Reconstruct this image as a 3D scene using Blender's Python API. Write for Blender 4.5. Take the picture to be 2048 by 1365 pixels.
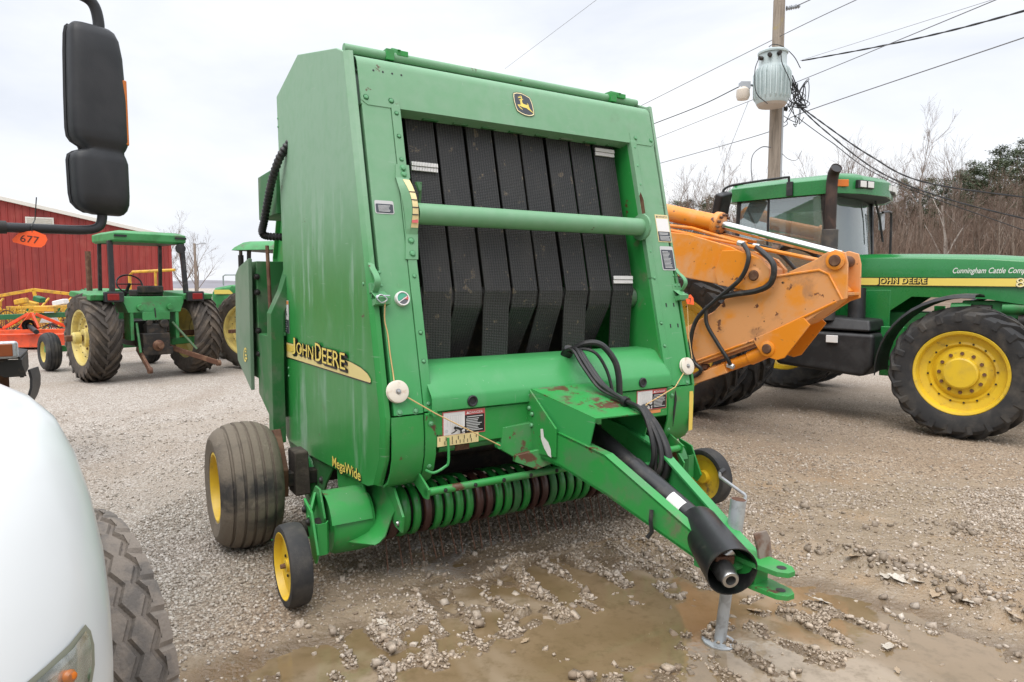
import bpy, bmesh, math, random
import numpy as np
from mathutils import Vector, Matrix
random.seed(7); rng = np.random.default_rng(11)
for o in list(bpy.data.objects): bpy.data.objects.remove(o)
S = bpy.context.scene; COL = S.collection; PI = math.pi; rad = math.radians
# ------------------------------------------------------------------ camera, sky, sun, exposure
cam = bpy.data.objects.new('camera', bpy.data.cameras.new('camera')); COL.objects.link(cam)
cam.data.lens = 24.0; cam.data.sensor_width = 36.0; cam.data.clip_start = 0.02; cam.data.clip_end = 3000
cam.location = (0, 0, 1.65); cam.rotation_euler = (rad(90 - 4.63), 0, 0); S.camera = cam
S.render.resolution_x = 1024; S.render.resolution_y = 682
S.view_settings.view_transform = 'Standard'; S.view_settings.look = 'None'
S.view_settings.exposure = 0.50; S.view_settings.gamma = 1.0; S.view_settings.use_curve_mapping = False
SUN_EL, SUN_AZ = rad(62), rad(205)           # high sun behind the cloud, behind the camera's left shoulder
W = bpy.data.worlds.new('World'); S.world = W; W.use_nodes = True
wn = W.node_tree; wn.nodes.clear(); nl = wn.links
sky = wn.nodes.new('ShaderNodeTexSky'); sky.sky_type = 'NISHITA'; sky.sun_disc = False
sky.sun_elevation = SUN_EL; sky.sun_rotation = SUN_AZ; sky.air_density = 1.0; sky.dust_density = 3.0
tc = wn.nodes.new('ShaderNodeTexCoord')
mp = wn.nodes.new('ShaderNodeMapping'); mp.inputs['Scale'].default_value = (1.0, 1.0, 3.2); mp.inputs['Rotation'].default_value = (0.12, 0.1, 0.5)
nz = wn.nodes.new('ShaderNodeTexNoise'); nz.inputs['Scale'].default_value = 1.7; nz.inputs['Detail'].default_value = 6; nz.inputs['Roughness'].default_value = 0.52
nz.inputs['Distortion'].default_value = 0.4
rp = wn.nodes.new('ShaderNodeValToRGB'); rp.color_ramp.elements[0].position = 0.33; rp.color_ramp.elements[1].position = 0.66
rp.color_ramp.elements[0].color = (0.58, 0.615, 0.685, 1); rp.color_ramp.elements[1].color = (0.81, 0.82, 0.835, 1)
mk = wn.nodes.new('ShaderNodeMixRGB'); mk.blend_type = 'MIX'; mk.inputs[0].default_value = 0.93   # nearly closed cloud over the blue sky
sc = wn.nodes.new('ShaderNodeMixRGB'); sc.blend_type = 'MULTIPLY'; sc.inputs[0].default_value = 1; sc.inputs[2].default_value = (0.11, 0.11, 0.11, 1)
bg = wn.nodes.new('ShaderNodeBackground'); bg.inputs['Strength'].default_value = 1.0
wo = wn.nodes.new('ShaderNodeOutputWorld')
nl.new(tc.outputs['Generated'], mp.inputs['Vector']); nl.new(mp.outputs[0], nz.inputs['Vector']); nl.new(nz.outputs['Fac'], rp.inputs[0])
nl.new(sky.outputs[0], sc.inputs[1]); nl.new(sc.outputs[0], mk.inputs[1]); nl.new(rp.outputs[0], mk.inputs[2])
sx_ = wn.nodes.new('ShaderNodeSeparateXYZ'); nl.new(tc.outputs['Generated'], sx_.inputs[0])   # overcast: brighter towards the zenith
zr_ = wn.nodes.new('ShaderNodeMapRange'); zr_.interpolation_type = 'SMOOTHSTEP'; nl.new(sx_.outputs[2], zr_.inputs[0])
for i_, v_ in ((1, 0.34), (2, 1.0), (3, 1.0), (4, 2.5)): zr_.inputs[i_].default_value = v_
nl.new(zr_.outputs[0], bg.inputs[1]); nl.new(mk.outputs[0], bg.inputs[0]); nl.new(bg.outputs[0], wo.inputs[0])
sun = bpy.data.objects.new('sun', bpy.data.lights.new('sun', 'SUN')); COL.objects.link(sun)
sun.data.energy = 1.5; sun.data.angle = rad(50); sun.data.color = (1.0, 0.965, 0.91)
sd = Vector((math.sin(SUN_AZ) * math.cos(SUN_EL), math.cos(SUN_AZ) * math.cos(SUN_EL), math.sin(SUN_EL)))
sun.rotation_euler = (-sd).to_track_quat('-Z', 'Y').to_euler(); sun.location = (0, -5, 20)

# ------------------------------------------------------------------ helpers
def V(*a): return Vector(a if len(a) > 1 else a[0])
class G:
    """collects faces for ONE mesh object"""
    def __init__(s): s.v = []; s.f = []; s.m = []
    def add(s, vs, fs, mi=0):
        n = len(s.v); s.v += [tuple(p) for p in vs]
        for f in fs: s.f.append([i + n for i in f]); s.m.append(mi)
        return s
    def box(s, c, d, R=None, mi=0):
        c = V(c); h = V(d) / 2
        P = [Vector((x * h.x, y * h.y, z * h.z)) for x in (-1, 1) for y in (-1, 1) for z in (-1, 1)]
        if R is not None: P = [R @ p for p in P]
        return s.add([c + p for p in P], [(0, 1, 3, 2), (4, 6, 7, 5), (0, 4, 5, 1), (2, 3, 7, 6), (0, 2, 6, 4), (1, 5, 7, 3)], mi)
    def hexa(s, P, mi=0):
        """P: bottom ring 4, top ring 4"""
        return s.add(P, [(3, 2, 1, 0), (4, 5, 6, 7), (0, 1, 5, 4), (1, 2, 6, 5), (2, 3, 7, 6), (3, 0, 4, 7)], mi)
    def prism(s, pts, vec, mi=0):
        pts = [V(p) for p in pts]; vec = V(vec); n = len(pts)
        fs = [list(range(n))[::-1], list(range(n, 2 * n))] + [(i, (i + 1) % n, n + (i + 1) % n, n + i) for i in range(n)]
        return s.add(pts + [p + vec for p in pts], fs, mi)
    def bar(s, p0, p1, w, h, up=(0, 0, 1), mi=0):
        p0 = V(p0); p1 = V(p1); d = (p1 - p0).normalized(); up = V(up)
        x = d.cross(up)
        if x.length < 1e-4: x = d.cross(Vector((1, 0, 0)))
        x.normalize(); y = x.cross(d).normalized()
        r = [x * sx * w / 2 + y * sy * h / 2 for sx, sy in ((-1, -1), (1, -1), (1, 1), (-1, 1))]
        return s.hexa([p0 + q for q in r] + [p1 + q for q in r], mi)
    def tube(s, path, r, n=8, cap=True, mi=0):
        path = [V(p) for p in path]; m = len(path)
        rr = r if isinstance(r, (list, tuple)) else [r] * m
        d0 = (path[1] - path[0]).normalized(); x = d0.orthogonal().normalized(); vs = []
        for i, p in enumerate(path):
            d = (path[min(i + 1, m - 1)] - path[max(i - 1, 0)])
            d = d.normalized() if d.length > 1e-9 else d0
            x = (x - d * x.dot(d)); x = x.normalized() if x.length > 1e-6 else d.orthogonal().normalized()
            y = d.cross(x)
            vs += [p + (x * math.cos(2 * PI * k / n) + y * math.sin(2 * PI * k / n)) * rr[i] for k in range(n)]
        fs = [(i * n + k, i * n + (k + 1) % n, (i + 1) * n + (k + 1) % n, (i + 1) * n + k) for i in range(m - 1) for k in range(n)]
        if cap: fs += [list(range(n))[::-1], list(range((m - 1) * n, m * n))]
        return s.add(vs, fs, mi)
    def lathe(s, prof, c=(0, 0, 0), ax=(0, 1, 0), n=32, mi=0, a0=0, a1=2 * PI):
        """prof: list of (radius, distance along axis)"""
        c = V(c); ax = V(ax).normalized(); x = ax.orthogonal().normalized(); y = ax.cross(x); full = abs(a1 - a0 - 2 * PI) < 1e-6
        k = n if full else n + 1; vs = []
        for r, t in prof:
            for i in range(k):
                a = a0 + (a1 - a0) * i / n
                vs.append(c + ax * t + (x * math.cos(a) + y * math.sin(a)) * r)
        fs = []
        for j in range(len(prof) - 1):
            for i in range(n):
                i2 = (i + 1) % k
                fs.append((j * k + i, j * k + i2, (j + 1) * k + i2, (j + 1) * k + i))
        return s.add(vs, fs, mi)
    def cyl(s, p0, p1, r, n=16, mi=0): return s.tube([p0, p1], r, n, True, mi)
    def sheet(s, rows, mi=0):
        """rows of points"""
        n = len(rows[0]); vs = [p for r in rows for p in r]
        return s.add(vs, [(i * n + j, i * n + j + 1, (i + 1) * n + j + 1, (i + 1) * n + j) for i in range(len(rows) - 1) for j in range(n - 1)], mi)
    def build(s, name, mats, parent=None, bev=0, solid=0, ang=34, smooth=True, loc=None, rot=None, sub=0, fix=True):
        me = bpy.data.meshes.new(name); me.from_pydata(s.v, [], s.f)
        mats = mats if isinstance(mats, (list, tuple)) else [mats]
        for m in mats: me.materials.append(m)
        if len(mats) > 1: me.polygons.foreach_set('material_index', s.m)
        if fix:
            b = bmesh.new(); b.from_mesh(me); bmesh.ops.remove_doubles(b, verts=b.verts, dist=1e-5); bmesh.ops.recalc_face_normals(b, faces=b.faces); b.to_mesh(me); b.free()
        return link(name, me, parent, bev, solid, ang, smooth, loc, rot, sub)
def link(name, me, parent=None, bev=0, solid=0, ang=34, smooth=True, loc=None, rot=None, sub=0):
    if smooth:
        me.polygons.foreach_set('use_smooth', [True] * len(me.polygons)); me.set_sharp_from_angle(angle=rad(ang))
    o = bpy.data.objects.new(name, me); COL.objects.link(o)
    if parent is not None: o.parent = parent
    if loc is not None: o.location = loc
    if rot is not None: o.rotation_euler = rot
    if solid:
        m = o.modifiers.new('solid', 'SOLIDIFY'); m.thickness = abs(solid); m.offset = -1 if solid > 0 else 1
        if not bev: m = o.modifiers.new('split', 'EDGE_SPLIT'); m.split_angle = rad(ang)
    if sub:
        m = o.modifiers.new('sub', 'SUBSURF'); m.levels = sub; m.render_levels = sub
    if bev:
        m = o.modifiers.new('bev', 'BEVEL'); m.width = bev; m.segments = 2; m.limit_method = 'ANGLE'; m.angle_limit = rad(40); m.harden_normals = True
    return o
def tag(o, label, cat=None, group=None, kind=None):
    o['label'] = label
    if cat: o['category'] = cat
    if group: o['group'] = group
    if kind: o['kind'] = kind
    return o
def struct(o, label=None):
    o['kind'] = 'structure'
    if label: o['label'] = label
    return o
def empty(name, loc=(0, 0, 0), rz=0, label=None, cat=None, group=None):
    o = bpy.data.objects.new(name, None); COL.objects.link(o); o.location = loc; o.rotation_euler = (0, 0, rz); o.empty_display_size = 0.2
    if label: tag(o, label, cat, group)
    return o
def copy_tree(o, parent=None):
    c = o.copy(); COL.objects.link(c); c.parent = parent
    for ch in list(o.children): copy_tree(ch, c)
    return c
def spline(pts, k=8):
    P = [V(p) for p in pts]; P = [P[0] * 2 - P[1]] + P + [P[-1] * 2 - P[-2]]; out = []
    for i in range(1, len(P) - 2):
        a, b, c, d = P[i - 1:i + 3]
        for j in range(k):
            t = j / k
            out.append(0.5 * ((2 * b) + (c - a) * t + (2 * a - 5 * b + 4 * c - d) * t * t + (3 * b - a - 3 * c + d) * t ** 3))
    return out + [P[-2]]
def text2d(s, size=1.0, shear=0, sx=1.0, off=0, align='LEFT', space=1.0):
    cu = bpy.data.curves.new('t', 'FONT'); cu.body = s; cu.size = size; cu.shear = shear; cu.align_x = align; cu.offset = off; cu.space_character = space
    cu.resolution_u = 3
    o = bpy.data.objects.new('t', cu); COL.objects.link(o); bpy.context.view_layer.update()
    me = bpy.data.meshes.new_from_object(o)
    vs = [(v.co.x * sx, v.co.y) for v in me.vertices]; fs = [list(p.vertices) for p in me.polygons]
    bpy.data.objects.remove(o); bpy.data.curves.remove(cu); bpy.data.meshes.remove(me)
    return vs, fs
def decal(name, parent, org, ex, ey, items, mats, lift=0.002, step=0.0007, label=None):
    """flat printed sticker; items (kind, ...) in the sticker's own plane, each layer a hair above the last"""
    org = V(org); ex = V(ex).normalized(); ey = V(ey).normalized(); nn = ex.cross(ey); g = G(); L = lift; used = []
    def mi(k):
        if k not in used: used.append(k)
        return used.index(k)
    for it in items:
        k = it[0]; m = mi(it[-1])
        if k == 'rect':
            x0, y0, x1, y1 = it[1:5]; pts = [(x0, y0), (x1, y0), (x1, y1), (x0, y1)]; fs = [(0, 1, 2, 3)]
        elif k == 'rrect':
            x0, y0, x1, y1, r = it[1:6]; pts = []
            for cx, cy, a in ((x1 - r, y0 + r, -90), (x1 - r, y1 - r, 0), (x0 + r, y1 - r, 90), (x0 + r, y0 + r, 180)):
                pts += [(cx + r * math.cos(rad(a + t)), cy + r * math.sin(rad(a + t))) for t in (0, 30, 60, 90)]
            fs = [list(range(len(pts)))]
        elif k == 'poly': pts = it[1]; fs = [list(range(len(pts)))]
        elif k == 'disc':
            cx, cy, r = it[1:4]; pts = [(cx + r * math.cos(a * PI / 16), cy + r * math.sin(a * PI / 16)) for a in range(32)]; fs = [list(range(32))]
        elif k == 'fit':      # lettering stretched to the box x0..x1, y0..y1
            p0, _ = text2d(it[1], 1.0, **it[6].get('t', {})); xa, xb = min(p[0] for p in p0), max(p[0] for p in p0); ya, yb = min(p[1] for p in p0), max(p[1] for p in p0)
            pts, fs = text2d(it[1], 1.0, off=it[6].get('off', 0), **it[6].get('t', {})); x0, x1, y0, y1 = it[2:6]
            pts = [(x0 + (x - xa) / (xb - xa) * (x1 - x0), y0 + (y - ya) / (yb - ya) * (y1 - y0)) for x, y in pts]
        elif k == 'text':
            pts, fs = text2d(it[1], it[4], **it[5]); pts = [(x + it[2], y + it[3]) for x, y in pts]
        g.add([org + ex * x + ey * y + nn * L for x, y in pts], fs, m); L += step
    o = g.build(name, [mats[k] for k in used], parent, smooth=False, fix=False)
    if label: o['label'] = label
    return o
# ------------------------------------------------------------------ materials
def nodes(name):
    m = bpy.data.materials.new(name); m.use_nodes = True; t = m.node_tree; b = t.nodes['Principled BSDF']; return m, t, b
def rgba(c): return (c[0], c[1], c[2], 1)
def mathn(t, op, a, b=None, clamp=False):
    n = t.nodes.new('ShaderNodeMath'); n.operation = op; n.use_clamp = clamp
    for i, x in enumerate((a, b)):
        if x is None: continue
        if isinstance(x, (int, float)): n.inputs[i].default_value = x
        else: t.links.new(x, n.inputs[i])
    return n.outputs[0]
def ramp(t, src, lo, hi):
    n = t.nodes.new('ShaderNodeMapRange'); n.inputs[1].default_value = lo; n.inputs[2].default_value = hi; t.links.new(src, n.inputs[0]); n.interpolation_type = 'SMOOTHSTEP'; return n.outputs[0]
def noise(t, vec, scale, detail=4, rough=0.55, dist=0):
    n = t.nodes.new('ShaderNodeTexNoise'); n.inputs['Scale'].default_value = scale; n.inputs['Detail'].default_value = detail; n.inputs['Roughness'].default_value = rough; n.inputs['Distortion'].default_value = dist
    t.links.new(vec, n.inputs['Vector']); return n.outputs['Fac']
def mix(t, fac, a, b, mode='MIX'):
    n = t.nodes.new('ShaderNodeMixRGB'); n.blend_type = mode
    for i, x in enumerate((fac, a, b)):
        if isinstance(x, (int, float)): n.inputs[i].default_value = x
        elif isinstance(x, tuple): n.inputs[i].default_value = rgba(x)
        else: t.links.new(x, n.inputs[i])
    return n.outputs[0]
def coords(t, scale=(1, 1, 1)):
    n = t.nodes.new('ShaderNodeTexCoord'); m = t.nodes.new('ShaderNodeMapping'); m.inputs['Scale'].default_value = scale; t.links.new(n.outputs['Object'], m.inputs[0]); return m.outputs[0]
def bumpn(t, b, h, dist, strength=1.0):
    n = t.nodes.new('ShaderNodeBump'); n.inputs['Distance'].default_value = dist; n.inputs['Strength'].default_value = strength; t.links.new(h, n.inputs['Height']); t.links.new(n.outputs[0], b.inputs['Normal']); return n
def mat(name, col, rough=0.5, metal=0.0, col2=None, nsc=6, lo=0.45, hi=0.65, st=(1, 1, 1), bump=0, bsc=60, coat=0, spots=None, spec=0.5, rvar=0.12):
    """col2: second real colour of the surface (fading, dust, dirt); spots: (colour, scale, lo, hi) chips, rust or mud"""
    m, t, b = nodes(name); c = coords(t); cs = coords(t, st)
    out = None
    if col2 is not None: out = mix(t, ramp(t, noise(t, cs, nsc, 6, 0.6, 0.3), lo, hi), col, col2)
    if spots:
        for sp in (spots if isinstance(spots, list) else [spots]):
            out = mix(t, ramp(t, noise(t, c, sp[1], 7, 0.62, 0.2), sp[2], sp[3]), out if out is not None else col, sp[0])
    if out is None: b.inputs['Base Color'].default_value = rgba(col)
    else: t.links.new(out, b.inputs['Base Color'])
    b.inputs['Metallic'].default_value = metal; b.inputs['Specular IOR Level'].default_value = spec
    if rvar: t.links.new(mathn(t, 'ADD', rough - rvar / 2, mathn(t, 'MULTIPLY', noise(t, c, 9, 4), rvar), True), b.inputs['Roughness'])
    else: b.inputs['Roughness'].default_value = rough
    if coat: b.inputs['Coat Weight'].default_value = coat; b.inputs['Coat Roughness'].default_value = 0.12
    if bump: bumpn(t, b, noise(t, c, bsc, 5), bump)
    return m
GRN = (0.026, 0.235, 0.048)
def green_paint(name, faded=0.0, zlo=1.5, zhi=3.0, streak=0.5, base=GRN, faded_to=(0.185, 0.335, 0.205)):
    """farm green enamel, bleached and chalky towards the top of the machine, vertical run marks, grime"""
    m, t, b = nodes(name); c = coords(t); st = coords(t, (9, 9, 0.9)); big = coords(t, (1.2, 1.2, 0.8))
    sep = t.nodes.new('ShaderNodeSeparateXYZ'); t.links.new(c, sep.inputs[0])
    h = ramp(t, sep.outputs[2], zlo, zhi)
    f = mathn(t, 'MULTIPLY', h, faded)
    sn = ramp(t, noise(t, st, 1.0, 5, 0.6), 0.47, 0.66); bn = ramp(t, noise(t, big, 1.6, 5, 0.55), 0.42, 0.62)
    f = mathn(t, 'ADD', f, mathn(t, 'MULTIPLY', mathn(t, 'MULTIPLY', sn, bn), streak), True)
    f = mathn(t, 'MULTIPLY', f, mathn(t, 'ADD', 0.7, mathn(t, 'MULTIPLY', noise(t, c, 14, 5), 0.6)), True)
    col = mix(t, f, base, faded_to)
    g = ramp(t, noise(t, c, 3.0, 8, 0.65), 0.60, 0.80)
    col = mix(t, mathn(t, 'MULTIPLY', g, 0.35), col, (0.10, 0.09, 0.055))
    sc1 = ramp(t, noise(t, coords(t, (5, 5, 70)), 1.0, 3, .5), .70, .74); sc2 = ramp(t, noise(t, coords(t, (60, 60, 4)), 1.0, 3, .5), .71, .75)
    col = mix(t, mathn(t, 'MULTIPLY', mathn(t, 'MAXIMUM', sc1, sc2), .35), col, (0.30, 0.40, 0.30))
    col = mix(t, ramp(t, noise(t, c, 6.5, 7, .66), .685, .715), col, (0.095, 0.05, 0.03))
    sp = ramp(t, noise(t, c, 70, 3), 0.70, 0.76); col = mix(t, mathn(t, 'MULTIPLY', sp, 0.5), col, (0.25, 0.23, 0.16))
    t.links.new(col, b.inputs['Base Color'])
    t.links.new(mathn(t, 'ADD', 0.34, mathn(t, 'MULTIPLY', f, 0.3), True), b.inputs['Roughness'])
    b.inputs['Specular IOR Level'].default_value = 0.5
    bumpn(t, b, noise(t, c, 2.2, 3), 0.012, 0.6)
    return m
RUST = (0.10, 0.042, 0.022)
M = {}
M['green_bolt'] = mat('green_bolt', (0.12, 0.33, 0.16), .45, col2=(0.05, 0.25, 0.08), nsc=30)
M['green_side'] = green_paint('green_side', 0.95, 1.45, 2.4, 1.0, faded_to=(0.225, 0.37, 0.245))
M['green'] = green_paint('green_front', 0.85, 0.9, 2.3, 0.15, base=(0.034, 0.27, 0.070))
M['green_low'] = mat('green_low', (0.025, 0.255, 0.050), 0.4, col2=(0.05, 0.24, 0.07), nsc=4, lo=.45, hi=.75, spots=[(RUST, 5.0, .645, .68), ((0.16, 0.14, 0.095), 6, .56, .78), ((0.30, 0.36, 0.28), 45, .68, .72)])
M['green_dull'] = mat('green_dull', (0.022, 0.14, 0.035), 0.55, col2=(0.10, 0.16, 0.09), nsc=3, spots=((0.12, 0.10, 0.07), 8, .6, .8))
M['green_sage'] = mat('green_sage', (0.165, 0.235, 0.16), 0.6, col2=(0.12, 0.21, 0.125), nsc=2.2)
M['green_rust'] = mat('green_rust', (0.025, 0.255, 0.050), 0.42, col2=(0.055, 0.22, 0.07), nsc=5, spots=[(RUST, 4.5, .61, .645), ((0.15, 0.13, 0.09), 6, .55, .78), ((0.30, 0.36, 0.28), 45, .68, .72)])
M['green_band'] = mat('green_band', (0.016, 0.21, 0.035), 0.3, col2=(0.03, 0.13, 0.03), nsc=7, spots=((0.06, 0.03, 0.02), 5, .62, .74))
M['maroon'] = mat('maroon_band', (0.040, 0.014, 0.012), 0.38, col2=(0.075, 0.03, 0.02), nsc=7)
M['tractor_green'] = mat('tractor_green', (0.014, 0.185, 0.040), 0.28, col2=(0.02, 0.19, 0.05), nsc=2, coat=0.35)
M['tractor_green_old'] = mat('tractor_green_old', (0.045, 0.25, 0.075), 0.5, col2=(0.03, 0.19, 0.05), nsc=3, spots=((0.085, 0.07, 0.045), 5, .52, .74))
M['yellow'] = mat('yellow_paint', (0.70, 0.47, 0.025), 0.42, col2=(0.60, 0.40, 0.04), nsc=5, spots=[((0.14, 0.105, 0.06), 9, .60, .76)])
M['yellow_old'] = mat('yellow_old', (0.62, 0.50, 0.16), 0.55, col2=(0.45, 0.36, 0.13), nsc=5, spots=(RUST, 7, .62, .72))
M['hood_rust'] = mat('hood_rust', (0.03, 0.27, 0.06), 0.42, col2=(0.06, 0.25, 0.08), nsc=5, spots=[(RUST, 3.6, .535, .575), ((0.13, 0.10, 0.07), 7, .54, .70)])
M['tyre'] = mat('tyre_rubber', (0.022, 0.022, 0.023), 0.78, col2=(0.075, 0.066, 0.055), nsc=5, lo=.4, hi=.75, bump=0.002, bsc=120)
M['tyre_mud'] = mat('tyre_muddy', (0.165, 0.135, 0.102), 0.85, col2=(0.035, 0.032, 0.030), nsc=4.5, lo=.50, hi=.72, st=(1, .35, 1), bump=0.004, bsc=60, spots=((0.21, 0.175, 0.135), 14, .58, .75))
M['tyre_dust'] = mat('tyre_dusty', (0.205, 0.172, 0.142), 0.9, col2=(0.125, 0.11, 0.097), nsc=11, bump=0.003, bsc=110, spots=((0.085, 0.075, 0.07), 18, .62, .74))
M['tyre_brown'] = mat('tyre_brown', (0.055, 0.045, 0.037), 0.85, col2=(0.11, 0.085, 0.063), nsc=3.5, bump=0.003, bsc=60)
M['black'] = mat('black_plastic', (0.012, 0.012, 0.013), 0.5, col2=(0.028, 0.028, 0.029), nsc=4, spots=((0.10, 0.10, 0.10), 40, .72, .78), bump=0.0008, bsc=240)
M['mirror_black'] = mat('mirror_black', (0.012, 0.013, 0.015), 0.52, col2=(0.022, 0.022, 0.024), nsc=3, bump=0.0006, bsc=300)
M['blackpaint'] = mat('black_paint', (0.013, 0.013, 0.014), 0.36, col2=(0.055, 0.048, 0.042), nsc=9, lo=.5, hi=.72, spots=((0.22, 0.19, 0.16), 22, .70, .76))
M['dark'] = mat('dark_steel', (0.022, 0.020, 0.018), 0.6, 0.3, col2=(0.06, 0.045, 0.032), nsc=8)
M['hose'] = mat('hose_rubber', (0.014, 0.014, 0.014), 0.45, col2=(0.055, 0.048, 0.042), nsc=9, lo=.52, hi=.74)
M['rust'] = mat('rusty_steel', RUST, 0.75, col2=(0.17, 0.09, 0.05), nsc=9, bump=0.002, bsc=80)
M['steel'] = mat('bright_steel', (0.45, 0.45, 0.44), 0.3, 0.9, col2=(0.25, 0.24, 0.22), nsc=12)
M['zinc'] = mat('zinc_steel', (0.50, 0.53, 0.55), 0.45, 0.55, col2=(0.36, 0.37, 0.38), nsc=16)
M['chrome'] = mat('chrome_rod', (0.72, 0.72, 0.70), 0.12, 1.0, rvar=0.05)
M['orange'] = mat('orange_paint', (0.72, 0.235, 0.012), 0.42, col2=(0.66, 0.30, 0.12), nsc=1.6, lo=.46, hi=.6, spots=[((0.13, 0.05, 0.03), 6.5, .635, .665), ((0.25, 0.12, 0.05), 14, .62, .72)])
M['orange_faded'] = mat('orange_faded', (0.66, 0.30, 0.115), 0.5, col2=(0.72, 0.25, 0.02), nsc=2.2, lo=.48, hi=.66, spots=[((0.13, 0.045, 0.025), 6, .63, .655), ((0.05, 0.03, 0.02), 13, .655, .69), ((0.42, 0.20, 0.09), 3, .55, .72)])
M['redorange'] = mat('tiller_orange', (0.75, 0.085, 0.018), 0.4, col2=(0.55, 0.07, 0.02), nsc=4)
M['impl_yellow'] = mat('implement_yellow', (0.65, 0.36, 0.03), 0.5, col2=(0.42, 0.24, 0.04), nsc=5, spots=(RUST, 6, .62, .7))
M['impl_green'] = mat('implement_green', (0.012, 0.13, 0.045), 0.45, col2=(0.03, 0.15, 0.06), nsc=4)
M['white'] = mat('truck_white', (0.56, 0.575, 0.57), 0.3, col2=(0.53, 0.545, 0.535), nsc=1.5, coat=0.25, rvar=0.05)
M['pulley'] = mat('pulley_cream', (0.66, 0.60, 0.50), 0.5, col2=(0.48, 0.36, 0.26), nsc=14, lo=.55, hi=.75)
M['twine'] = mat('twine', (0.56, 0.37, 0.16), 0.9)
M['barn_red'] = mat('barn_red', (0.30, 0.036, 0.029), 0.5, col2=(0.235, 0.03, 0.026), nsc=1.1, st=(1.5, 1, .25), spots=((0.33, 0.06, 0.045), 1.4, .52, .7))
M['barn_trim'] = mat('barn_trim', (0.68, 0.66, 0.60), 0.5)
M['wood'] = mat('pole_wood', (0.30, 0.25, 0.20), 0.85, col2=(0.20, 0.165, 0.13), nsc=3, st=(9, 9, .5), bump=0.006, bsc=20, spots=((0.36, 0.28, 0.07), 2.0, .60, .72))
M['trans'] = mat('transformer_grey', (0.46, 0.53, 0.53), 0.45, col2=(0.40, 0.47, 0.47), nsc=3)
M['trans_base'] = mat('transformer_base', (0.45, 0.38, 0.32), 0.6)
M['wire'] = mat('cable_black', (0.016, 0.016, 0.017), 0.6)
M['wire_grey'] = mat('cable_grey', (0.16, 0.16, 0.17), 0.5, 0.3)
M['galv'] = mat('galvanised', (0.42, 0.44, 0.46), 0.45, 0.6)
M['tagorange'] = mat('tag_orange', (0.85, 0.10, 0.012), 0.5, rvar=0)
for k, c, r in (('d_white', (0.72, 0.70, 0.68), .45), ('d_black', (0.012, 0.012, 0.013), .4), ('d_red', (0.55, 0.10, 0.10), .45), ('d_yellow', (0.72, 0.52, 0.10), .4), ('d_cream', (0.74, 0.60, 0.30), .5),
                ('d_orange', (0.68, 0.25, 0.08), .45), ('d_navy', (0.050, 0.055, 0.068), .4), ('d_green', (0.07, 0.36, 0.22), .4), ('d_grey', (0.10, 0.10, 0.11), .5), ('d_lgrey', (0.50, 0.50, 0.49), .5),
                ('d_gold', (0.80, 0.62, 0.13), .45), ('d_pale', (0.74, 0.60, 0.24), .45), ('amber', (0.62, 0.16, 0.012), .25), ('redlens', (0.22, 0.012, 0.012), .25), ('ink', (0.05, 0.015, 0.01), .5), ('d_gold_out', (0.84, 0.74, 0.42), .45)):
    M[k] = mat(k, c, r, rvar=0)
def belt_mat():
    m, t, b = nodes('belt_rubber'); c = coords(t); s = t.nodes.new('ShaderNodeSeparateXYZ'); t.links.new(c, s.inputs[0])
    kx, kz = 2 * PI / 0.034, 2 * PI / 0.019
    a = mathn(t, 'SINE', mathn(t, 'ADD', mathn(t, 'MULTIPLY', s.outputs[0], kx), mathn(t, 'MULTIPLY', s.outputs[2], kz)))
    d = mathn(t, 'SINE', mathn(t, 'SUBTRACT', mathn(t, 'MULTIPLY', s.outputs[0], kx), mathn(t, 'MULTIPLY', s.outputs[2], kz)))
    h = mathn(t, 'MULTIPLY', a, d); hh = ramp(t, h, -0.35, 0.35)
    col = mix(t, ramp(t, noise(t, c, 5, 6), .4, .75), (0.008, 0.008, 0.009), (0.018, 0.017, 0.016))
    col = mix(t, mathn(t, 'MULTIPLY', ramp(t, noise(t, c, 17, 4, .6), .635, .67), .6), col, (0.20, 0.15, 0.09))
    col = mix(t, mathn(t, 'MULTIPLY', ramp(t, noise(t, coords(t, (2.5, 2.5, .8)), 2.0, 6), .50, .72), .45), col, (0.060, 0.054, 0.047))
    col = mix(t, mathn(t, 'MULTIPLY', hh, .8), col, (0.043, 0.041, 0.039))  # diamond tops paler, grooves darker: groove shade put into the colour
    t.links.new(col, b.inputs['Base Color']); b.inputs['Roughness'].default_value = 0.5
    bumpn(t, b, hh, 0.006, 1.0); return m
M['belt'] = belt_mat()
def glass_mat(name, tint, gl=0.16, dust=0.0):
    m = bpy.data.materials.new(name); m.use_nodes = True; t = m.node_tree; t.nodes.clear()
    o = t.nodes.new('ShaderNodeOutputMaterial'); mx = t.nodes.new('ShaderNodeMixShader'); tr = t.nodes.new('ShaderNodeBsdfTransparent'); g = t.nodes.new('ShaderNodeBsdfGlossy')
    fr = t.nodes.new('ShaderNodeFresnel'); fr.inputs[0].default_value = 1.5
    tr.inputs[0].default_value = rgba(tint); g.inputs['Roughness'].default_value = 0.02; g.inputs[0].default_value = (0.95, 0.97, 0.97, 1)
    t.links.new(mathn(t, 'ADD', fr.outputs[0], gl, True), mx.inputs[0]); t.links.new(tr.outputs[0], mx.inputs[1]); t.links.new(g.outputs[0], mx.inputs[2])
    df = t.nodes.new('ShaderNodeBsdfDiffuse'); df.inputs[0].default_value = (0.36, 0.42, 0.41, 1); m2 = t.nodes.new('ShaderNodeMixShader'); m2.inputs[0].default_value = dust   # dust film, its pale teal also painting in reflected sky
    t.links.new(mx.outputs[0], m2.inputs[1]); t.links.new(df.outputs[0], m2.inputs[2]); t.links.new(m2.outputs[0], o.inputs[0]); return m
M['glass'] = glass_mat('cab_glass', (0.90, 0.96, 0.95), 0.16, 0.13)
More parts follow.
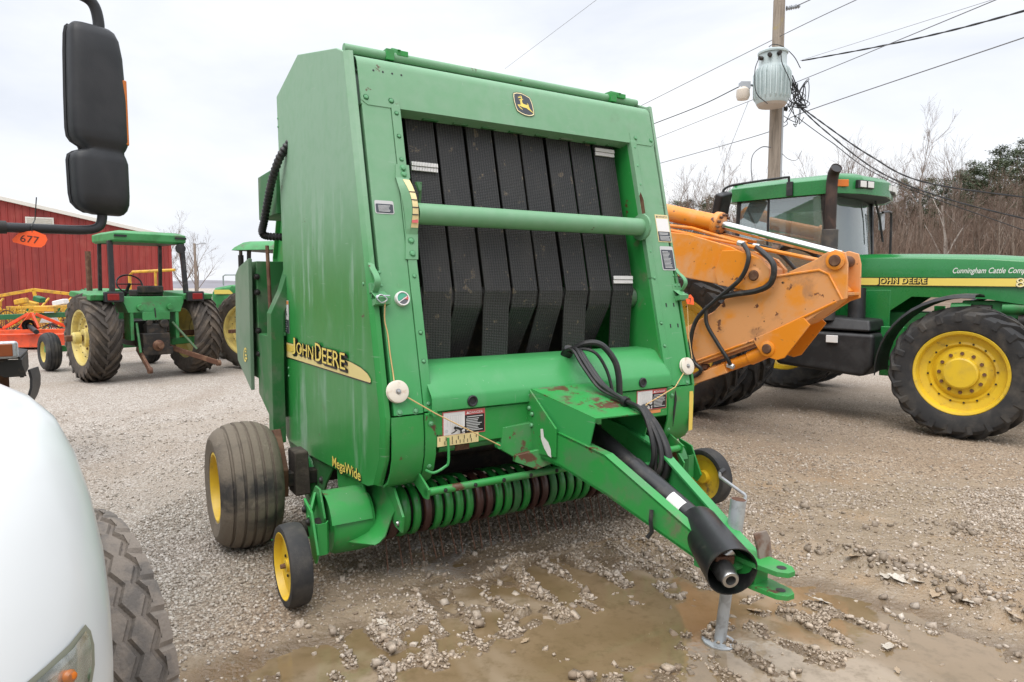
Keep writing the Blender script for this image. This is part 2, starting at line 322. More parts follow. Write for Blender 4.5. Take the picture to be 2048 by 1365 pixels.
M['lens'] = glass_mat('lamp_lens', (0.92, 0.95, 0.93), 0.05)
M['mirror_glass'] = mat('mirror_glass', (0.8, 0.82, 0.85), 0.03, 1.0, rvar=0)
# ------------------------------------------------------------------ wheel builder (axis = local Y, outside towards -Y, centre at origin)
def lug_tyre(g, R, w, rim, n, lug, sweep=0.42, thick=0.05, mi=0):
    h = w / 2
    prof = [(rim, -h * .72), (rim + .03, -h * .86), ((R + rim) / 2, -h * 1.0), (R - lug - .05, -h * .97), (R - lug - .012, -h * .80), (R - lug, -h * .4), (R - lug, 0)]
    prof = prof + [(r, -t) for r, t in prof[-2::-1]]
    g.lathe(prof, n=64, mi=mi)
    def top(y): a = abs(y) / h; return R if a < .8 else R - (a - .8) / .2 * 0.055
    def low(y): a = abs(y) / h; return R - lug - .015 if a < .75 else R - lug - .015 - (a - .75) / .25 * 0.09
    for sd in (-1, 1):
        for k in range(n):
            a0 = 2 * PI * (k + (0.5 if sd > 0 else 0)) / n; rows = []
            for s_ in (-.06, .3, .65, 1.03):
                y = sd * h * s_; am = a0 + sweep * max(s_, 0) ** 1.15; da = thick / R / 2 * (1.15 - .25 * s_)
                ri, ro = low(y), top(y)
                rows.append([(r * math.cos(a), y, r * math.sin(a)) for r, a in ((ri, am - da * 1.35), (ro, am - da), (ro, am + da), (ri, am + da * 1.35))])
            vs = [p for r in rows for p in r]
            fs = [(i * 4 + j, i * 4 + j + 1, (i + 1) * 4 + j + 1, (i + 1) * 4 + j) for i in range(3) for j in range(3)] + [(3, 2, 1, 0), (12, 13, 14, 15)]
            g.add(vs, fs, mi)
def rib_tyre(g, R, w, rim, grooves, gd=0.012, gw=0.010, mi=0, sag=0.035):
    h = w / 2; prof = [(rim, -h * .80), (rim + .02, -h * .92), ((R + rim) / 2, -h * 1.0), (R - sag - .03, -h * .97), (R - sag, -h * .84)]
    def rr(y): return R - sag * (abs(y) / (h * .84)) ** 2.6
    ys = []
    for q in grooves: ys += [(q * h - gw, 0), (q * h - gw * .5, gd), (q * h + gw * .5, gd), (q * h + gw, 0)]
    prof += [(rr(y) - d, y) for y, d in ys]
    prof += [(R - sag, h * .84), (R - sag - .03, h * .97), ((R + rim) / 2, h), (rim + .02, h * .92), (rim, h * .8)]
    g.lathe(prof, n=72, mi=mi)
def bolt_ring(parent, mt, r, y, n, br, h, a0=0, name='wheel_bolt'):
    g = G(); g.lathe([(0, -h), (br * .8, -h), (br, -h * .6), (br, 0)], n=6); me = None
    for k in range(n):
        a = a0 + 2 * PI * k / n
        if me is None: o = g.build(name, mt, parent, smooth=False); me = o.data
        else: o = link(name, me, parent, smooth=False)
        o.location = (r * math.cos(a), y, r * math.sin(a))
def set_rot(o, loc, rz=0): o.location = loc; o.rotation_euler = (0, 0, rz)
# ================================================================== SETTING: ground, puddle water, stones, hill, woods, barn
def vnoise(x, y, seed=0):
    x = np.asarray(x, float); y = np.asarray(y, float); xi = np.floor(x).astype(np.int64); yi = np.floor(y).astype(np.int64); xf = x - xi; yf = y - yi
    def h(a, b):
        n = (a * 374761393 + b * 668265263 + seed * 1442695041) & 0x7fffffff; n = ((n ^ (n >> 13)) * 1274126177) & 0x7fffffff; return ((n ^ (n >> 16)) & 0xffff) / 65535.0
    u = xf * xf * (3 - 2 * xf); w = yf * yf * (3 - 2 * yf)
    return (h(xi, yi) * (1 - u) + h(xi + 1, yi) * u) * (1 - w) + (h(xi, yi + 1) * (1 - u) + h(xi + 1, yi + 1) * u) * w
def fbm(x, y, sc, oc=4, seed=0, g=.5):
    a = 1.0; s = 0; t = 0; f = sc
    for i in range(oc): s = s + a * (vnoise(x * f, y * f, seed + i) - .5); t += a; a *= g; f *= 2.03
    return s / t * 2
def sstep(a, b, x): t = np.clip((x - a) / (b - a), 0, 1); return t * t * (3 - 2 * t)
def blob(x, y, cx, cy, rx, ry, rot=0): c, s = math.cos(rot), math.sin(rot); dx, dy = x - cx, y - cy; return np.exp(-(((dx * c + dy * s) / rx) ** 2 + ((-dx * s + dy * c) / ry) ** 2))
def wetness(x, y):
    w = 1.25 * blob(x, y, -.15, 2.75, 1.05, .62) + 1.0 * blob(x, y, .95, 2.75, .8, .55) + 1.05 * blob(x, y, 1.75, 2.85, .62, .75) + .75 * blob(x, y, 1.35, 3.45, .4, .35) + .85 * blob(x, y, .30, 3.60, .85, .75) + .5 * blob(x, y, 2.6, 2.6, .6, .5)
    return w + .30 * fbm(x, y, 2.2, 4, 5)
def treads(x, y):
    """lug prints pressed into the mud in front of the pickup"""
    wx = x + .11 * fbm(x, y, 2.2, 3, 61); wy = y + .11 * fbm(x, y, 2.2, 3, 62)
    s = wx * .87 + wy * .49; q = -wx * .49 + wy * .87
    side = np.where(np.sin(q * 5.2 + .6) > 0, 1.0, -1.0)
    r1 = sstep(.05, .75, np.cos((s + .05 * side) * 2 * PI / .235)) * sstep(-.75, -.2, np.sin(q * 2 * PI / .95 + .4))
    r2 = sstep(.55, .9, np.cos(q * 2 * PI / .31)) * .7
    m = 1.2 * blob(x, y, .45, 3.5, .9, 1.0, -.3) + .9 * blob(x, y, -.1, 2.9, .7, .5) + .8 * blob(x, y, 1.2, 3.0, .7, .6) + .6 * blob(x, y, 2.0, 2.7, .6, .6)
    return np.clip(np.maximum(r1, r2 * sstep(.4, .6, vnoise(x * 2.5, y * 2.5, 77))), 0, 1) * sstep(.25, .7, m) * (.35 + .75 * sstep(-.35, .25, fbm(x, y, 1.6, 3, 63)))
def bank(x, y):
    ln = (x - 2.04) * .80 + (y - 4.0) * .60 ; along = (x - 2.04) * .6 - (y - 4.0) * .8
    d = ln + .10 * fbm(x, y, 2.5, 3, 31)
    return np.exp(-(d / .10) ** 2) * sstep(-.6, .1, along) * sstep(2.2, 1.2, along), sstep(.0, .2, d) * sstep(-.8, .3, along) * sstep(3, 1.5, along)
def ground_h(x, y):
    near = sstep(24, 9, np.hypot(x, y - 2))
    h = .010 * fbm(x, y, .55, 4, 1) + (.016 * fbm(x, y, 2.6, 4, 2) + .013 * fbm(x, y, 10, 3, 3)) * near
    w = wetness(x, y); h = h - .046 * sstep(.25, .95, w) * near + .017 * fbm(x, y, 5, 4, 14) * near
    h = h + .042 * treads(x, y) * (.75 + .5 * fbm(x, y, 9, 2, 9)) * near
    b, up = bank(x, y); h = h + (.085 * b * (1 + .8 * fbm(x, y, 10, 3, 8)) + .028 * up) * near
    h = h + .016 * np.clip(fbm(x, y, 5, 4, 12), 0, 1) * sstep(.5, 3, x) * near
    h = h - .02 * blob(x, y, 3.2, 4.3, .9, .12, -.35) * near
    return h
def brown(x, y): return np.clip(sstep(-1.9, .2, x + .8 * fbm(x, y, .9, 4, 81)) * sstep(17, 4.2, y + 1.5 * fbm(x, y, .4, 3, 82)) + .8 * sstep(5.4, 4.2, y) * sstep(-2.2, -.9, x), 0, 1)
def axis(lo, hi, d, far, g=1.09):
    c = list(np.arange(lo, hi, d)); s = d; a = hi
    while a < far: c.append(a); s *= g; a += s
    c.append(far); s = d; b = lo - d; left = []
    while b > -far: left.append(b); s *= g; b -= s
    left.append(-far); return np.array(left[::-1] + c)
xs = axis(-2.6, 4.2, .022, 1500); ys = axis(2.0, 6.0, .022, 1500)
X, Y = np.meshgrid(xs, ys); Z = ground_h(X, Y)
def np_mesh(name, co, faces, k):
    me = bpy.data.meshes.new(name); me.vertices.add(len(co)); me.vertices.foreach_set('co', np.ascontiguousarray(co, np.float32).ravel())
    me.loops.add(faces.size); me.loops.foreach_set('vertex_index', np.ascontiguousarray(faces, np.int32).ravel()); me.polygons.add(len(faces)); me.polygons.foreach_set('loop_start', np.arange(0, faces.size, k, dtype=np.int32))
    me.update(calc_edges=True); return me
nx, ny = len(xs), len(ys); idx = np.arange(nx * ny).reshape(ny, nx)
me = np_mesh('ground', np.stack([X.ravel(), Y.ravel(), Z.ravel()], 1), np.stack([idx[:-1, :-1], idx[:-1, 1:], idx[1:, 1:], idx[1:, :-1]], -1).reshape(-1, 4), 4)
me.polygons.foreach_set('use_smooth', np.ones(len(me.polygons), bool))
wet = np.clip(sstep(.05, .75, wetness(X, Y) + .35 * treads(X, Y) * 0) + .60 * blob(X, Y, 3.0, 4.6, 1.9, 1.3) + .45 * blob(X, Y, 1.5, 4.4, 1.5, .9) + .50 * blob(X, Y, -.2, 4.2, 1.2, .9) + .22 * blob(X, Y, -1.2, 4.5, 1.0, 1.2) + .50 * sstep(.7, 1.8, X) * sstep(6.5, 4.3, Y + .6 * fbm(X, Y, .9, 3, 91)) + .4 * sstep(.1, .5, fbm(X, Y, .8, 4, 21)) * sstep(0, 3, X) * sstep(9, 5, Y), 0, 1)
at = me.attributes.new('wet', 'FLOAT', 'POINT'); at.data.foreach_set('value', wet.ravel().astype(np.float32))
damp = sstep(.030, .004, Z + .029) * sstep(.15, .5, wetness(X, Y)); at = me.attributes.new('damp', 'FLOAT', 'POINT'); at.data.foreach_set('value', damp.ravel().astype(np.float32))
at = me.attributes.new('brown', 'FLOAT', 'POINT'); at.data.foreach_set('value', brown(X, Y).ravel().astype(np.float32))
def ground_mat():
    m, t, b = nodes('gravel_mud'); c = coords(t)
    a = t.nodes.new('ShaderNodeAttribute'); a.attribute_name = 'wet'; w = a.outputs['Fac']
    def vor(scale, feat='F1'):
        n = t.nodes.new('ShaderNodeTexVoronoi'); n.feature = feat; n.inputs['Scale'].default_value = scale; t.links.new(c, n.inputs['Vector']); return n
    v1 = vor(58); v2 = vor(34); bw = t.nodes.new('ShaderNodeSeparateColor'); t.links.new(v1.outputs['Color'], bw.inputs[0])
    big = noise(t, c, .45, 6, .6); mid = noise(t, c, 2.6, 6, .6)
    stone = mix(t, bw.outputs[0], (0.32, 0.275, 0.23), (0.62, 0.57, 0.515)); gap = ramp(t, v1.outputs['Distance'], .30, .75)
    grav = mix(t, mathn(t, 'MULTIPLY', gap, .75), stone, (0.21, 0.165, 0.125))
    grav = mix(t, mathn(t, 'MULTIPLY', ramp(t, big, .47, .62), .6), grav, (0.33, 0.275, 0.22))
    grav = mix(t, mathn(t, 'MULTIPLY', ramp(t, mid, .55, .75), .4), grav, (0.24, 0.195, 0.155))
    br = t.nodes.new('ShaderNodeAttribute'); br.attribute_name = 'brown'; grav = mix(t, mathn(t, 'MULTIPLY', br.outputs['Fac'], .9), grav, mix(t, 1.0, grav, (0.74, 0.61, 0.45), 'MULTIPLY'))
    mud = mix(t, mid, (0.200, 0.148, 0.098), (0.300, 0.233, 0.158)); mud = mix(t, mathn(t, 'MULTIPLY', ramp(t, noise(t, c, 1.3, 5), .52, .68), .5), mud, (0.27, 0.165, 0.075))
    mud = mix(t, mathn(t, 'MULTIPLY', ramp(t, noise(t, c, 40, 4), .60, .70), .6), mud, (0.40, 0.36, 0.31))
    wf = ramp(t, mathn(t, 'ADD', w, mathn(t, 'MULTIPLY', mathn(t, 'SUBTRACT', noise(t, c, 7, 5, .65), .5), .8)), .22, .70)
    dm = t.nodes.new('ShaderNodeAttribute'); dm.attribute_name = 'damp'; fin = mix(t, wf, grav, mud); fin = mix(t, mathn(t, 'MULTIPLY', dm.outputs['Fac'], .8), fin, mix(t, 1.0, fin, (0.52, 0.47, 0.42), 'MULTIPLY'))
    lane = ramp(t, noise(t, coords(t, (.9, .22, 1)), 1.0, 5, .6, .3), .48, .66); fin = mix(t, mathn(t, 'MULTIPLY', lane, .35), fin, mix(t, 1.0, fin, (0.70, 0.62, 0.54), 'MULTIPLY'))
    t.links.new(fin, b.inputs['Base Color'])
    r = mathn(t, 'SUBTRACT', .92, mathn(t, 'MULTIPLY', ramp(t, mathn(t, 'ADD', w, mathn(t, 'MULTIPLY', mathn(t, 'SUBTRACT', noise(t, c, 5, 5), .5), .9)), .45, 1.0), .62), True); t.links.new(r, b.inputs['Roughness'])
    h = mathn(t, 'ADD', mathn(t, 'MULTIPLY', mathn(t, 'SUBTRACT', 1.0, v1.outputs['Distance']), mathn(t, 'SUBTRACT', 1.0, mathn(t, 'MULTIPLY', wf, .75))), mathn(t, 'MULTIPLY', noise(t, c, 90, 4), .5))
    h = mathn(t, 'ADD', h, mathn(t, 'MULTIPLY', mathn(t, 'SUBTRACT', 1.0, v2.outputs['Distance']), .5)); bumpn(t, b, h, .016, .9)
    return m
o = link('ground', me, smooth=False); me.materials.append(ground_mat()); struct(o, 'pale gravel yard with wet brown mud')
# standing water: one level sheet, showing only where the ground dips below it
WL = -.029
xs2 = np.linspace(-2.2, 3.6, 60); ys2 = np.linspace(1.2, 4.6, 40); X2, Y2 = np.meshgrid(xs2, ys2); id2 = np.arange(X2.size).reshape(X2.shape)
me = np_mesh('puddle_water', np.stack([X2.ravel(), Y2.ravel(), np.full(X2.size, WL)], 1), np.stack([id2[:-1, :-1], id2[:-1, 1:], id2[1:, 1:], id2[1:, :-1]], -1).reshape(-1, 4), 4)
def water_mat():
    m, t, b = nodes('muddy_water'); c = coords(t)
    col = mix(t, ramp(t, noise(t, c, 1.5, 5), .35, .65), (0.165, 0.115, 0.060), (0.215, 0.152, 0.088)); col = mix(t, ramp(t, noise(t, c, 1.1, 3, .5, .4), .5, .62), col, (0.30, 0.235, 0.165))
    col = mix(t, mathn(t, 'MULTIPLY', ramp(t, noise(t, c, 16, 5, .65), .45, .7), .55), col, (0.125, 0.088, 0.045)); t.links.new(col, b.inputs['Base Color']); b.inputs['Roughness'].default_value = .045; b.inputs['Specular IOR Level'].default_value = .55
    bumpn(t, b, noise(t, c, 14, 3), .0012, .5); return m
me.materials.append(water_mat()); struct(link('puddle_water', me, smooth=False), 'shallow brown puddle water')
# loose crushed stone
def scatter(n, x0, x1, y0, y1, rmin, rmax, fn, seed):
    r_ = np.random.default_rng(seed); x = r_.uniform(x0, x1, n * 3); y = r_.uniform(y0, y1, n * 3)
    keep = r_.uniform(0, 1, n * 3) < fn(x, y); x, y = x[keep][:n], y[keep][:n]; k = len(x)
    rr = rmin * (rmax / rmin) ** (r_.uniform(0, 1, k) ** 2.0)
    cube = np.array([(a, b, c) for a in (-1, 1) for b in (-1, 1) for c in (-1, 1)], float)
    P = cube[None] * np.array([1, .82, .62])[None, None] * r_.uniform(.72, 1.15, (k, 1, 3)); P = P * r_.uniform(.55, 1.05, (k, 8, 1))
    a = r_.uniform(0, 2 * PI, k); bt = r_.normal(0, .5, k); ca, sa, cb, sb = np.cos(a), np.sin(a), np.cos(bt), np.sin(bt)
    P = np.stack([P[..., 0] * cb[:, None] + P[..., 2] * sb[:, None], P[..., 1], -P[..., 0] * sb[:, None] + P[..., 2] * cb[:, None]], -1)
    P = np.stack([P[..., 0] * ca[:, None] - P[..., 1] * sa[:, None], P[..., 0] * sa[:, None] + P[..., 1] * ca[:, None], P[..., 2]], -1) * rr[:, None, None]
    z = ground_h(x, y) + rr * r_.uniform(.05, .45, k); P = P + np.stack([x, y, z], -1)[:, None, :]
    f = np.array([(0, 1, 3, 2), (4, 6, 7, 5), (0, 4, 5, 1), (2, 3, 7, 6), (0, 2, 6, 4), (1, 5, 7, 3)]); Fc = (f[None] + (np.arange(k) * 8)[:, None, None]).reshape(-1, 4)
    me = np_mesh('loose_gravel', P.reshape(-1, 3), Fc, 4)
    tone = np.repeat(r_.uniform(0, 1, k), 8); at = me.attributes.new('tone', 'FLOAT', 'POINT'); at.data.foreach_set('value', tone.astype(np.float32))
    wt = np.repeat(np.clip(np.maximum(.7 * wetness(x, y), brown(x, y) * (.45 + .55 * r_.uniform(0, 1, k))), 0, 1), 8); at = me.attributes.new('wet', 'FLOAT', 'POINT'); at.data.foreach_set('value', wt.astype(np.float32)); return me
def dens(x, y):
    w = wetness(x, y); t = treads(x, y); b, up = bank(x, y); h = ground_h(x, y)
    d = .75 * sstep(.55, .05, w) + .04 + .9 * t * sstep(.25, .6, t) + .8 * b
    d = d * np.where(h < WL - .004, .20, 1.0) * (1 - .82 * sstep(.7, 1.6, x) * sstep(.30, -.15, fbm(x, y, 1.4, 3, 40)))
    return np.clip(d * (.55 + .9 * sstep(-.3, .35, fbm(x, y, 1.9, 3, 50))), 0, 1)
def stone_mat():
    m, t, b = nodes('crushed_stone'); a = t.nodes.new('ShaderNodeAttribute'); a.attribute_name = 'tone'; w = t.nodes.new('ShaderNodeAttribute'); w.attribute_name = 'wet'; c = coords(t)
    col = mix(t, a.outputs['Fac'], (0.27, 0.225, 0.18), (0.62, 0.575, 0.525)); col = mix(t, mathn(t, 'MULTIPLY', ramp(t, noise(t, c, 60, 4), .48, .68), .6), col, (0.21, 0.165, 0.125))
    col = mix(t, mathn(t, 'MULTIPLY', w.outputs['Fac'], .72), col, mix(t, 1.0, col, (0.72, 0.585, 0.43), 'MULTIPLY'))
    t.links.new(col, b.inputs['Base Color']); b.inputs['Roughness'].default_value = .75; bumpn(t, b, noise(t, c, 220, 3), .002, .6); return m
SM = stone_mat()
me = scatter(80000, -2.6, 4.2, 2.1, 5.4, .004, .0125, dens, 3); me.materials.append(SM); o = link('loose_gravel', me, smooth=False); tag(o, 'small crushed limestone strewn over the mud', kind='stuff')
me = scatter(42000, -6, 7.5, 4.9, 11, .0045, .0135, lambda x, y: (.25 + .6 * sstep(-.2, .4, fbm(x, y, 1.1, 3, 51))) * sstep(11, 6.0, np.hypot(x * .6, y)) * (1 - .6 * sstep(.1, .4, fbm(x, y, .7, 3, 52)) * sstep(0, 2, x)), 4); me.materials.append(SM); o = link('loose_gravel', me, smooth=False); tag(o, 'crushed limestone scattered across the farther yard', kind='stuff')
me = scatter(420, -1.2, 2.7, 2.3, 4.2, .014, .030, lambda x, y: .15 + .8 * np.clip(treads(x, y) + bank(x, y)[0], 0, 1), 6); me.materials.append(SM); o = link('loose_gravel', me, smooth=False); tag(o, 'larger pale stones on the mud ridges', kind='stuff')
CM = mat('mud_clod', (0.20, 0.155, 0.112), .8, col2=(0.29, 0.235, 0.18), nsc=30, bump=.004, bsc=90)
me = scatter(1500, .6, 4.2, 2.5, 5.6, .012, .034, lambda x, y: np.clip(.75 * bank(x, y)[0] + .10 * sstep(.1, .5, fbm(x, y, 1.3, 3, 44)) + .5 * blob(x, y, 3.3, 4.35, .7, .14, -.3), 0, 1), 8); me.materials.append(CM); o = link('mud_clods', me, smooth=False); tag(o, 'brown mud clods thrown up along the ruts at the right', kind='stuff')
# ---- wet leaves lying in the mud
lm = mat('dead_leaf', (0.34, 0.26, 0.17), .55, col2=(0.22, 0.13, 0.07), nsc=30)
lm2 = mat('pale_leaf', (0.50, 0.45, 0.38), .4, col2=(0.34, 0.29, 0.23), nsc=25)
def leaf(x, y, s, a, m_, label, curl=.25):
    g = G(); P = [(-.5, 0), (-.3, .16), (-.15, .13), (0, .30), (.12, .2), (.3, .22), (.36, .1), (.6, 0)]
    rows = [[(px, py, curl * (py * py * 2 + px * px * .3)) for px, py in P], [(px * .98, 0, .0 + curl * px * px * .3) for px, py in P], [(px, -py, curl * (py * py * 2 + px * px * .3)) for px, py in P]]
    g.sheet(rows); o = g.build('dead_leaf', m_, None, ang=80); z = max(float(ground_h(np.array([x]), np.array([y]))[0]), WL) + .008
    o.location = (x, y, z); o.scale = (s, s, s); o.rotation_euler = (random.uniform(-.25, .25), random.uniform(-.25, .25), a); tag(o, label, 'leaf')
leaf(-.63, 3.2, .075, 2.6, lm2, 'tan dead leaf lying in the mud near the left gauge wheel')
leaf(.06, 3.10, .05, .6, lm, 'small brown dead leaf in the puddle nearest the drawbar')
leaf(1.68, 2.85, .05, 1.2, lm, 'brown dead leaf on the wet mud at the right')
for k, (x, y, s) in enumerate(((2.02, 3.92, .10), (2.10, 3.72, .09), (2.16, 3.66, .11), (2.26, 3.52, .09), (2.34, 3.42, .10), (2.22, 3.62, .08), (2.46, 3.22, .09), (1.62, 3.45, .09), (1.75, 3.05, .08), (1.25, 3.4, .07))):
    leaf(x, y, s * 1.25, k * 1.3, lm2 if k % 3 else lm, 'pale muddy dead leaf %s' % ('on the mud bank, %s from the left' % ('first', 'second', 'third', 'fifth', 'sixth', 'fourth', 'seventh')[k] if k < 7 else ('on wet mud right of the hitch', 'beside the right-hand puddle', 'just behind the jack foot')[k - 7]), .5)
# ---- wooded hill to the right, far ridge to the left
def hz(x, y): return np.clip(sstep(12, 95, x) * 9.5 * sstep(42, 105, y) + 2.5 * sstep(30, 120, y) * sstep(0, 30, x), 0, 99)
hx = np.linspace(-30, 260, 60); hy = np.concatenate([np.linspace(34, 130, 40), [160, 220]]); HX, HY = np.meshgrid(hx, hy); HZ = hz(HX, HY) + .35 * fbm(HX, HY, .12, 3, 71) * sstep(36, 60, HY) - .25 + .2 * sstep(34, 44, HY) * sstep(-30, -5, HX)
hi_ = np.arange(HX.size).reshape(HX.shape); me = np_mesh('hillside', np.stack([HX.ravel(), HY.ravel(), HZ.ravel()], 1), np.stack([hi_[:-1, :-1], hi_[:-1, 1:], hi_[1:, 1:], hi_[1:, :-1]], -1).reshape(-1, 4), 4)
me.polygons.foreach_set('use_smooth', np.ones(len(me.polygons), bool)); me.materials.append(mat('leaf_litter', (0.150, 0.105, 0.072), .95, col2=(0.20, 0.15, 0.11), nsc=.6, bump=.1, bsc=3)); struct(link('hillside', me, smooth=False), 'brown wooded hillside')
rx = np.linspace(-420, 60, 50); g = G(); g.sheet([[(x, 420 + 40 * q, (0 if q == 0 else (4.2 + 1.6 * math.sin(x * .021) + .8 * math.sin(x * .06 + 1))) - 1) for x in rx] for q in (0, 1)] + [[(x, 520, -2) for x in rx]]); struct(g.build('distant_ridge', mat('far_woods', (0.20, 0.19, 0.21), .95, col2=(0.16, 0.15, 0.16), nsc=.05), None), 'distant wooded ridge')
BARK = mat('bark_brown', (0.165, 0.125, 0.095), .9, col2=(0.24, 0.20, 0.165), nsc=4); BARK2 = mat('bark_pale', (0.36, 0.32, 0.28), .9, col2=(0.24, 0.20, 0.17), nsc=4); TWIG = mat('twig_brown', (0.150, 0.100, 0.075), .9, col2=(0.20, 0.145, 0.11), nsc=1)
def bare_tree_data(h, seed, spread=.5, levels=5):
    r_ = random.Random(seed); T = G(); C = G()
    def grow(p, d, ln, r, lv):
        g = T if lv <= 1 else C; n = 3 if lv < 3 else 2; pts = [p]; q = p.copy(); dd = d.copy()
        for i in range(n):
            dd = (dd + Vector((r_.gauss(0, .10), r_.gauss(0, .10), r_.gauss(.03, .05)))).normalized(); q = q + dd * ln / n; pts.append(q.copy())
        r1 = r * (.62 if lv else .45); rr = [r + (r1 - r) * i / n for i in range(n + 1)]
        g.tube(pts, rr, 6 if lv == 0 else (4 if lv < 2 else 3), False)
        if lv >= levels: return
        for k in range(r_.randint(3, 5) if lv else r_.randint(7, 10)):
            t = r_.uniform(.30 if lv == 0 else .25, 1.0); i = min(int(t * n), n - 1); base = pts[i].lerp(pts[i + 1], t * n - i)
            a = r_.uniform(0, 2 * PI); side = dd.orthogonal().normalized(); side = (Matrix.Rotation(a, 3, dd) @ side); nd = (dd * (1 - spread * r_.uniform(.55, 1.1)) + side * spread * r_.uniform(.7, 1.3) + Vector((0, 0, .14))).normalized()
            grow(base, nd, ln * r_.uniform(.42, .66) * (1 if lv else .72), max(r * (1 - .6 * t) * .55, .006), lv + 1)
    grow(Vector((0, 0, -.3)), Vector((r_.gauss(0, .03), r_.gauss(0, .03), 1)).normalized(), h * .78, h * .013, 0); return T, C
TREES = []
for k in range(5):
    T, C_ = bare_tree_data(10.5, 100 + k, .46 if k % 2 else .38, 4)
    tm_ = T.build('trunk', BARK2 if k in (1, 3) else BARK, None, fix=False); cm_ = C_.build('crown', TWIG, None, fix=False, smooth=False); TREES.append((tm_.data, cm_.data)); bpy.data.objects.remove(tm_); bpy.data.objects.remove(cm_)
def bare_tree(x, y, z, s, k, label, group, rz):
    e = empty('bare_tree', (x, y, z), rz, label, 'tree', group); e.scale = (s, s, s)
    for nm, d_ in (('trunk', TREES[k][0]), ('crown', TREES[k][1])): o = bpy.data.objects.new(nm, d_); COL.objects.link(o); o.parent = e
rt = random.Random(5); spots = []
for i in range(150):
    px = rt.uniform(1335, 2330); y = rt.choice((62, 70, 80, 90, 102, 116)) + rt.uniform(-5, 5); x = (px - 1024) / 1369 * y
    z = float(hz(np.array([x]), np.array([y]))[0]); big = rt.random() < .12; s = rt.uniform(.72, 1.02) * (.66 + .34 * sstep(1340, 1700, px)) * (1.12 if big and px < 1900 else 1) * (1 - .12 * sstep(1880, 1960, px))
    bare_tree(x, y, z - .1, float(s), rt.randrange(5), 'leafless brown tree in the wood on the hillside', 'leafless trees on the hillside', rt.uniform(0, 6.28))
for i, (px, y, s, lab) in enumerate(((1462, 52, .78, 'tall leafless tree just left of the utility pole'), (1435, 60, .8, 'leafless tree between the baler and the utility pole'), (1700, 62, 1.18, 'tall leafless tree rising above the cab roof'), (1745, 66, 1.2, 'leafless tree crown right of the cab exhaust'), (1850, 70, 1.32, 'tallest leafless tree standing above the hillside wood'), (1885, 74, 1.25, 'tall leafless tree near the wires on the hillside'))):
    x = (px - 1024) / 1369 * y; bare_tree(x, y, float(hz(np.array([x]), np.array([y]))[0]) - .1, s, (1, 0, 2, 4, 0, 2)[i], lab, None, i * 1.1)
for i, (px, y, s) in enumerate(((1342, 56, .86), (1362, 60, .92), (1388, 57, .90), (1412, 62, .98), (1432, 55, .92), (1452, 60, 1.02), (1478, 56, .95), (1505, 62, .98), (1525, 58, .9), (1600, 60, .95), (1625, 66, 1.02), (1665, 62, 1.05))):
    x = (px - 1024) / 1369 * y; bare_tree(x, y, float(hz(np.array([x]), np.array([y]))[0]) - .1, s, i % 5, 'leafless brown tree in the wood on the hillside', 'leafless trees on the hillside', i * .9)
for i, (px, y, s, lab) in enumerate(((372, 44, .52, 'leafless tree right beside the red barn'), (392, 48, .50, 'leafless tree behind the far street lamp'), (355, 52, .5, 'leafless tree half behind the barn corner'))):
    bare_tree((px - 1024) / 1369 * y, y, -.05, s, (3, 4, 1)[i], lab, None, i * 2.1)
# brush: uncountable thin stems filling the wood
g = G(); rb = random.Random(9)
for i in range(11000):
    px = rb.uniform(1330, 2360); y = rb.uniform(58, 118); x = (px - 1024) / 1369 * y; z = float(sstep(12, 95, x) * 9.5 * sstep(42, 105, y) + 2.5 * sstep(30, 120, y) * sstep(0, 30, x)); h = rb.uniform(2.2, 7.5); b_ = Vector((x, y, z - .2)); dx, dy = rb.gauss(0, .5), rb.gauss(0, .4)
    g.tube([b_, b_ + V(dx * .4, dy * .4, h * .55), b_ + V(dx * 1.2, dy, h)], [.035, .025, .01], 3, False)
    for k in range(3): q = b_ + V(dx * .5, dy * .5, h * rb.uniform(.4, .8)); g.tube([q, q + V(rb.gauss(0, .5), rb.gauss(0, .4), rb.uniform(.4, 1.2))], [.018, .006], 3, False)
o = g.build('brush', mat('brush_brown', (0.175, 0.120, 0.088), .95, col2=(0.25, 0.195, 0.155), nsc=.35), None, fix=False, smooth=False); tag(o, 'tangled leafless brush filling the hillside wood', kind='stuff')
# pines
PN = mat('pine_needles', (0.042, 0.060, 0.024), .8, col2=(0.065, 0.078, 0.035), nsc=1.2)
def pine_data(seed, h):
    r_ = random.Random(seed); T = G(); C = G(); T.tube([(0, 0, -.3), (r_.gauss(0, .1), r_.gauss(0, .1), h * .5), (r_.gauss(0, .2), r_.gauss(0, .2), h * .97)], [h * .014, h * .010, .03], 6, False)
    for k in range(46):
        t = r_.uniform(.42, 1.0); a = r_.uniform(0, 6.28); R = h * .17 * (1.08 - t) ** .6 * r_.uniform(.5, 1.15); c = Vector((math.cos(a) * R, math.sin(a) * R, h * t)); T.tube([(0, 0, h * t - R * .3), c], [.035, .012], 3, False)
        for j in range(44):
            d = Vector((r_.gauss(0, 1), r_.gauss(0, 1), r_.gauss(.25, .6))); d.normalize(); p = c + Vector((r_.gauss(0, .30), r_.gauss(0, .30), r_.gauss(0, .17))) * (h / 10); s = d.orthogonal().normalized() * .045; l_ = r_.uniform(.16, .34)
            C.add([p - s, p + s, p + d * l_ + s * .3, p + d * l_ - s * .3], [(0, 1, 2, 3)])
    return T, C
PINES = []
for k in range(3):
    T, C_ = pine_data(40 + k, 11); a_ = T.build('trunk', BARK, None, fix=False); b_ = C_.build('crown', PN, None, fix=False, smooth=False); PINES.append((a_.data, b_.data)); bpy.data.objects.remove(a_); bpy.data.objects.remove(b_)
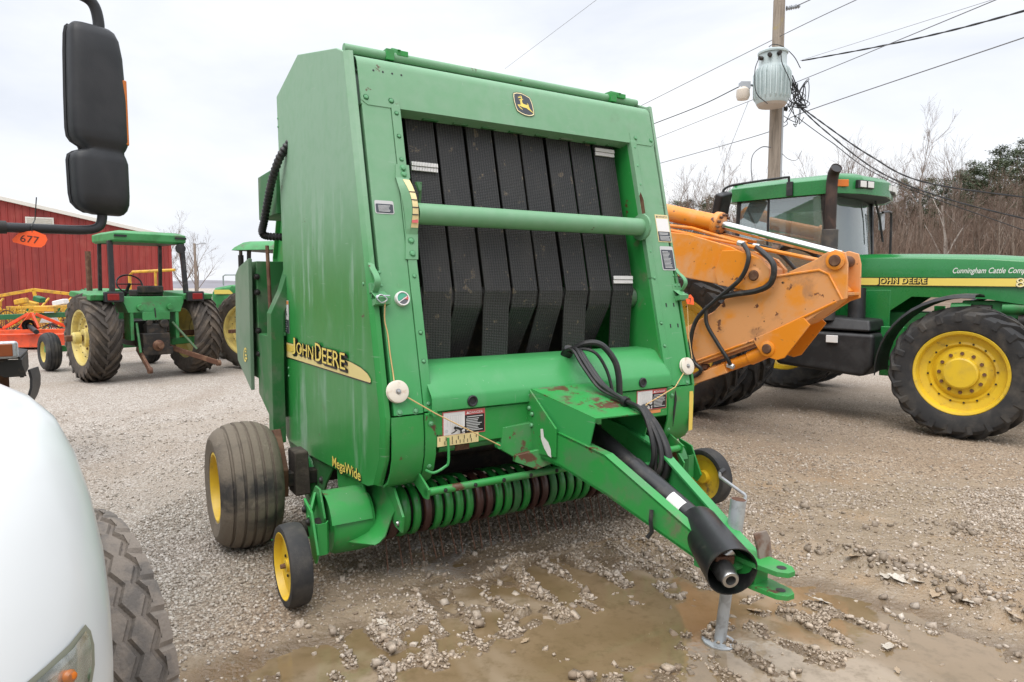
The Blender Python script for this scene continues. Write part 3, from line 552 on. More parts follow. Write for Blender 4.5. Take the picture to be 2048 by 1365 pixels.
for i, (px, y, s) in enumerate(((1352, 78, .92), (1420, 80, .98), (1372, 84, .96), (1404, 72, .84), (1480, 84, .90), (1605, 80, .68), (1640, 88, .66), (1690, 82, .62), (1912, 76, .98), (1940, 80, .94), (1972, 76, 1.08), (1998, 82, 1.02), (2022, 76, 1.12), (2046, 80, 1.05), (2072, 76, 1.14), (2110, 78, 1.12), (1885, 80, .92), (1822, 82, .84), (1850, 84, .90), (1770, 84, .80), (1985, 90, 1.12), (2035, 92, 1.15), (2150, 80, 1.15), (1800, 92, .9), (1725, 86, .78), (1930, 96, 1.0), (1955, 88, .96))):
    x = (px - 1024) / 1369 * y; e = empty('pine_tree', (x, y, float(hz(np.array([x]), np.array([y]))[0]) - .1), i * 1.7, 'dark green pine standing among the bare hillside trees', 'tree', 'pines on the hillside'); e.scale = (s, s, s)
    for nm, d_ in (('trunk', PINES[i % 3][0]), ('crown', PINES[i % 3][1])): o = bpy.data.objects.new(nm, d_); COL.objects.link(o); o.parent = e
# ---- red barn: ribbed steel sheets on a gable wall
BN = empty('red_barn', (-14.36, 29.0, 0), rad(28), 'red ribbed steel barn with cream roof trim and a louvred vent', 'barn')
wd = V(-1, 0, 0); pw = .914; slope = .222
def eave(t): return 3.66 + slope * t if t < 12.8 else 3.66 + slope * (25.6 - t)
for i in range(28):
    g = G(); a, b = i * pw, (i + 1) * pw - .004; top = lambda t: eave(t)
    g.add([V(-a, 0, 0), V(-b, 0, 0), V(-b, 0, top(b)), V(-a, 0, top(a))], [(0, 1, 2, 3)])
    for k in range(4):
        t = a + .07 + k * pw / 4; g.hexa([V(-t, 0, 0), V(-t - .055, 0, 0), V(-t - .042, -.032, 0), V(-t - .013, -.032, 0), V(-t, 0, top(t) - .01), V(-t - .055, 0, top(t) - .01), V(-t - .042, -.032, top(t) - .01), V(-t - .013, -.032, top(t) - .01)])
    g.build('wall_sheet', M['barn_red'], BN, smooth=False, fix=False)
g = G(); g.prism([V(0, 0, 0), V(-25.6, 0, 0), V(-25.6, 0, 3.6), V(-12.8, 0, 6.4), V(0, 0, 3.6)], (0, 18, 0)); g.build('body', M['barn_red'], BN).location = (0, .05, 0)
g = G(); g.bar(V(.12, -.10, 3.66), V(-12.8, -.10, 6.52), .16, .15); g.bar(V(-25.7, -.10, 3.66), V(-12.8, -.10, 6.52), .16, .15); g.build('roof_trim', M['barn_trim'], BN, bev=.01)
g = G(); g.bar(V(.05, 9, 3.72), V(-12.8, 9, 6.58), 18.3, .05); g.bar(V(-25.7, 9, 3.72), V(-12.8, 9, 6.58), 18.3, .05); g.build('roof', M['barn_trim'], BN)
g = G(); g.box((-.05, -.05, 1.8), (.10, .10, 3.6)); g.build('corner_trim', M['barn_red'], BN)
vt = empty('vent', (-4.55, -.06, 4.02)); vt.parent = BN
g = G(); g.box((0, 0, 0), (.92, .06, .56)); g.build('vent_frame', M['barn_trim'], vt, bev=.01)
for k in range(7):
    g = G(); g.box((0, -.045, -.21 + .07 * k), (.82, .012, .062), Matrix.Rotation(.5, 3, 'X')); g.build('slat', M['barn_trim'], vt)
# ================================================================== ROUND BALER
B = empty('round_baler', (0.305, 4.014, 0), rad(32.184), 'large green round baler with eight black belts and drawbar, standing on muddy gravel', 'baler')
def L(u, v, z): return Vector((u, -v, z))
def FV(z): return -0.2374 * (z - 0.98)
NF = Vector((0, -1, 0.2374)).normalized(); UF = Vector((0, 0.2374, 1)).normalized(); XF = Vector((1, 0, 0))
def F(u, z, off=0.0): return L(u, FV(z), z) + NF * off
_bolts = {}; EYR = V(0, 0, 1)
def bolt(parent, pos, nrm, r=0.0095, h=0.008, mt='green_bolt', name='bolt'):
    key = (r, h, mt)
    if key not in _bolts:
        g = G(); g.lathe([(0, h), (r * .75, h * .85), (r, h * .35), (r * 1.02, 0), (r * 1.5, 0.0), (r * 1.5, -0.003)], ax=(0, 0, 1), n=10)
        o = g.build(name, M[mt], parent); _bolts[key] = o.data
    else: o = link(name, _bolts[key], parent, smooth=False)
    o.location = pos; o.rotation_euler = V(nrm).to_track_quat('Z', 'Y').to_euler(); return o
def sidepoly(pts, u): return [L(u, v, z) for v, z in pts]
# ---- left / right side shields
for sgn in (-1, 1):
    U = 1.135 * sgn; g = G()
    out = [(FV(2.93) - .035, 2.925), (-.62, 2.975), (-1.40, 3.155), (-1.985, 3.02), (-1.93, 1.9), (-1.90, 1.20), (-1.92, .98), (-2.07, .60), (-1.93, .50), (-1.40, .50), (-.24, .570), (-.15, .60), (-.055, .76), (-.035, .98)]
    g.prism(sidepoly(out, U), (-.02 * sgn, 0, 0))
    # folded front edge of the shield
    zs = [.60, .76, .98, 1.6, 2.3, 2.86, 2.925]; vb = {.60: -.15, .76: -.055}
    vf = {.60: -.115, .76: -.02}
    rows = [[L(U, vb.get(z, FV(z) - .035), z) for z in zs], [L(U - .02 * sgn, vf.get(z, FV(z) - .008), z) for z in zs], [L(U - .046 * sgn, vf.get(z, FV(z)) - 0.0 if z in vf else FV(z), z) for z in zs], [L(U - .047 * sgn, vf.get(z, FV(z)) - .05, z) for z in zs]]
    g.sheet(rows)
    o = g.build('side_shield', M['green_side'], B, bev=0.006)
    if sgn < 0: o['label'] = 'faded chalky left side shield'
    # pressed lower inner shield with bulging teardrop cover
    g = G(); g.prism(sidepoly([(-2.13, .56), (-1.86, .375), (-1.60, .18), (-1.50, .12), (-1.30, .15), (-1.18, .23), (-1.06, .38), (-.93, .50), (-.9, .62), (-2.0, .75)], 1.112 * sgn), (-.015 * sgn, 0, 0))
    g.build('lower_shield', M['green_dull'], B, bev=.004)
    g = G(); rows = []
    for i in range(13):
        t = i / 12; zc = .505 - .34 * t; hw = .095 * math.sin(PI * min(t * .96 + .02, 1)) ** .75 * (1.15 - .35 * t); rows.append([L((1.113 + .05 * math.sin(PI * t) ** .6 * math.sin(PI * j / 8)) * sgn, -1.42 + hw * math.cos(PI * j / 8) * -1 + .06 * t, zc) for j in range(9)])
    g.sheet(rows); g.build('teardrop_cover', M['green'], B, ang=60)
    for (v_, z_) in ((-1.955, 2.86), (-1.955, 2.80), (-1.84, 1.05), (-1.84, .99), (-.24, 1.66)): bolt(B, L(U, v_, z_), (sgn, 0, 0), .009, .006)
# ---- hollow body between the shields: inner walls, floor, roof and rear gate
g = G(); wall_poly = [(-.43, 2.66), (-.55, 2.90), (-1.3, 3.05), (-2.0, 2.98), (-2.9, 2.6), (-3.25, 1.9), (-3.15, 1.15), (-2.6, .75), (-2.0, .70), (-.9, .72), (-.10, .80), (-.02, 1.0)]
for sgn in (-1, 1): g.prism(sidepoly(wall_poly, .845 * sgn), (.02 * sgn, 0, 0))
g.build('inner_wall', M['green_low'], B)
g = G(); roof = [(-.60, 2.93), (-1.3, 3.06), (-2.0, 2.99), (-2.9, 2.61), (-3.26, 1.9), (-3.16, 1.14), (-2.6, .74)]
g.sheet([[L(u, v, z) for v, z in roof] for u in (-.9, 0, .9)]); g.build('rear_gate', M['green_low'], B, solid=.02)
g = G(); g.box(L(0, -1.15, 1.7), (1.66, .03, 2.2)); g.build('rear_belt_wall', M['dark'], B)   # returning belts inside the chamber
# rear-left frame post, twine cabinet and shield seen behind the left side shield
g = G()
post = [(-1.255, .50), (-1.255, 1.05), (-1.25, 1.45), (-1.17, 1.62), (-1.12, 1.78), (-1.12, 2.5)]
for a, b in zip(post[:-1], post[1:]): g.hexa([L(a[0] + du, -1.84 - .13 * dv, a[1]) for du, dv in ((0, 0), (.09, 0), (.09, 1), (0, 1))] + [L(b[0] + du, -1.84 - .13 * dv, b[1]) for du, dv in ((0, 0), (.09, 0), (.09, 1), (0, 1))])
g.build('frame_post', M['green_dull'], B, bev=.004)
g = G(); g.prism(sidepoly([(-2.32, 1.86), (-2.36, .83), (-2.62, .93), (-2.86, 1.02), (-2.92, 1.2), (-2.86, 1.74), (-2.72, 1.80)], -1.30), (.03, 0, 0)); g.build('rear_shield', M['green_sage'], B, bev=.006)
g = G(); g.box(L(-1.06, -2.55, 1.38), (.36, .46, .92)); g.build('twine_cabinet', M['green_dull'], B, bev=.006)
g = G(); g.hexa([L(-1.24, -2.36, .80), L(-.9, -2.36, .80), L(-.9, -1.98, .66), L(-1.24, -1.98, .66), L(-1.24, -2.36, 1.28), L(-.9, -2.36, 1.28), L(-.9, -1.98, 1.28), L(-1.24, -1.98, 1.28)]); g.build('oil_tank_box', M['green_dull'], B, bev=.006)
g = G(); g.box(L(-1.0, -2.30, 2.35), (.30, .60, .34)); g.build('valve_cover', M['green_dull'], B, bev=.006)
hp = spline([L(-1.08, -1.70, 2.70), L(-1.17, -1.76, 2.56), L(-1.2, -1.90, 2.41), L(-1.2, -2.06, 2.27), L(-1.2, -2.20, 2.13), L(-1.2, -2.27, 2.06), L(-1.17, -2.25, 2.03), L(-1.05, -2.15, 2.02)], 12); g = G(); g.tube(hp, [.031 if i % 2 else .024 for i in range(len(hp))], 10)
g.build('corrugated_hose', M['hose'], B)
g = G(); g.tube([L(-1.2, -2.12, 1.95), L(-1.2, -2.05, 1.25)], .014, 8); g.build('control_rod', M['rust'], B)
for z_ in (1.72, 1.60, 1.30, 1.12): bolt(B, L(-1.24, -2.315, z_), (0, -1, 0), .016, .03, 'dark')
decal('maker_script', B, L(-1.302, -2.55, 1.10), V(0, -1, 0), V(0, 0, 1), [('text', 'C', -.06, -.06, .17, dict(shear=.25), 'd_gold'), ('rect', .03, -.035, .10, -.02, 'd_gold'), ('rect', .03, -.01, .09, .005, 'd_gold'), ('rect', .03, .02, .08, .03, 'd_gold')], M)
# ---- front columns
for sgn in (-1, 1):
    g = G(); a, b = 1.070, .905
    g.hexa([F(a * sgn, .985), F(b * sgn, .985), F(b * sgn, .985, -.3), F(a * sgn, .985, -.3), F(a * sgn, 2.655), F(b * sgn, 2.655), F(b * sgn, 2.655, -.3), F(a * sgn, 2.655, -.3)])
    g.build('front_column', M['green'], B, bev=.004)
    g = G(); g.hexa([F(.903 * sgn, .99, .006), F(.850 * sgn, .99, .006), F(.850 * sgn, .99, -.40), F(.903 * sgn, .99, -.40), F(.903 * sgn, 2.65, .006), F(.850 * sgn, 2.65, .006), F(.850 * sgn, 2.65, -.32), F(.903 * sgn, 2.65, -.32)])
    g.build('column_flange', M['green'], B, bev=.004)
    for z_ in (2.60, 2.47, 2.34, 2.20, 1.88, 1.70, 1.40, 1.25, 1.03): bolt(B, F(.877 * sgn, z_, .006), NF)
    for du in (1.04, .95): bolt(B, F(du * sgn, 1.0, .0), NF, .012, .008)
    # lower rounded front panel
    prof = [(.004, .978), (.012, .86), (.006, .76), (-.02, .68), (-.06, .62), (-.12, .585), (-.3, .565)]
    g = G(); g.sheet([[L(u * sgn, v, z) for v, z in prof] for u in (1.088, .99, .912)]); g.build('lower_front_panel', M['green_low'], B, solid=.012, ang=50)
    g = G(); g.sheet([[L(u * sgn, v + .008, z) for v, z in prof] for u in (.906, .845)]); g.build('lower_panel_strip', M['green_low'], B, solid=.012, ang=50)
    bolt(B, L(.875 * sgn, -.005, .70), (0, -1, 0)); bolt(B, L(.875 * sgn, .022, .93), (0, -1, 0))
# bale shape indicator plates on the left flange, bulged middle one with yellow scale
g = G(); g.hexa([F(-.915, 2.31, .008), F(-.838, 2.31, .008), F(-.838, 2.31, -.03), F(-.915, 2.31, -.03), F(-.925, 2.235, .010), F(-.84, 2.235, .010), F(-.84, 2.235, -.03), F(-.925, 2.235, -.03)])
g.hexa([F(-.918, 1.79, .010), F(-.845, 1.79, .010), F(-.845, 1.79, -.03), F(-.918, 1.79, -.03), F(-.90, 1.93, .010), F(-.83, 1.93, .010), F(-.83, 1.93, -.03), F(-.90, 1.93, -.03)])
rows = []; N_ = 12
for i in range(N_ + 1):
    t = i / N_; z = 2.235 - .31 * t; k = math.sin(PI * t); rows.append([F(-.925 + .025 * t + .012 * k, z, .010 + .005 * k), F(-.893 + .010 * t + .015 * k, z, .010 + .055 * k), F(-.848 + .015 * t + .006 * k, z, .010 + .050 * k), F(-.838, z, -.02)])
g.sheet(rows); g.build('indicator_plate', M['green'], B, bev=.003)
g = G(); rows = []
for i in range(N_ + 1):
    t = .04 + .86 * i / N_; z = 2.235 - .31 * t; k = math.sin(PI * t); rows.append([F(-.891 + .010 * t + .015 * k, z, .013 + .055 * k), F(-.850 + .015 * t + .006 * k, z, .013 + .051 * k)])
g.sheet(rows)
for q in (.30, .45, .58, .70): 
    z = 2.235 - .31 * q; k = math.sin(PI * q); c_ = F(-.872 + .012 * q + .010 * k, z, .0155 + .053 * k); g.add([c_ + XF * x + UF * y for x, y in ((-.018, -.003), (.018, -.003), (.018, .003), (-.018, .003))], [(0, 1, 2, 3)], 1)
q = .80; z = 2.235 - .31 * q; k = math.sin(PI * q); c_ = F(-.872 + .012 * q + .010 * k, z, .0160 + .053 * k); g.add([c_ + XF * x + UF * y for x, y in ((-.018, -.01), (.018, -.01), (.018, .01), (-.018, .01))], [(0, 1, 2, 3)], 2)
g.build('size_scale', [M['d_cream'], M['d_black'], M['d_red']], B, fix=False)
g = G(); g.prism([F(-.83, 2.20, .06), F(-.79, 2.205, .05), F(-.80, 2.16, .05), F(-.815, 2.15, .06)], NF * -.02); g.tube([F(-.80, 2.2, .05), F(-.80, 2.12, .02), F(-.795, 2.06, -.05)], .008, 6); g.build('size_pointer', M['green_dull'], B)
for z_ in (2.29, 2.255): bolt(B, F(-.875, z_, .010), NF, .014, .010)
for z_ in (1.89, 1.82): bolt(B, F(-.875, z_, .010), NF, .014, .010)
# right inner reinforcement plate on the flange (upper length)
g = G(); g.hexa([F(.895, 1.70, .008), F(.846, 1.70, .012), F(.846, 1.75, -.30), F(.895, 1.75, -.30), F(.895, 2.64, .008), F(.846, 2.64, .012), F(.846, 2.64, -.30), F(.895, 2.64, -.30)]); g.build('flange_plate', M['green'], B, bev=.003)
decal('rust_stain', B, L(.8455, -.30, 2.20), V(0, 1, 0), EYR, [('poly', [(-.07, -.06), (-.02, -.075), (.035, -.055), (.02, .0), (-.02, .085), (-.05, .03)], 'rust')], M)
# ---- top beam with rolled upper edge
prof = [F(0, 2.632, -.10), F(0, 2.632, 0), F(0, 2.75, .002), F(0, 2.855, .0)]
for i in range(1, 7):
    a = i / 6 * rad(72); prof.append(F(0, 2.855 + .075 * math.sin(a), -.075 * (1 - math.cos(a))))
prof += [L(0, -.62, 2.955), L(0, -1.2, 3.06)]
g = G(); us = (-1.075, -.8, -.4, 0, .4, .8, 1.075)
g.sheet([[p + XF * u for p in prof] for u in us])
for s_ in (-1, 1):      # end tabs lapped over the columns
    g.prism([F(1.072 * s_, 2.70, .004), F(1.072 * s_, 2.652, .004), F(1.04 * s_, 2.628, .004), F(.86 * s_, 2.628, .004), F(.852 * s_, 2.66, .004), F(.852 * s_, 2.70, .004)], NF * -.004)
g.build('top_beam', M['green'], B, solid=.006, ang=50)
for u_ in (-1.045, -.90, .90, 1.045): bolt(B, F(u_, 2.668, .004), NF, .012, .009)
for i in range(4):
    g = G(); p = F(-.985 + .055 * i, 2.83, .001); g.lathe([(0, .001), (.006, .001), (.006, -.004)], p, NF, 8); g.build('bolt_hole', M['d_black'], B)
g = G(); g.tube([L(-1.095, -.60, 2.975), L(1.10, -.62, 2.98)], .027, 16); g.build('roof_tube', M['green'], B)
g = G(); g.bar(L(-.96, -.80, 3.035), L(.98, -.80, 3.035), .05, .05); g.bar(L(-.9, -.95, 3.07), L(.5, -.95, 3.07), .03, .04); g.build('roof_rail', M['green'], B, bev=.004)
for u_ in (-.75, .93):
    g = G(); g.box(L(u_, -.66, 3.0), (.07, .17, .03)); g.prism([L(u_ - .035, -.56, 3.012), L(u_ - .035, -.66, 3.05), L(u_ - .035, -.74, 3.05), L(u_ - .035, -.74, 2.99)], (.02, 0, 0)); g.box(L(u_ - .08, -.60, 2.98), (.05, .062, .062)); g.build('roof_clamp', M['green_rust'], B, bev=.003)
# ---- belts
bw, pitch = .176, .197
rowU = [-.69 + pitch * i for i in range(8)]
recess = {1: .24, 3: .26, 4: .18, 6: .24}
for i, uc in enumerate(rowU):
    dv = random.uniform(-.006, .006); sk = random.uniform(-.006, .006)
    path = [(FV(2.95) - .16 + dv, 2.95), (FV(2.62) - .105 + dv, 2.62), (FV(2.1) - .105 + dv, 2.1), (FV(1.62) - .105 + dv, 1.62), (-.268, 1.575), (-.272, 1.54)]
    if i in recess: path += [(-.280, 1.515), (-.272 - recess[i] * 1.4, .98)]
    else: path += [(-.278, 1.51), (-.31, .98)]
    g = G(); n_ = len(path)
    rows = []
    for s_, (v_, z_) in enumerate(path):
        sh = sk * (s_ / n_); rows.append([L(uc - bw / 2 + sh, v_, z_), L(uc + bw / 2 + sh, v_, z_)])
    g.sheet(rows); g.build('belt', M['belt'], B, solid=.011, ang=14)
def lacing(u0, z0, n, v0):
    g = G()
    for k in range(n):
        for q in (-1, 1): g.box(L(u0 + k * .0098, v0 + .012, z0 + q * .0135), (.0058, .010, .023), Matrix.Rotation(-.23, 3, 'X'))
    g.box(L(u0 + n * .0049, v0 + .006, z0), (n * .0098, .006, .010), mi=1)
    g.build('belt_lacing', [M['d_white'], M['dark']], B)
lacing(rowU[0] - .082, 2.33, 17, FV(2.33) - .105); lacing(rowU[7] - .082, 2.56, 17, FV(2.56) - .105); lacing(rowU[7] - .082, 1.69, 17, FV(1.69) - .105)
g = G(); g.tube([L(-.84, -.365, 1.57), L(.84, -.365, 1.57)], .075, 20); g.build('idler_roller', M['steel'], B)
g = G(); g.tube([L(-.84, -.62, 2.70), L(.84, -.62, 2.70)], .07, 16); g.build('upper_roller', M['dark'], B)
for i in range(8):
    g = G(); g.box(L(rowU[i] + .06, -.47, 2.625), (.10, .03, .035)); g.build('belt_guide', M['green_dull'], B, bev=.003)
g = G(); g.tube([L(-.83, -.245, 2.044), L(.84, -.245, 2.044)], .058, 28, False); g.build('cross_tube', M['green'], B)
g = G(); g.lathe([(.0, 0), (.058, 0), (.088, .004), (.090, .016), (.086, .024), (0, .024)], L(.815, -.245, 2.044), (1, 0, 0), 28); g.build('tube_flange', M['green'], B)
# ---- curved shelf over the feed opening
prof = [(-.30, 1.232), (-.155, 1.228), (-.11, 1.215), (.020, 1.078), (.030, 1.058), (.030, .992), (.015, .988)]
g = G(); g.sheet([[L(u, v, z) for v, z in prof] for u in (-.872, .852)]); g.build('front_shelf', M['green'], B, solid=.006, ang=50, bev=.004)
g = G(); g.prism([L(.852, v, z) for v, z in ((-.30, 1.232), (-.11, 1.215), (.020, 1.078), (.030, .992), (-.3, .992))], (.004, 0, 0)); g.build('shelf_end', M['green'], B)
for u_, z_ in ((-.633, 1.030), (.602, 1.036)):
    g = G(); g.lathe([(.016, -.004), (.018, .006), (.026, .010), (.031, .006), (.031, -.003)], L(u_, .031, z_), (0, -1, 0), 20); g.lathe([(0, 0), (.017, 0.001)], L(u_, .033, z_), (0, -1, 0), 16); g.build('rubber_grommet', M['black'], B)
# ---- lower cross beam
g = G(); g.prism([L(-.90, v, z) for v, z in ((.004, .984), (.012, .978), (.012, .80), (-.01, .79), (-.06, .79), (-.06, .984))], (1.80, 0, 0)); g.build('lower_beam', M['green_low'], B, bev=.004)
g = G(); g.box(L(-.35, .016, 1.025), (.17, .012, .075)); g.build('mount_plate', M['green'], B, bev=.002); bolt(B, L(-.31, .022, 1.03), (0, -1, 0))
for u_, z_ in ((-.845, .90), (-.835, .86), (-.80, .80), (.83, .92), (.82, .87)):
    g = G(); g.lathe([(0, .001), (.005, .001)], L(u_, .013, z_), (0, -1, 0), 8); g.build('bolt_hole', M['d_black'], B)
# rusty hydraulic pieces in the shadow under the beam
g = G(); g.tube([L(-.80, -.06, .77), L(-.35, -.06, .775)], .022, 10); g.build('hydraulic_pipe', M['green_rust'], B)
g = G(); g.box(L(-.66, -.06, .775), (.09, .05, .05)); g.build('valve_block', M['rust'], B, bev=.004)
g = G(); g.tube(spline([L(-.78, .03, .845), L(-.78, .032, .72), L(-.80, .028, .69), L(-.86, .02, .665), L(-.90, 0, .68)], 5), .0075, 8); g.build('rod_handle', M['green'], B)
# brackets left of the tongue
g = G(); g.prism([L(-.43, .014, .858), L(-.255, .05, .875), L(-.25, .06, .72), L(-.33, .05, .66), L(-.445, .014, .735)], (0, .05, 0)); g.build('tongue_bracket', M['green_rust'], B, bev=.004)
g = G(); g.prism([L(-.37, .055, .70), L(-.22, .15, .745), L(-.20, .18, .66), L(-.27, .12, .62), L(-.37, .05, .66)], (0, .03, 0)); g.build('bracket_web', M['green_rust'], B, bev=.003)
g = G(); g.tube([L(-.47, .05, .765), L(-.47, .02, .765)], .018, 12); g.build('twine_eye', M['green'], B)
g = G(); g.tube([L(-.865, .05, .985), L(-.865, .0, .985)], .016, 10); g.build('twine_eye', M['green'], B)
# ---- tongue: gearbox hood, side plates and two converging beams
g = G()
A = [L(-.25, .03, 1.058), L(.245, .03, 1.058), L(.20, .525, .955), L(-.20, .545, .968)]; th = .008
def quadsheet(name, q, mt, s_=.007): gg = G(); gg.add(q, [(0, 1, 2, 3)]); return gg.build(name, M[mt], B, solid=s_)
quadsheet('hood_top', A, 'hood_rust')
quadsheet('hood_side', [A[0], A[3], L(-.20, .495, .81), L(-.25, .20, .87)], 'green')
quadsheet('hood_side', [A[1], A[2], L(.20, .48, .79), L(.25, .06, .87)], 'green')
g = G(); g.prism([L(-.262, .005, 1.055), L(-.262, .03, 1.06), L(-.262, .285, .880), L(-.262, .28, .722), L(-.262, -.03, .695)], (.012, 0, 0)); g.build('side_plate', M['green_low'], B, bev=.002)
for v_, z_ in ((.02, 1.03), (.03, .955), (.06, .925), (.055, .86), (.03, .845)): bolt(B, L(-.262, v_, z_), (-1, 0, 0), .012, .012)
decal('worn_sticker', B, L(-.2625, .19, .80), V(0, -1, 0), V(0, 0, 1), [('poly', [(-.045, .055), (-.02, .06), (-.01, .015), (.03, -.005), (.055, -.04), (.06, -.085), (.03, -.08), (-.01, -.045), (-.04, .0)], 'd_white')], M)
decal('worn_sticker', B, L(.02, .40, .984), V(1, 0, 0), V(0, 1, .205), [('rect', -.06, -.03, .09, .03, 'd_grey'), ('poly', [(-.04, -.10), (.03, -.085), (.09, -.10), (.08, -.06), (.0, -.05), (-.05, -.07)], 'd_white')], M, lift=.004)
for s_ in (-1, 1):      # channel beams, open to the inside, tapering to the hitch
    st = [(.06, .255, .875, .685), (.30, .245, .855, .675), (.62, .20, .800, .60), (1.16, .125, .545, .435), (1.36, .10, .455, .37)]
    g = G()
    for a, b in zip(st[:-1], st[1:]):
        for w0, w1, lo in ((0, .012, None), (0, .055, 't'), (0, .055, 'b')):
            P8 = []
            for v_, u_, zt, zb in (a, b):
                z0, z1 = (zb, zt) if lo is None else ((zt - .012, zt + .001) if lo == 't' else (zb - .001, zb + .012))
                P8.append([L(s_ * (u_ - w0), v_, z0), L(s_ * (u_ - w1), v_, z0), L(s_ * (u_ - w1), v_, z1), L(s_ * (u_ - w0), v_, z1)])
            g.hexa(P8[0] + P8[1])
    g.build('tongue_beam', M['green_rust' if s_ < 0 else 'green'], B)
for v_, z_, w_ in ((.60, .66, .36), (1.16, .44, .22)):
    g = G(); g.box(L(0, v_, z_), (w_, .04, .10)); g.build('tongue_crossmember', M['green'], B, bev=.004)
# ---- PTO shaft: guard tube, bell shield, yoke
p0, p1 = L(.02, .25, .83), L(-.005, 1.06, .545); d = (p1 - p0).normalized()
g = G(); g.tube([p0, p0 + d * .40], .050, 20); g.tube([p0 + d * .38, p1 + d * .08], .056, 24); g.build('pto_guard_tube', M['blackpaint'], B)
d2 = (L(-.155, 1.395, .462) - L(.005, 1.06, .535)).normalized(); c0 = L(.005, 1.06, .535)
g = G(); g.lathe([(.060, -.02), (.088, -.015), (.094, .005), (.096, .10), (.103, .24), (.111, .375), (.106, .375), (.099, .24), (.090, .06), (.03, .05)], c0, d2, 36); g.build('pto_bell_shield', M['blackpaint'], B, ang=50)
for a_ in (.7, 1.5):
    x_ = d2.orthogonal().normalized(); y_ = d2.cross(x_); g = G()
c1 = c0 + d2 * .20
g = G(); g.tube([c1, c1 + d2 * .06], .040, 16); g.box(c1 + d2 * .075, (.085, .06, .05), d2.to_track_quat('Y', 'Z').to_matrix()); g.build('pto_cross_joint', M['rust'], B, bev=.006)
g = G(); x_ = d2.orthogonal().normalized(); g.tube([c1 + d2 * .07 - x_ * .055, c1 + d2 * .07 + x_ * .055], .026, 12); g.build('pto_bearing_cap', M['steel'], B)
cc = c1 + d2 * .075 + L(-.01, 0, -.032)
g = G(); g.lathe([(.022, .105), (.034, .105), (.038, .098), (.038, .07), (.046, .05), (.046, 0), (.020, 0)], cc, d2, 24); g.lathe([(.022, .105), (.020, .03), (0, .03)], cc, d2, 24); g.build('pto_yoke', M['steel'], B)
tdir = d.cross(V(1, 0, 0)).normalized(); tdir = tdir if tdir.z > 0 else -tdir
pm = p0 + d * .73; sv = (V(-1, 0, 0) * .86 + tdir * .5).normalized()
g = G(); rows = []
for i in range(7):
    a = rad(10 + 12 * i); nrm = tdir * math.cos(a) - V(1, 0, 0) * math.sin(a); rows.append([pm + nrm * .0575 - d * .045, pm + nrm * .0575 + d * .045])
g.sheet(rows); g.build('warning_tag', M['d_white'], B)
g = G(); g.tube([L(-.17, .93, .60), L(-.185, .94, .55), L(-.18, .945, .50), L(-.195, .93, .47)], .011, 6); g.build('rubber_strap', M['hose'], B)
# ---- hitch clevis
for z_, dz in ((.468, 0), (.372, 0)):
    g = G(); poly = [(-.055, 1.25), (-.06, 1.42), (-.05, 1.53), (-.02, 1.565), (.02, 1.565), (.05, 1.53), (.06, 1.42), (.055, 1.25)]
    hole = [(.016 * math.cos(a * PI / 6), 1.515 + .016 * math.sin(a * PI / 6)) for a in range(12)]
    g.prism([L(u, v, z_) for u, v in poly], (0, 0, .022)); g.build('hitch_plate', M['green_rust'], B, bev=.002)
    g = G(); g.lathe([(0, 0), (.020, 0)], L(0, 1.515, z_ + .0235), (0, 0, 1), 16); g.build('pin_hole', M['d_black'], B)
g = G(); g.box(L(0, 1.34, .43), (.09, .16, .10)); g.build('hitch_block', M['green_low'], B, bev=.006)
g = G(); g.prism([L(.00, 1.40, .50), L(.08, 1.40, .50), L(.085, 1.38, .58), L(.09, 1.36, .605), L(.01, 1.36, .605), L(.0, 1.385, .57)], (0, -.012, 0)); g.build('cable_holder', mat('worn_steel', (0.20, 0.16, 0.13), .6, .3, col2=(0.12, 0.06, 0.035), nsc=14), B, bev=.002).location = (0, 0, -.02)
g = G(); g.tube([L(0.03, 1.39, .49), L(.03, 1.39, .525)], .012, 8); g.build('hitch_pin', M['rust'], B)
# ---- jack stand
jb, jt = L(.085, 1.135, -.022), L(.150, 1.185, .80); jd = (jt - jb).normalized(); jb2 = jb; jb = jb + jd * .034
g = G(); g.tube([jb2, jb + jd * .42], .0275, 20); g.build('jack_inner_tube', M['zinc'], B)
g = G(); g.tube([jb + jd * .38, jb + jd * .655], .036, 20); g.build('jack_outer_tube', M['zinc'], B)
g = G(); g.lathe([(0, .0), (.034, 0)], jb + jd * .656, jd, 16); g.build('jack_cap', M['rust'], B)
g = G(); q = [(.085 + .075 * math.cos(a), 1.13 + .085 * math.sin(a)) for a in (rad(x) for x in (15, 45, 75, 105, 135, 165, 195, 225, 255, 285, 315, 345))]; g.prism([L(u, v, -.030) for u, v in q], (0, 0, .010)); g.build('jack_foot', M['zinc'], B, bev=.003)
t0 = jb + jd * .66
g = G(); g.tube(spline([t0 + L(.035, 0, -.03), t0 + L(.045, .0, .005), t0 + L(.02, -.02, .03), t0 + L(-.045, -.055, .085), t0 + L(-.06, -.06, .098), t0 + L(-.06, -.06, .12)], 5), .0075, 8); g.build('jack_crank', M['zinc'], B)
g = G(); g.tube([t0 + L(-.06, -.06, .115), t0 + L(-.035, -.058, .125)], .013, 10); g.build('crank_grip', M['black'], B)
g = G(); g.box(L(.115, 1.16, .44), (.08, .11, .09)); g.build('jack_mount', M['green_low'], B, bev=.004)
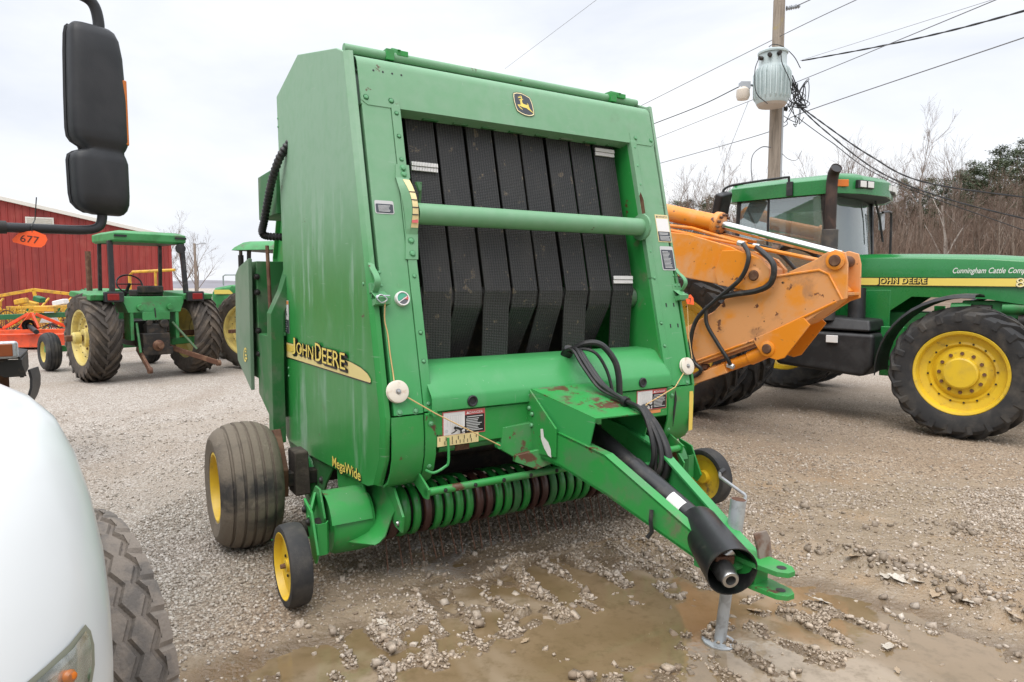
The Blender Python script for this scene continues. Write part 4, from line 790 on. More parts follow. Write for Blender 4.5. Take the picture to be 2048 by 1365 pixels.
# ---- pickup: stripper bands, tine reel, guard rod, end sheets
order = 'mggmggggmmggbgmmbggggmmggggmgggmggmg'
n_b = 30; bu0, bp = -1.0, .0665
g = G()
for i in range(n_b):
    ch = order[i % len(order)]
    u_ = bu0 + i * bp; mt = {'g': 'green_band', 'm': 'maroon', 'b': 'green_dull'}[ch]
    if i == 0 or ch not in _bolts:
        gg = G(); prof = []
        arc = [(-.60, .44), (-.45, .505)] + [(-.315 + .148 * math.sin(rad(a)), .385 + .148 * math.cos(rad(a))) for a in range(-14, 171, 14)] + [(-.42, .235), (-.60, .27)]
        wn2 = .0265
        gg.sheet([[L(sx, v, z) for v, z in arc] for sx in (-wn2, -wn2 * .55, wn2 * .55, wn2)])
        # curl the two edges inwards
        for k, (x, y, z) in enumerate(gg.v):
            if abs(x) > wn2 * .9:
                cv, cz = .315, .385; dx, dz = y - cv, z - cz; l_ = math.hypot(dx, dz); gg.v[k] = (x, y - dx / l_ * .012, z - dz / l_ * .012)
        o = gg.build('stripper_band', M[mt], B, ang=60, solid=.002); _bolts[ch] = o.data
    else:
        o = link('stripper_band', _bolts[ch], B, smooth=False); m_ = o.modifiers.new('solid', 'SOLIDIFY'); m_.thickness = .002
    o.location = (u_, 0, 0); o.scale = (random.uniform(.92, 1.05),) + (1, 1)
g = G(); g.tube([L(-1.04, -.32, .385), L(1.04, -.32, .385)], .115, 20); g.build('pickup_drum', M['dark'], B)
def tine_mesh():
    gg = G(); gg.tube([(0, 0, 0), (.002, -.01, -.05), (0, -.03, -.25)], .0036, 5); return gg
tm = None
for row, (a_, nrow) in enumerate(((rad(-18), 31), (rad(58), 31), (rad(-95), 31))):
    for i in range(nrow):
        u_ = bu0 + .033 + (i - .5) * bp
        if abs(u_) > 1.02: continue
        if tm is None: o = tine_mesh().build('tine', M['rust'], B); tm = o.data
        else: o = link('tine', tm, B, smooth=False)
        ang = a_ + random.uniform(-.06, .06)
        # root on the drum, pointing outwards: ang measured from straight down towards the front
        dirv = L(0, math.sin(ang), -math.cos(ang)); o.location = L(u_, -.32, .385) + dirv * .10
        o.rotation_euler = (ang + .0, random.uniform(-.08, .08), 0)
        o.scale = (1, 1, .96)
g = G(); g.tube([L(-.925, .055, .578), L(.93, .055, .578)], .021, 14); g.build('windguard_rod', M['green_rust'], B)
for i in range(10): bolt(B, L(-.82 + .18 * i, .077, .578), (0, -1, 0.1), .008, .004, 'dark')
for s_ in (-1, 1):
    g = G(); g.prism([L(.925 * s_, .09, .60), L(.925 * s_, .075, .545), L(.925 * s_, .03, .54), L(.925 * s_, -.12, .60), L(.925 * s_, -.04, .66)], (.012 * -s_, 0, 0)); g.build('rod_bracket', M['green_low'], B, bev=.002)
    bolt(B, L(.915 * s_, .056, .578), (-s_, 0, 0), .016, .03, 'steel')
# dark crop chamber above the pickup
g = G(); g.box(L(0, -.85, .62), (1.7, .04, .5)); g.build('chamber_back', M['dark'], B)
for k in range(3):
    g = G(); g.tube([L(-.86, -.55 - .08 * k, .62 + .05 * k), L(.86, -.55 - .08 * k, .62 + .05 * k)], .045, 12); g.build('feed_roller', M['dark'], B)
for s_ in (-1, 1):
    # flared end sheet of the pickup: upright inner web, curling out into a scoop at the bottom
    g = G(); rows = []
    for t_ in range(9):
        t = t_ / 8; v0 = -.82 + .70 * t; zb = .17 + .12 * t + .03 * math.sin(PI * t)
        flare = (.07 + .36 * (1 - t) ** .8) ; topz = .60 - .02 * t
        rows.append([L(s_ * 1.035, v0 + .02, topz - (0 if t < .75 else (t - .75) * .5)), L(s_ * 1.045, v0, .42), L(s_ * (1.055 + flare * .10), v0, zb + .09), L(s_ * (1.06 + flare * .35), v0, zb + .03), L(s_ * (1.06 + flare * .75), v0 - .01, zb), L(s_ * (1.06 + flare * 1.05), v0 - .02, zb - .012)])
    g.sheet(rows); g.build('pickup_end_sheet', M['green_rust'], B, solid=.006, ang=60)
    g = G(); g.prism([L(1.02 * s_, -.12, .575), L(1.02 * s_, .0, .45), L(1.02 * s_, -.02, .36), L(1.02 * s_, -.10, .37), L(1.02 * s_, -.42, .54), L(1.02 * s_, -.42, .60)], (.014 * s_, 0, 0)); g.build('end_bracket', M['green_rust'], B, bev=.002); bolt(B, L(1.034 * s_, -.06, .40), (s_, 0, 0), .014, .012, 'steel')
    # drive drum cover
    g = G(); g.lathe([(0, 0), (.15, 0), (.165, .01), (.170, .06), (.165, .21), (.150, .235), (0, .235)], L(1.07 * s_, -.43, .335), (s_, 0, 0), 28); g.build('drive_cover', M['green_rust'], B, ang=50)
    g = G(); g.prism([L(1.09 * s_, -.86, .60), L(1.09 * s_, -.46, .62), L(1.09 * s_, -.36, .48), L(1.09 * s_, -.40, .34), L(1.09 * s_, -.62, .30), L(1.09 * s_, -.84, .42)], (.015 * s_, 0, 0)); g.build('cover_plate', M['green_low'], B, bev=.003)
    g = G(); rows = []
    for i in range(11):
        a = rad(-75 + 15 * i); rows.append([L(u_ * s_, -.43 + .186 * math.sin(a), .335 + .186 * math.cos(a)) for u_ in (1.10, 1.16, 1.25, 1.325)])
    g.sheet(rows); g.build('drum_shroud', M['green_rust'], B, solid=.005, ang=50)
    g = G(); g.prism([L(1.33 * s_, -.62, .42), L(1.33 * s_, -.50, .54), L(1.33 * s_, -.42, .54), L(1.33 * s_, -.34, .40), L(1.33 * s_, -.36, .30), L(1.33 * s_, -.55, .30)], (.012 * s_, 0, 0)); g.build('mount_side_plate', M['green_rust'], B, bev=.002)
    g = G(); g.sheet([[L(1.33 * s_, -.30, z_), L(1.35 * s_, -.265, z_), L(1.40 * s_, -.262, z_), L(1.415 * s_, -.29, z_)] for z_ in (.23, .40)]); g.build('mount_channel', M['green_rust'], B, solid=.008, ang=50)
    g = G(); g.bar(L(1.34 * s_, -.50, .48), L(1.42 * s_, -.34, .40), .012, .06); g.build('mount_strut', M['green_low'], B)
    g = G(); g.tube([L(1.30 * s_, -.43, .335), L(1.45 * s_, -.40, .34)], .045, 12); g.build('mount_pivot', M['dark'], B)
    g = G(); g.prism([L(1.41 * s_, -.44, .50), L(1.41 * s_, -.30, .46), L(1.41 * s_, -.20, .26), L(1.41 * s_, -.24, .20), L(1.41 * s_, -.30, .23), L(1.41 * s_, -.38, .40)], (.014 * s_, 0, 0)); g.build('gauge_wheel_arm', M['green_low'], B, bev=.003)
    for p_ in (L(1.43 * s_, -.40, .45), L(1.43 * s_, -.33, .40), L(1.30 * s_, -.52, .56)): bolt(B, p_, (s_, 0, 0), .016, .014, 'dark')
    # gauge wheel
    wv = empty('gauge_wheel', L(1.535 * s_, -.26, .218), 0 if s_ < 0 else PI); wv.parent = B; wv.scale = (1, 1, 1)
    wv.rotation_euler = (0, 0, rad(-90) if s_ < 0 else rad(90))
    g = G(); g.lathe([(.168, .052), (.185, .056), (.203, .052), (.209, .04), (.212, 0), (.209, -.04), (.203, -.052), (.185, -.056), (.168, -.052)], n=48); t_ = g.build('tyre', M['tyre'], wv)
    g = G(); g.lathe([(.180, -.050), (.168, -.054), (.164, -.044), (.158, -.018), (.06, -.008), (.035, -.012), (.032, -.035), (0, -.038)], n=40); g.lathe([(.168, .05), (.12, .02), (.05, .02), (.045, .05), (0, .05)], n=32); g.build('rim', M['yellow'], wv, ang=30)
    bolt_ring(wv, M['dark'], .085, -.012, 5, .008, .006, .4); 
    g = G(); g.lathe([(0, -.062), (.012, -.06), (.014, -.045), (.014, -.03)], n=8); g.build('axle_nut', M['rust'], wv)
# chain and gear glimpsed behind the left shield
g = G(); g.tube([L(-1.0, -.9, .55), L(-1.03, -.75, .40)], .03, 12); g.tube([L(-.98, -.75, .62), L(-1.08, -.70, .50)], .035, 12); g.build('drive_shaft_guard', M['green_low'], B)
g = G(); g.tube([L(-1.02, -1.0, .60), L(-1.0, -.95, .35)], .03, 8); g.build('chain_tensioner', M['dark'], B)
# axle and main wheels
g = G(); g.bar(L(-1.42, -1.30, .38), L(1.42, -1.30, .38), .09, .09); g.build('axle', M['dark'], B, bev=.006)
for s_ in (-1, 1): 
    g = G(); g.bar(L(.95 * s_, -1.35, .72), L(.95 * s_, -1.28, .40), .12, .16, (0, 1, 0)); g.build('axle_bracket', M['green_dull'], B, bev=.006); g = G(); g.prism([L(1.36 * s_, -1.55, .66), L(1.36 * s_, -1.38, .70), L(1.36 * s_, -1.20, .46), L(1.36 * s_, -1.22, .28), L(1.36 * s_, -1.42, .28), L(1.36 * s_, -1.50, .45)], (-.05 * s_, 0, 0)); g.build('axle_plate', M['rust'], B, bev=.006); g = G(); g.hexa([L(1.27 * s_, -1.20, .28), L(1.17 * s_, -1.20, .28), L(1.17 * s_, -1.38, .28), L(1.27 * s_, -1.38, .28), L(1.26 * s_, -1.24, .56), L(1.17 * s_, -1.24, .56), L(1.17 * s_, -1.42, .56), L(1.26 * s_, -1.42, .56)]); g.build('axle_post', mat('shaded_mud_brown', (0.045, 0.035, 0.027), .9, col2=(0.08, 0.062, 0.048), nsc=9, bump=.004, bsc=60), B, bev=.01)  # post's mud brown is darkened so that it reads as shadow
    wv = empty('main_wheel', L(1.575 * s_, -1.28, .395)); wv.parent = B; wv.rotation_euler = (0, 0, rad(-90) if s_ < 0 else rad(90))
    g = G(); rib_tyre(g, .395, .37, .205, (-.62, -.30, 0, .30, .62), gd=.016, gw=.010, sag=.045); t_ = g.build('tyre', M['tyre_mud'], wv, ang=25)
    g = G(); g.lathe([(.222, -.165), (.205, -.168), (.198, -.15), (.19, -.10), (.185, -.02), (.10, .0), (.075, -.03), (.07, -.06), (0, -.065)], n=40); g.lathe([(.222, .165), (.20, .16), (.185, .0)], n=32); g.build('rim', M['yellow'], wv, ang=30)
    bolt_ring(wv, M['rust'], .115, -.005, 6, .012, .012)
# ---- decals and small fittings on the front
def bars(x0, x1, y0, n, dy, h, key, ragged=.25):
    return [('rect', x0, y0 - i * dy - h, x1 - random.uniform(0, ragged) * (x1 - x0), y0 - i * dy, key) for i in range(n)]
def fdecal(name, u, z, items, off=0.0, label=None): return decal(name, B, F(u, z, off), XF, UF, items, M, label=label)
# deer badge (digitised in its own plane)
def badge():
    def P(x, y): return ((x - 715) / 965 * .142 , -(y - 690) / 1000 * .150 + (x - 715) * 0.30 / 965 * .142 * .33)
    out = [(235, 200), (400, 165), (640, 175), (860, 260), (1080, 370), (1150, 540), (1195, 740), (1210, 1000), (1200, 1140), (1080, 1195), (920, 1215), (700, 1180), (500, 1100), (330, 1000), (260, 820), (215, 560), (212, 350)]
    def sc(k): return [P(715 + (x - 715) * k, 690 + (y - 690) * k) for x, y in out]
    deer = [(545, 720), (550, 560), (560, 515), (510, 525), (480, 500), (560, 480), (600, 455), (610, 410), (500, 415), (450, 430), (440, 425), (480, 395), (450, 350), (455, 345), (510, 385), (550, 370), (515, 320), (525, 315), (575, 365), (610, 365), (590, 300), (600, 290), (640, 345), (655, 400), (645, 460), (700, 455), (710, 475), (650, 500), (635, 600), (670, 665), (780, 700), (895, 715), (905, 690), (870, 650), (895, 640), (940, 690), (955, 750), (985, 860), (1025, 930), (1100, 1000), (1160, 1090), (1110, 1050), (1000, 975), (930, 935), (820, 855), (690, 835), (600, 810), (500, 765), (460, 760), (490, 810), (560, 860), (625, 930), (600, 935), (470, 840), (385, 720), (400, 710), (520, 710)]
    bm = bmesh.new(); vs = [bm.verts.new((P(x, y)[0], P(x, y)[1], 0)) for x, y in deer]; bm.faces.new(vs); bmesh.ops.triangulate(bm, faces=bm.faces[:]); bm.verts.index_update()
    tri = [[v.index for v in f.verts] for f in bm.faces]; dv = [(v.co.x, v.co.y) for v in bm.verts]; bm.free()
    items = [('poly', sc(1.0), 'd_black'), ('poly', sc(.96), 'd_gold_out'), ('poly', sc(.89), 'd_navy')]
    return items + [('poly', [dv[i] for i in t], 'd_gold') for t in tri]
decal('deer_emblem', B, F(-.008, 2.777, 0.003), XF, UF, badge(), M, step=.00002, lift=.003)
fdecal('instruction_decal', -1.005, 2.068, [('rrect', -.054, -.037, .054, .037, .01, 'd_lgrey'), ('rrect', -.049, -.032, .049, .018, .006, 'd_navy')] + bars(-.036, .036, .010, 6, .0065, .003, 'd_lgrey'))
fdecal('warning_decal', 1.035, 2.045, [('rect', -.062, -.098, .062, .098, 'd_cream'), ('rect', -.056, -.022, .056, .070, 'd_white'), ('rect', -.056, -.092, .056, -.024, 'd_navy'), ('text', 'WARNING', 0, .077, .019, dict(align='CENTER', sx=1.15), 'd_grey'), ('poly', [(-.055, .077), (-.041, .077), (-.048, .090)], 'd_grey')] + bars(-.048, .05, -.032, 2, .009, .005, 'd_lgrey') + bars(-.048, .05, -.056, 4, .009, .004, 'd_lgrey'))
fdecal('instruction_decal', 1.035, 1.838, [('rrect', -.062, -.085, .062, .085, .012, 'd_lgrey'), ('rrect', -.055, -.078, .055, .060, .006, 'd_navy')] + bars(-.045, .045, .048, 13, .0095, .004, 'd_lgrey', .5))
def danger(u, label=None):
    it = [('rect', -.130, -.066, .130, .066, 'd_red'), ('rect', -.124, -.060, .004, .060, 'd_white'), ('rect', .004, -.060, .125, .038, 'd_black'), ('text', 'DANGER', .072, .043, .020, dict(align='CENTER', sx=1.05), 'd_white'), ('poly', [(.012, .044), (.030, .044), (.021, .058)], 'd_white')]
    it += bars(.016, .118, .030, 1, .01, .005, 'd_lgrey', .05) + bars(.010, .115, .018, 8, .0088, .0042, 'd_lgrey', .35)
    for x in (-.105, -.088, -.075, -.062, -.052, -.042, -.032, -.022): it.append(('rect', x, -.015, x + .0018, .045, 'd_lgrey'))
    it += [('rect', -.105, .045, -.02, .047, 'd_lgrey'), ('disc', -.114, -.035, .010, 'd_lgrey'), ('disc', -.062, -.022, .009, 'd_black'), ('poly', [(-.062, -.025), (-.05, -.016), (-.02, -.030), (-.03, -.040)], 'd_black'), ('poly', [(-.03, -.03), (.0, -.016), (-.002, -.022), (-.025, -.040)], 'd_black'), ('poly', [(-.036, -.034), (-.026, -.036), (-.022, -.048), (-.004, -.044), (-.006, -.049), (-.034, -.055)], 'd_black'), ('poly', [(-.06, -.03), (-.05, -.034), (-.068, -.046), (-.088, -.052), (-.088, -.047), (-.072, -.040)], 'd_black')]
    return decal('danger_decal', B, L(u, .0125, .915), XF, V(0, 0, 1), it, M, label=label)
danger(-.675); danger(.70)
it = [('rect', -.125, -.0275, .125, .0275, 'd_cream')] + [('rect', -.112 + .0365 * i, 0.0, -.108 + .0365 * i, .020, 'd_black') for i in range(7)] + [('rect', -.085 + .0225 * i, -.020, -.081 + .0225 * i, 0, 'd_black') for i in range(8)]
decal('feed_scale', B, L(-.712, .0135, .826), XF, V(0, 0, 1), it, M)
decal('yellow_stripe', B, L(1.055, .006, .80), XF, V(0, 0, 1), [('poly', [(-.010, -.13), (.026, -.125), (.030, .11), (.024, .14), (-.008, .14)], 'd_yellow')], M, lift=.006)
decal('caution_strip', B, L(.70, .0125, .833), XF, V(0, 0, 1), [('rect', -.09, -.008, .08, .012, 'd_orange')], M)
# stripe and lettering on the left shield
EX, EY = V(0, -1, 0), V(0, 0, 1)      # along the shield towards the front, up
EXl = V(0, -1, -.03).normalized()
org = L(-1.136, -1.873, 1.18)
stripe = [(x, z - 1.18) for x, z in ((0, 1.236), (.8, 1.236), (1.2, 1.232), (1.42, 1.224), (1.58, 1.209), (1.68, 1.188), (1.725, 1.165), (1.728, 1.150), (1.715, 1.144), (0, 1.130))]
def lift_poly(p, d): return [(x, y) for x, y in p]
its = [('poly', [(x, y + (.004 if y > 0 else -.007)) for x, y in stripe], 'd_black'), ('poly', stripe, 'd_pale'), ('poly', [(0, .045), (1.15, .042), (1.4, .02), (1.15, -.012), (0, -.006)], 'd_yellow')]
def jd(dx, dy, off, key):
    f = lambda tx, a, b, c, d: ('fit', tx, a + 1.873 + dx, b + 1.873 + dx, c - 1.18 + dy, d - 1.18 + dy, dict(off=off, t=dict(space=.95)), key)
    return [f('J', -1.690, -1.590, 1.168, 1.287), f('OHN', -1.556, -1.150, 1.180, 1.262), f('D', -1.104, -.972, 1.174, 1.288), f('EERE', -.955, -.520, 1.174, 1.268)]
its += jd(.016, -.012, .035, 'd_black') + jd(.008, -.006, .035, 'd_black') + jd(0, 0, .030, 'd_black') + jd(0, 0, .0, 'd_gold')
decal('side_stripe_lettering', B, org, V(0, -1, 0), EY, its, M, lift=.0022)
decal('model_lettering', B, L(-1.136, -.83, .548), V(0, -1, .055), EY, [('fit', 'MegaWide', .006, .506, -.022, .058, dict(off=.035), 'd_black'), ('fit', 'MegaWide', 0, .50, -.018, .062, dict(off=.012), 'd_gold')], M)
decal('warning_decal', B, L(-1.136, -1.835, 1.42), EX, EY, [('rect', -.055, -.115, .055, .125, 'd_lgrey'), ('rect', -.050, .095, .050, .120, 'd_orange'), ('rect', -.050, -.015, .050, .092, 'd_white'), ('rect', -.050, -.112, .050, -.017, 'd_navy'), ('poly', [(-.004, .05), (.01, .03), (.004, .01), (.012, .0), (-.004, .02), (.002, .032)], 'd_black')] + bars(-.04, .04, -.028, 5, .017, .004, 'd_lgrey', .4), M)
# dial, pulleys, twine, monitor boxes, loop handles
g = G(); c_ = F(-.963, 1.579, 0); g.lathe([(0, .020), (.031, .020)], c_, NF, 28); g.lathe([(.031, .020), (.032, .025), (.037, .025), (.040, .018), (.040, 0)], c_, NF, 28, mi=1)
g.build('pressure_gauge', [M['d_grey'], M['d_white']], B)
decal('gauge_face', B, c_, XF, UF, [('poly', [(.030 * math.cos(rad(a)), .030 * math.sin(rad(a))) for a in range(30, 211, 15)], 'd_green'), ('poly', [(0, 0)] + [(.030 * math.cos(rad(a)), .030 * math.sin(rad(a))) for a in (-15, 0, 15, 28)], 'd_red'), ('poly', [(-.028, -.020), (.024, .012), (.026, .008), (-.026, -.024)], 'd_white')], M, lift=.021)
for s_ in (-1, 1):
    c_ = F(s_ * 1.045, 1.105, 0)
    g = G(); g.lathe([(.0, .030), (.012, .030), (.014, .027), (.052, .029), (.058, .026), (.054, .019), (.054, .013), (.059, .006), (.050, .002)], c_, NF, 36); g.build('twine_pulley', M['pulley'], B, ang=40); bolt(B, c_ + NF * .03, NF, .010, .010, 'steel')
    g = G(); g.hexa([F(s_ * 1.085 - .045, 1.615, .002), F(s_ * 1.085 + .035, 1.615, .002), F(s_ * 1.085 + .035, 1.615, -.02), F(s_ * 1.085 - .045, 1.615, -.02), F(s_ * 1.085 - .045, 1.665, .004), F(s_ * 1.085 + .03, 1.665, .004), F(s_ * 1.085 + .03, 1.665, -.02), F(s_ * 1.085 - .045, 1.665, -.02)])
    g.prism([F(s_ * 1.085 - .045, 1.62, .004), F(s_ * 1.085 - .04, 1.575, .055), F(s_ * 1.085 + .04, 1.575, .055), F(s_ * 1.085 + .03, 1.62, .004)], NF * -.004)
    g.prism([F(s_ * 1.085 - .042, 1.575, .055), F(s_ * 1.085 - .042, 1.545, .045), F(s_ * 1.085 + .040, 1.545, .045), F(s_ * 1.085 + .040, 1.575, .055)], NF * -.05); g.build('twine_guide', M['green'], B, bev=.002)
    for du in (-.02, .015):
        bolt(B, F(s_ * 1.085 + du, 1.65, .004), NF, .007, .006); bolt(B, F(s_ * 1.085 + du, 1.72, .0), NF, .007, .005)
    g = G(); rows = []
    for i in range(13):
        a = PI * i / 12; k = math.sin(a); zz = 1.755 - .155 * i / 12
        base = L(s_ * 1.125, FV(zz) + .075 * k - .01, zz + .015 * math.cos(a) * (1 if i in (0, 12) else 0)); rows.append([base, base + V(-.032 * s_, 0, 0)])
    g.sheet(rows); g.build('loop_handle', M['green'], B, solid=.006, ang=60)
g = G(); g.tube(spline([F(-1.075, 1.565, .05), F(-1.073, 1.47, .012), F(-1.062, 1.40, .006), F(-1.060, 1.30, .005), F(-1.055, 1.20, .006), F(-1.060, 1.16, .02)], 5), .0035, 6); g.tube([F(-1.0, 1.075, .018), L(-.865, .052, .988), L(-.47, .052, .768)], .0035, 6); g.build('twine', M['twine'], B)
g = G(); g.tube([F(1.12, 1.56, .04), F(1.118, 1.3, .005), F(1.10, 1.15, .02)], .003, 6); g.tube([F(1.0, 1.06, .018), L(.87, .052, .988), L(.62, .056, .90), L(.45, .056, .80)], .0035, 6); g.build('twine', M['twine'], B)
g = G(); g.tube(spline([F(-1.12, 1.575, .06), F(-1.10, 1.59, .065), F(-1.07, 1.565, .066), F(-1.10, 1.55, .06), F(-1.12, 1.585, .055), F(-1.05, 1.585, .06)], 5), .0035, 5); g.build('baling_wire', M['galv'], B)
for u_, z_ in ((.955, 1.52), (1.025, 1.52), (.965, 1.38), (1.035, 1.38)):
    g = G(); g.box(F(u_, z_, .0), (.010, .004, .026), Matrix.Rotation(-.23, 3, 'X')); g.build('slot', M['d_black'], B)
g = G(); g.prism([L(.905, .020, .96), L(.915, .022, .90), L(.90, .022, .80), L(.885, .021, .72), L(.89, .022, .85)], (0, -.004, 0)); g.build('tear', M['d_black'], B)
# ---- hydraulic hoses over the tongue
H = [[(.115, -.12, 1.255), (.11, -.03, 1.27), (.10, .06, 1.21), (.11, .20, 1.09), (.12, .40, 1.02), (.115, .55, .985), (.10, .64, .86), (.095, .66, .74), (.09, .60, .63)],
     [(.135, -.12, 1.25), (.135, -.02, 1.255), (.13, .08, 1.18), (.135, .22, 1.07), (.14, .40, 1.005), (.135, .54, .975), (.135, .66, .83), (.12, .69, .70), (.10, .62, .60)],
     [(.09, -.12, 1.25), (.08, -.02, 1.265), (.08, .09, 1.17), (.10, .22, 1.06), (.12, .42, 1.01), (.125, .56, .96), (.115, .655, .80), (.11, .66, .66)],
     [(.15, -.12, 1.25), (.20, -.04, 1.30), (.27, .02, 1.29), (.33, .07, 1.20), (.35, .09, 1.10), (.35, .10, .97)],
     [(.14, -.12, 1.24), (.18, -.05, 1.265), (.23, .02, 1.24), (.28, .06, 1.14), (.30, .09, 1.02), (.305, .10, .96)]]
for h_, r_ in zip(H, (.013, .015, .010, .020, .010)):
    g = G(); g.tube(spline([L(*p) for p in h_], 7), r_, 10); g.build('hydraulic_hose', M['hose'], B)
g = G(); g.tube(spline([L(.135, .52, 1.0), L(.17, .62, .88), L(.165, .70, .74), L(.14, .66, .60), L(.10, .58, .55)], 7), .024, 12); g.build('sleeved_hose', M['hose'], B)
g = G(); g.tube([L(.12, .395, 1.015), L(.122, .425, 1.008)], .030, 12); g.build('hose_tie', M['blackpaint'], B)
g = G(); g.tube([L(.12, -.14, 1.22), L(.12, -.10, 1.262)], .036, 12); g.build('hose_collar', M['blackpaint'], B)
# ---- orange lot tag tied to the right twine guide: a thing of its own
g = G(); o_ = F(1.135, 1.535, .045); g.prism([o_ + XF * x + UF * y for x, y in ((-.03, -.02), (.035, -.028), (.04, .02), (.02, .045), (-.015, .04), (-.035, .02))], NF * .002, 0); g.tube([o_ + UF * .035 + XF * .0, o_ + UF * .06 + V(-.012, 0, 0), o_ + UF * .055 + V(-.03, .01, 0)], .0025, 5, mi=1)
vs, fs = text2d('7', .055); g.add([o_ + XF * (x * 1.0 - .012) + UF * (y - .018) + NF * .0035 for x, y in vs], fs, 2)
o = g.build('lot_tag', [M['tagorange'], M['d_black'], M['ink']], None, smooth=False, fix=False); o.matrix_world = Matrix.Translation(B.location) @ Matrix.Rotation(B.rotation_euler.z, 4, 'Z'); tag(o, 'small orange lot tag tied to the twine guide at the baler\'s right edge', 'tag')
# ================================================================== RIGHT TRACTOR (x forward, y to its left, near side = -y)
T1 = empty('tractor', (3.58, 10.18, 0), rad(-46), 'newer green row-crop tractor with cab, dual rear tyres and tall exhaust behind the orange boom', 'tractor')
TG, TY, BK = M['tractor_green'], M['yellow'], M['black']
def ag_wheel(parent, loc, R, w, rim, n, lug, rimmat, tyremat, flip=False, name='wheel', dish=.06, hub=.16, bolts=10, hubout=.0, sweep=.42, thick=.06):
    wv = empty(name, loc); wv.parent = parent; wv.rotation_euler = (0, 0, PI if flip else 0)
    g = G(); lug_tyre(g, R, w, rim, n, lug, sweep, thick); g.build('tyre', tyremat, wv, ang=28)
    h = w / 2
    g = G(); g.lathe([(rim + .035, -h * .74), (rim + .012, -h * .84), (rim - .012, -h * .80), (rim - .025, -h * .70), (rim - .03, -h * .45), (rim - .10, -h * .38), (rim - .125, -h * .42), (rim - .15, -h * .30 + dish * .2), (hub * 1.75, -h * .38 + dish * .5), (hub * 1.45, -h * .34 - hubout), (hub * 1.05, -h * .38 - hubout), (hub, -h * .62 - hubout), (hub * .9, -h * .66 - hubout), (0, -h * .66 - hubout)], n=56)
    g.lathe([(rim + .03, h * .74), (rim, h * .8), (rim - .03, 0), (rim - .1, -h * .3)], n=40); g.build('rim', rimmat, wv, ang=28)
    if bolts: bolt_ring(wv, M['rust'], hub * 1.27, -h * .36 - hubout, bolts, .020, .022); bolt_ring(wv, M['dark'], rim - .112, -h * .41, 16, .011, .010, .1)
    return wv
for sy in (-1, 1):
    fl = sy > 0
    ag_wheel(T1, (0, sy * 1.94, .92), .92, .47, .60, 23, .045, TY, M['tyre'], fl, 'rear_dual_wheel', bolts=10)
    ag_wheel(T1, (0, sy * 1.22, .92), .92, .47, .60, 23, .045, TY, M['tyre'], fl, 'rear_wheel', bolts=0)
    ag_wheel(T1, (2.95, sy * 1.00, .715), .715, .44, .435, 21, .040, TY, M['tyre'], fl, 'front_wheel', hub=.165, bolts=12, hubout=.03, thick=.055)
g = G(); g.bar((0, -2.0, .92), (0, 2.0, .92), .16, .16); g.build('rear_axle', M['dark'], T1)
g = G(); g.bar((2.95, -.85, .70), (2.95, .85, .70), .22, .20); g.box((2.95, 0, .85), (.5, .4, .3)); g.build('front_axle', M['tractor_green_old'], T1, bev=.02)
# hood: lofted sections
def hood_sec(x, w, zt, zb): return [V(x, -w, zb), V(x, -w, zt - .30), V(x, -w * .985, zt - .16), V(x, -w * .93, zt - .06), V(x, -w * .78, zt - .015), V(x, 0, zt), V(x, w * .78, zt - .015), V(x, w * .93, zt - .06), V(x, w * .985, zt - .16), V(x, w, zt - .30), V(x, w, zb)]
secs = [(1.36, .46, 2.06, 1.12), (1.75, .455, 2.06, 1.14), (2.25, .45, 2.045, 1.52), (3.0, .43, 2.01, 1.50), (3.6, .40, 1.95, 1.40), (3.95, .36, 1.86, 1.2), (4.08, .30, 1.72, 1.1)]
g = G(); g.sheet([hood_sec(*s_) for s_ in secs]); P = hood_sec(*secs[-1]); g.add(P, [list(range(len(P)))]); P = hood_sec(*secs[0]); g.add(P, [list(range(len(P)))]); g.build('hood', TG, T1, bev=.012, ang=40)
g = G(); g.prism([V(1.38, -.463, 1.60), V(2.02, -.457, 1.60), V(2.02, -.457, 1.14), V(1.62, -.463, 1.12)], (0, .02, 0)); g.build('side_panel', TG, T1, bev=.01)
g = G(); g.box((2.4, 0, 1.05), (2.6, .5, .55)); g.box((3.2, -.25, 1.38), (.9, .2, .2)); g.box((2.2, 0, .72), (2.4, .36, .3)); g.build('engine_block', M['tractor_green_old'], T1, bev=.02)
for k, (x, y, z, r) in enumerate(((2.75, -.36, 1.40, .05), (2.95, -.37, 1.36, .07), (3.25, -.36, 1.40, .06), (3.4, -.34, 1.25, .08))):
    g = G(); g.lathe([(0, -.1), (r, -.1), (r * 1.1, 0), (r, .1), (0, .1)], (x, y, z), (1, 0, 0), 14); g.build('engine_fitting', M['dark' if k % 2 else 'tractor_green_old'], T1)
for k in range(9):
    g = G(); g.box((3.42 + .052 * k, -.425 + .006 * k, 1.42), (.018, .02, .40), Matrix.Rotation(.2, 3, 'Y')); g.build('grille_slat', TG, T1)
g = G(); g.box((3.65, -.40, 1.42), (.55, .03, .44)); g.build('grille_backing', BK, T1)
EXT, EYT = V(1, 0, 0), V(0, 0, 1)
def side_text(items, name, x, z): decal(name, T1, V(x, -.463, z), V(1, 0.012, -.012), EYT, items, M, lift=.004)
side_text([('rect', 0, -.052, 2.05, .052, 'd_black'), ('rect', 0, -.044, 2.05, .044, 'd_gold'), ('fit', 'JOHN DEERE', .248, .788, -.046, .038, dict(off=.09, t=dict(space=1.15)), 'd_black'), ('fit', 'JOHN DEERE', .24, .78, -.038, .044, dict(off=.012, t=dict(space=1.15)), 'd_gold'), ('fit', '8', 1.655, 1.735, -.056, .046, dict(off=.04), 'd_black'), ('fit', '8', 1.65, 1.73, -.05, .05, dict(off=0.0), 'd_gold_out')], 'side_stripe_lettering', 1.62, 1.705)
side_text([('text', 'Cunningham Cattle Company', 0, 0, .088, dict(shear=.35, sx=.74, off=.001), 'd_white')], 'owner_lettering', 2.66, 1.795)
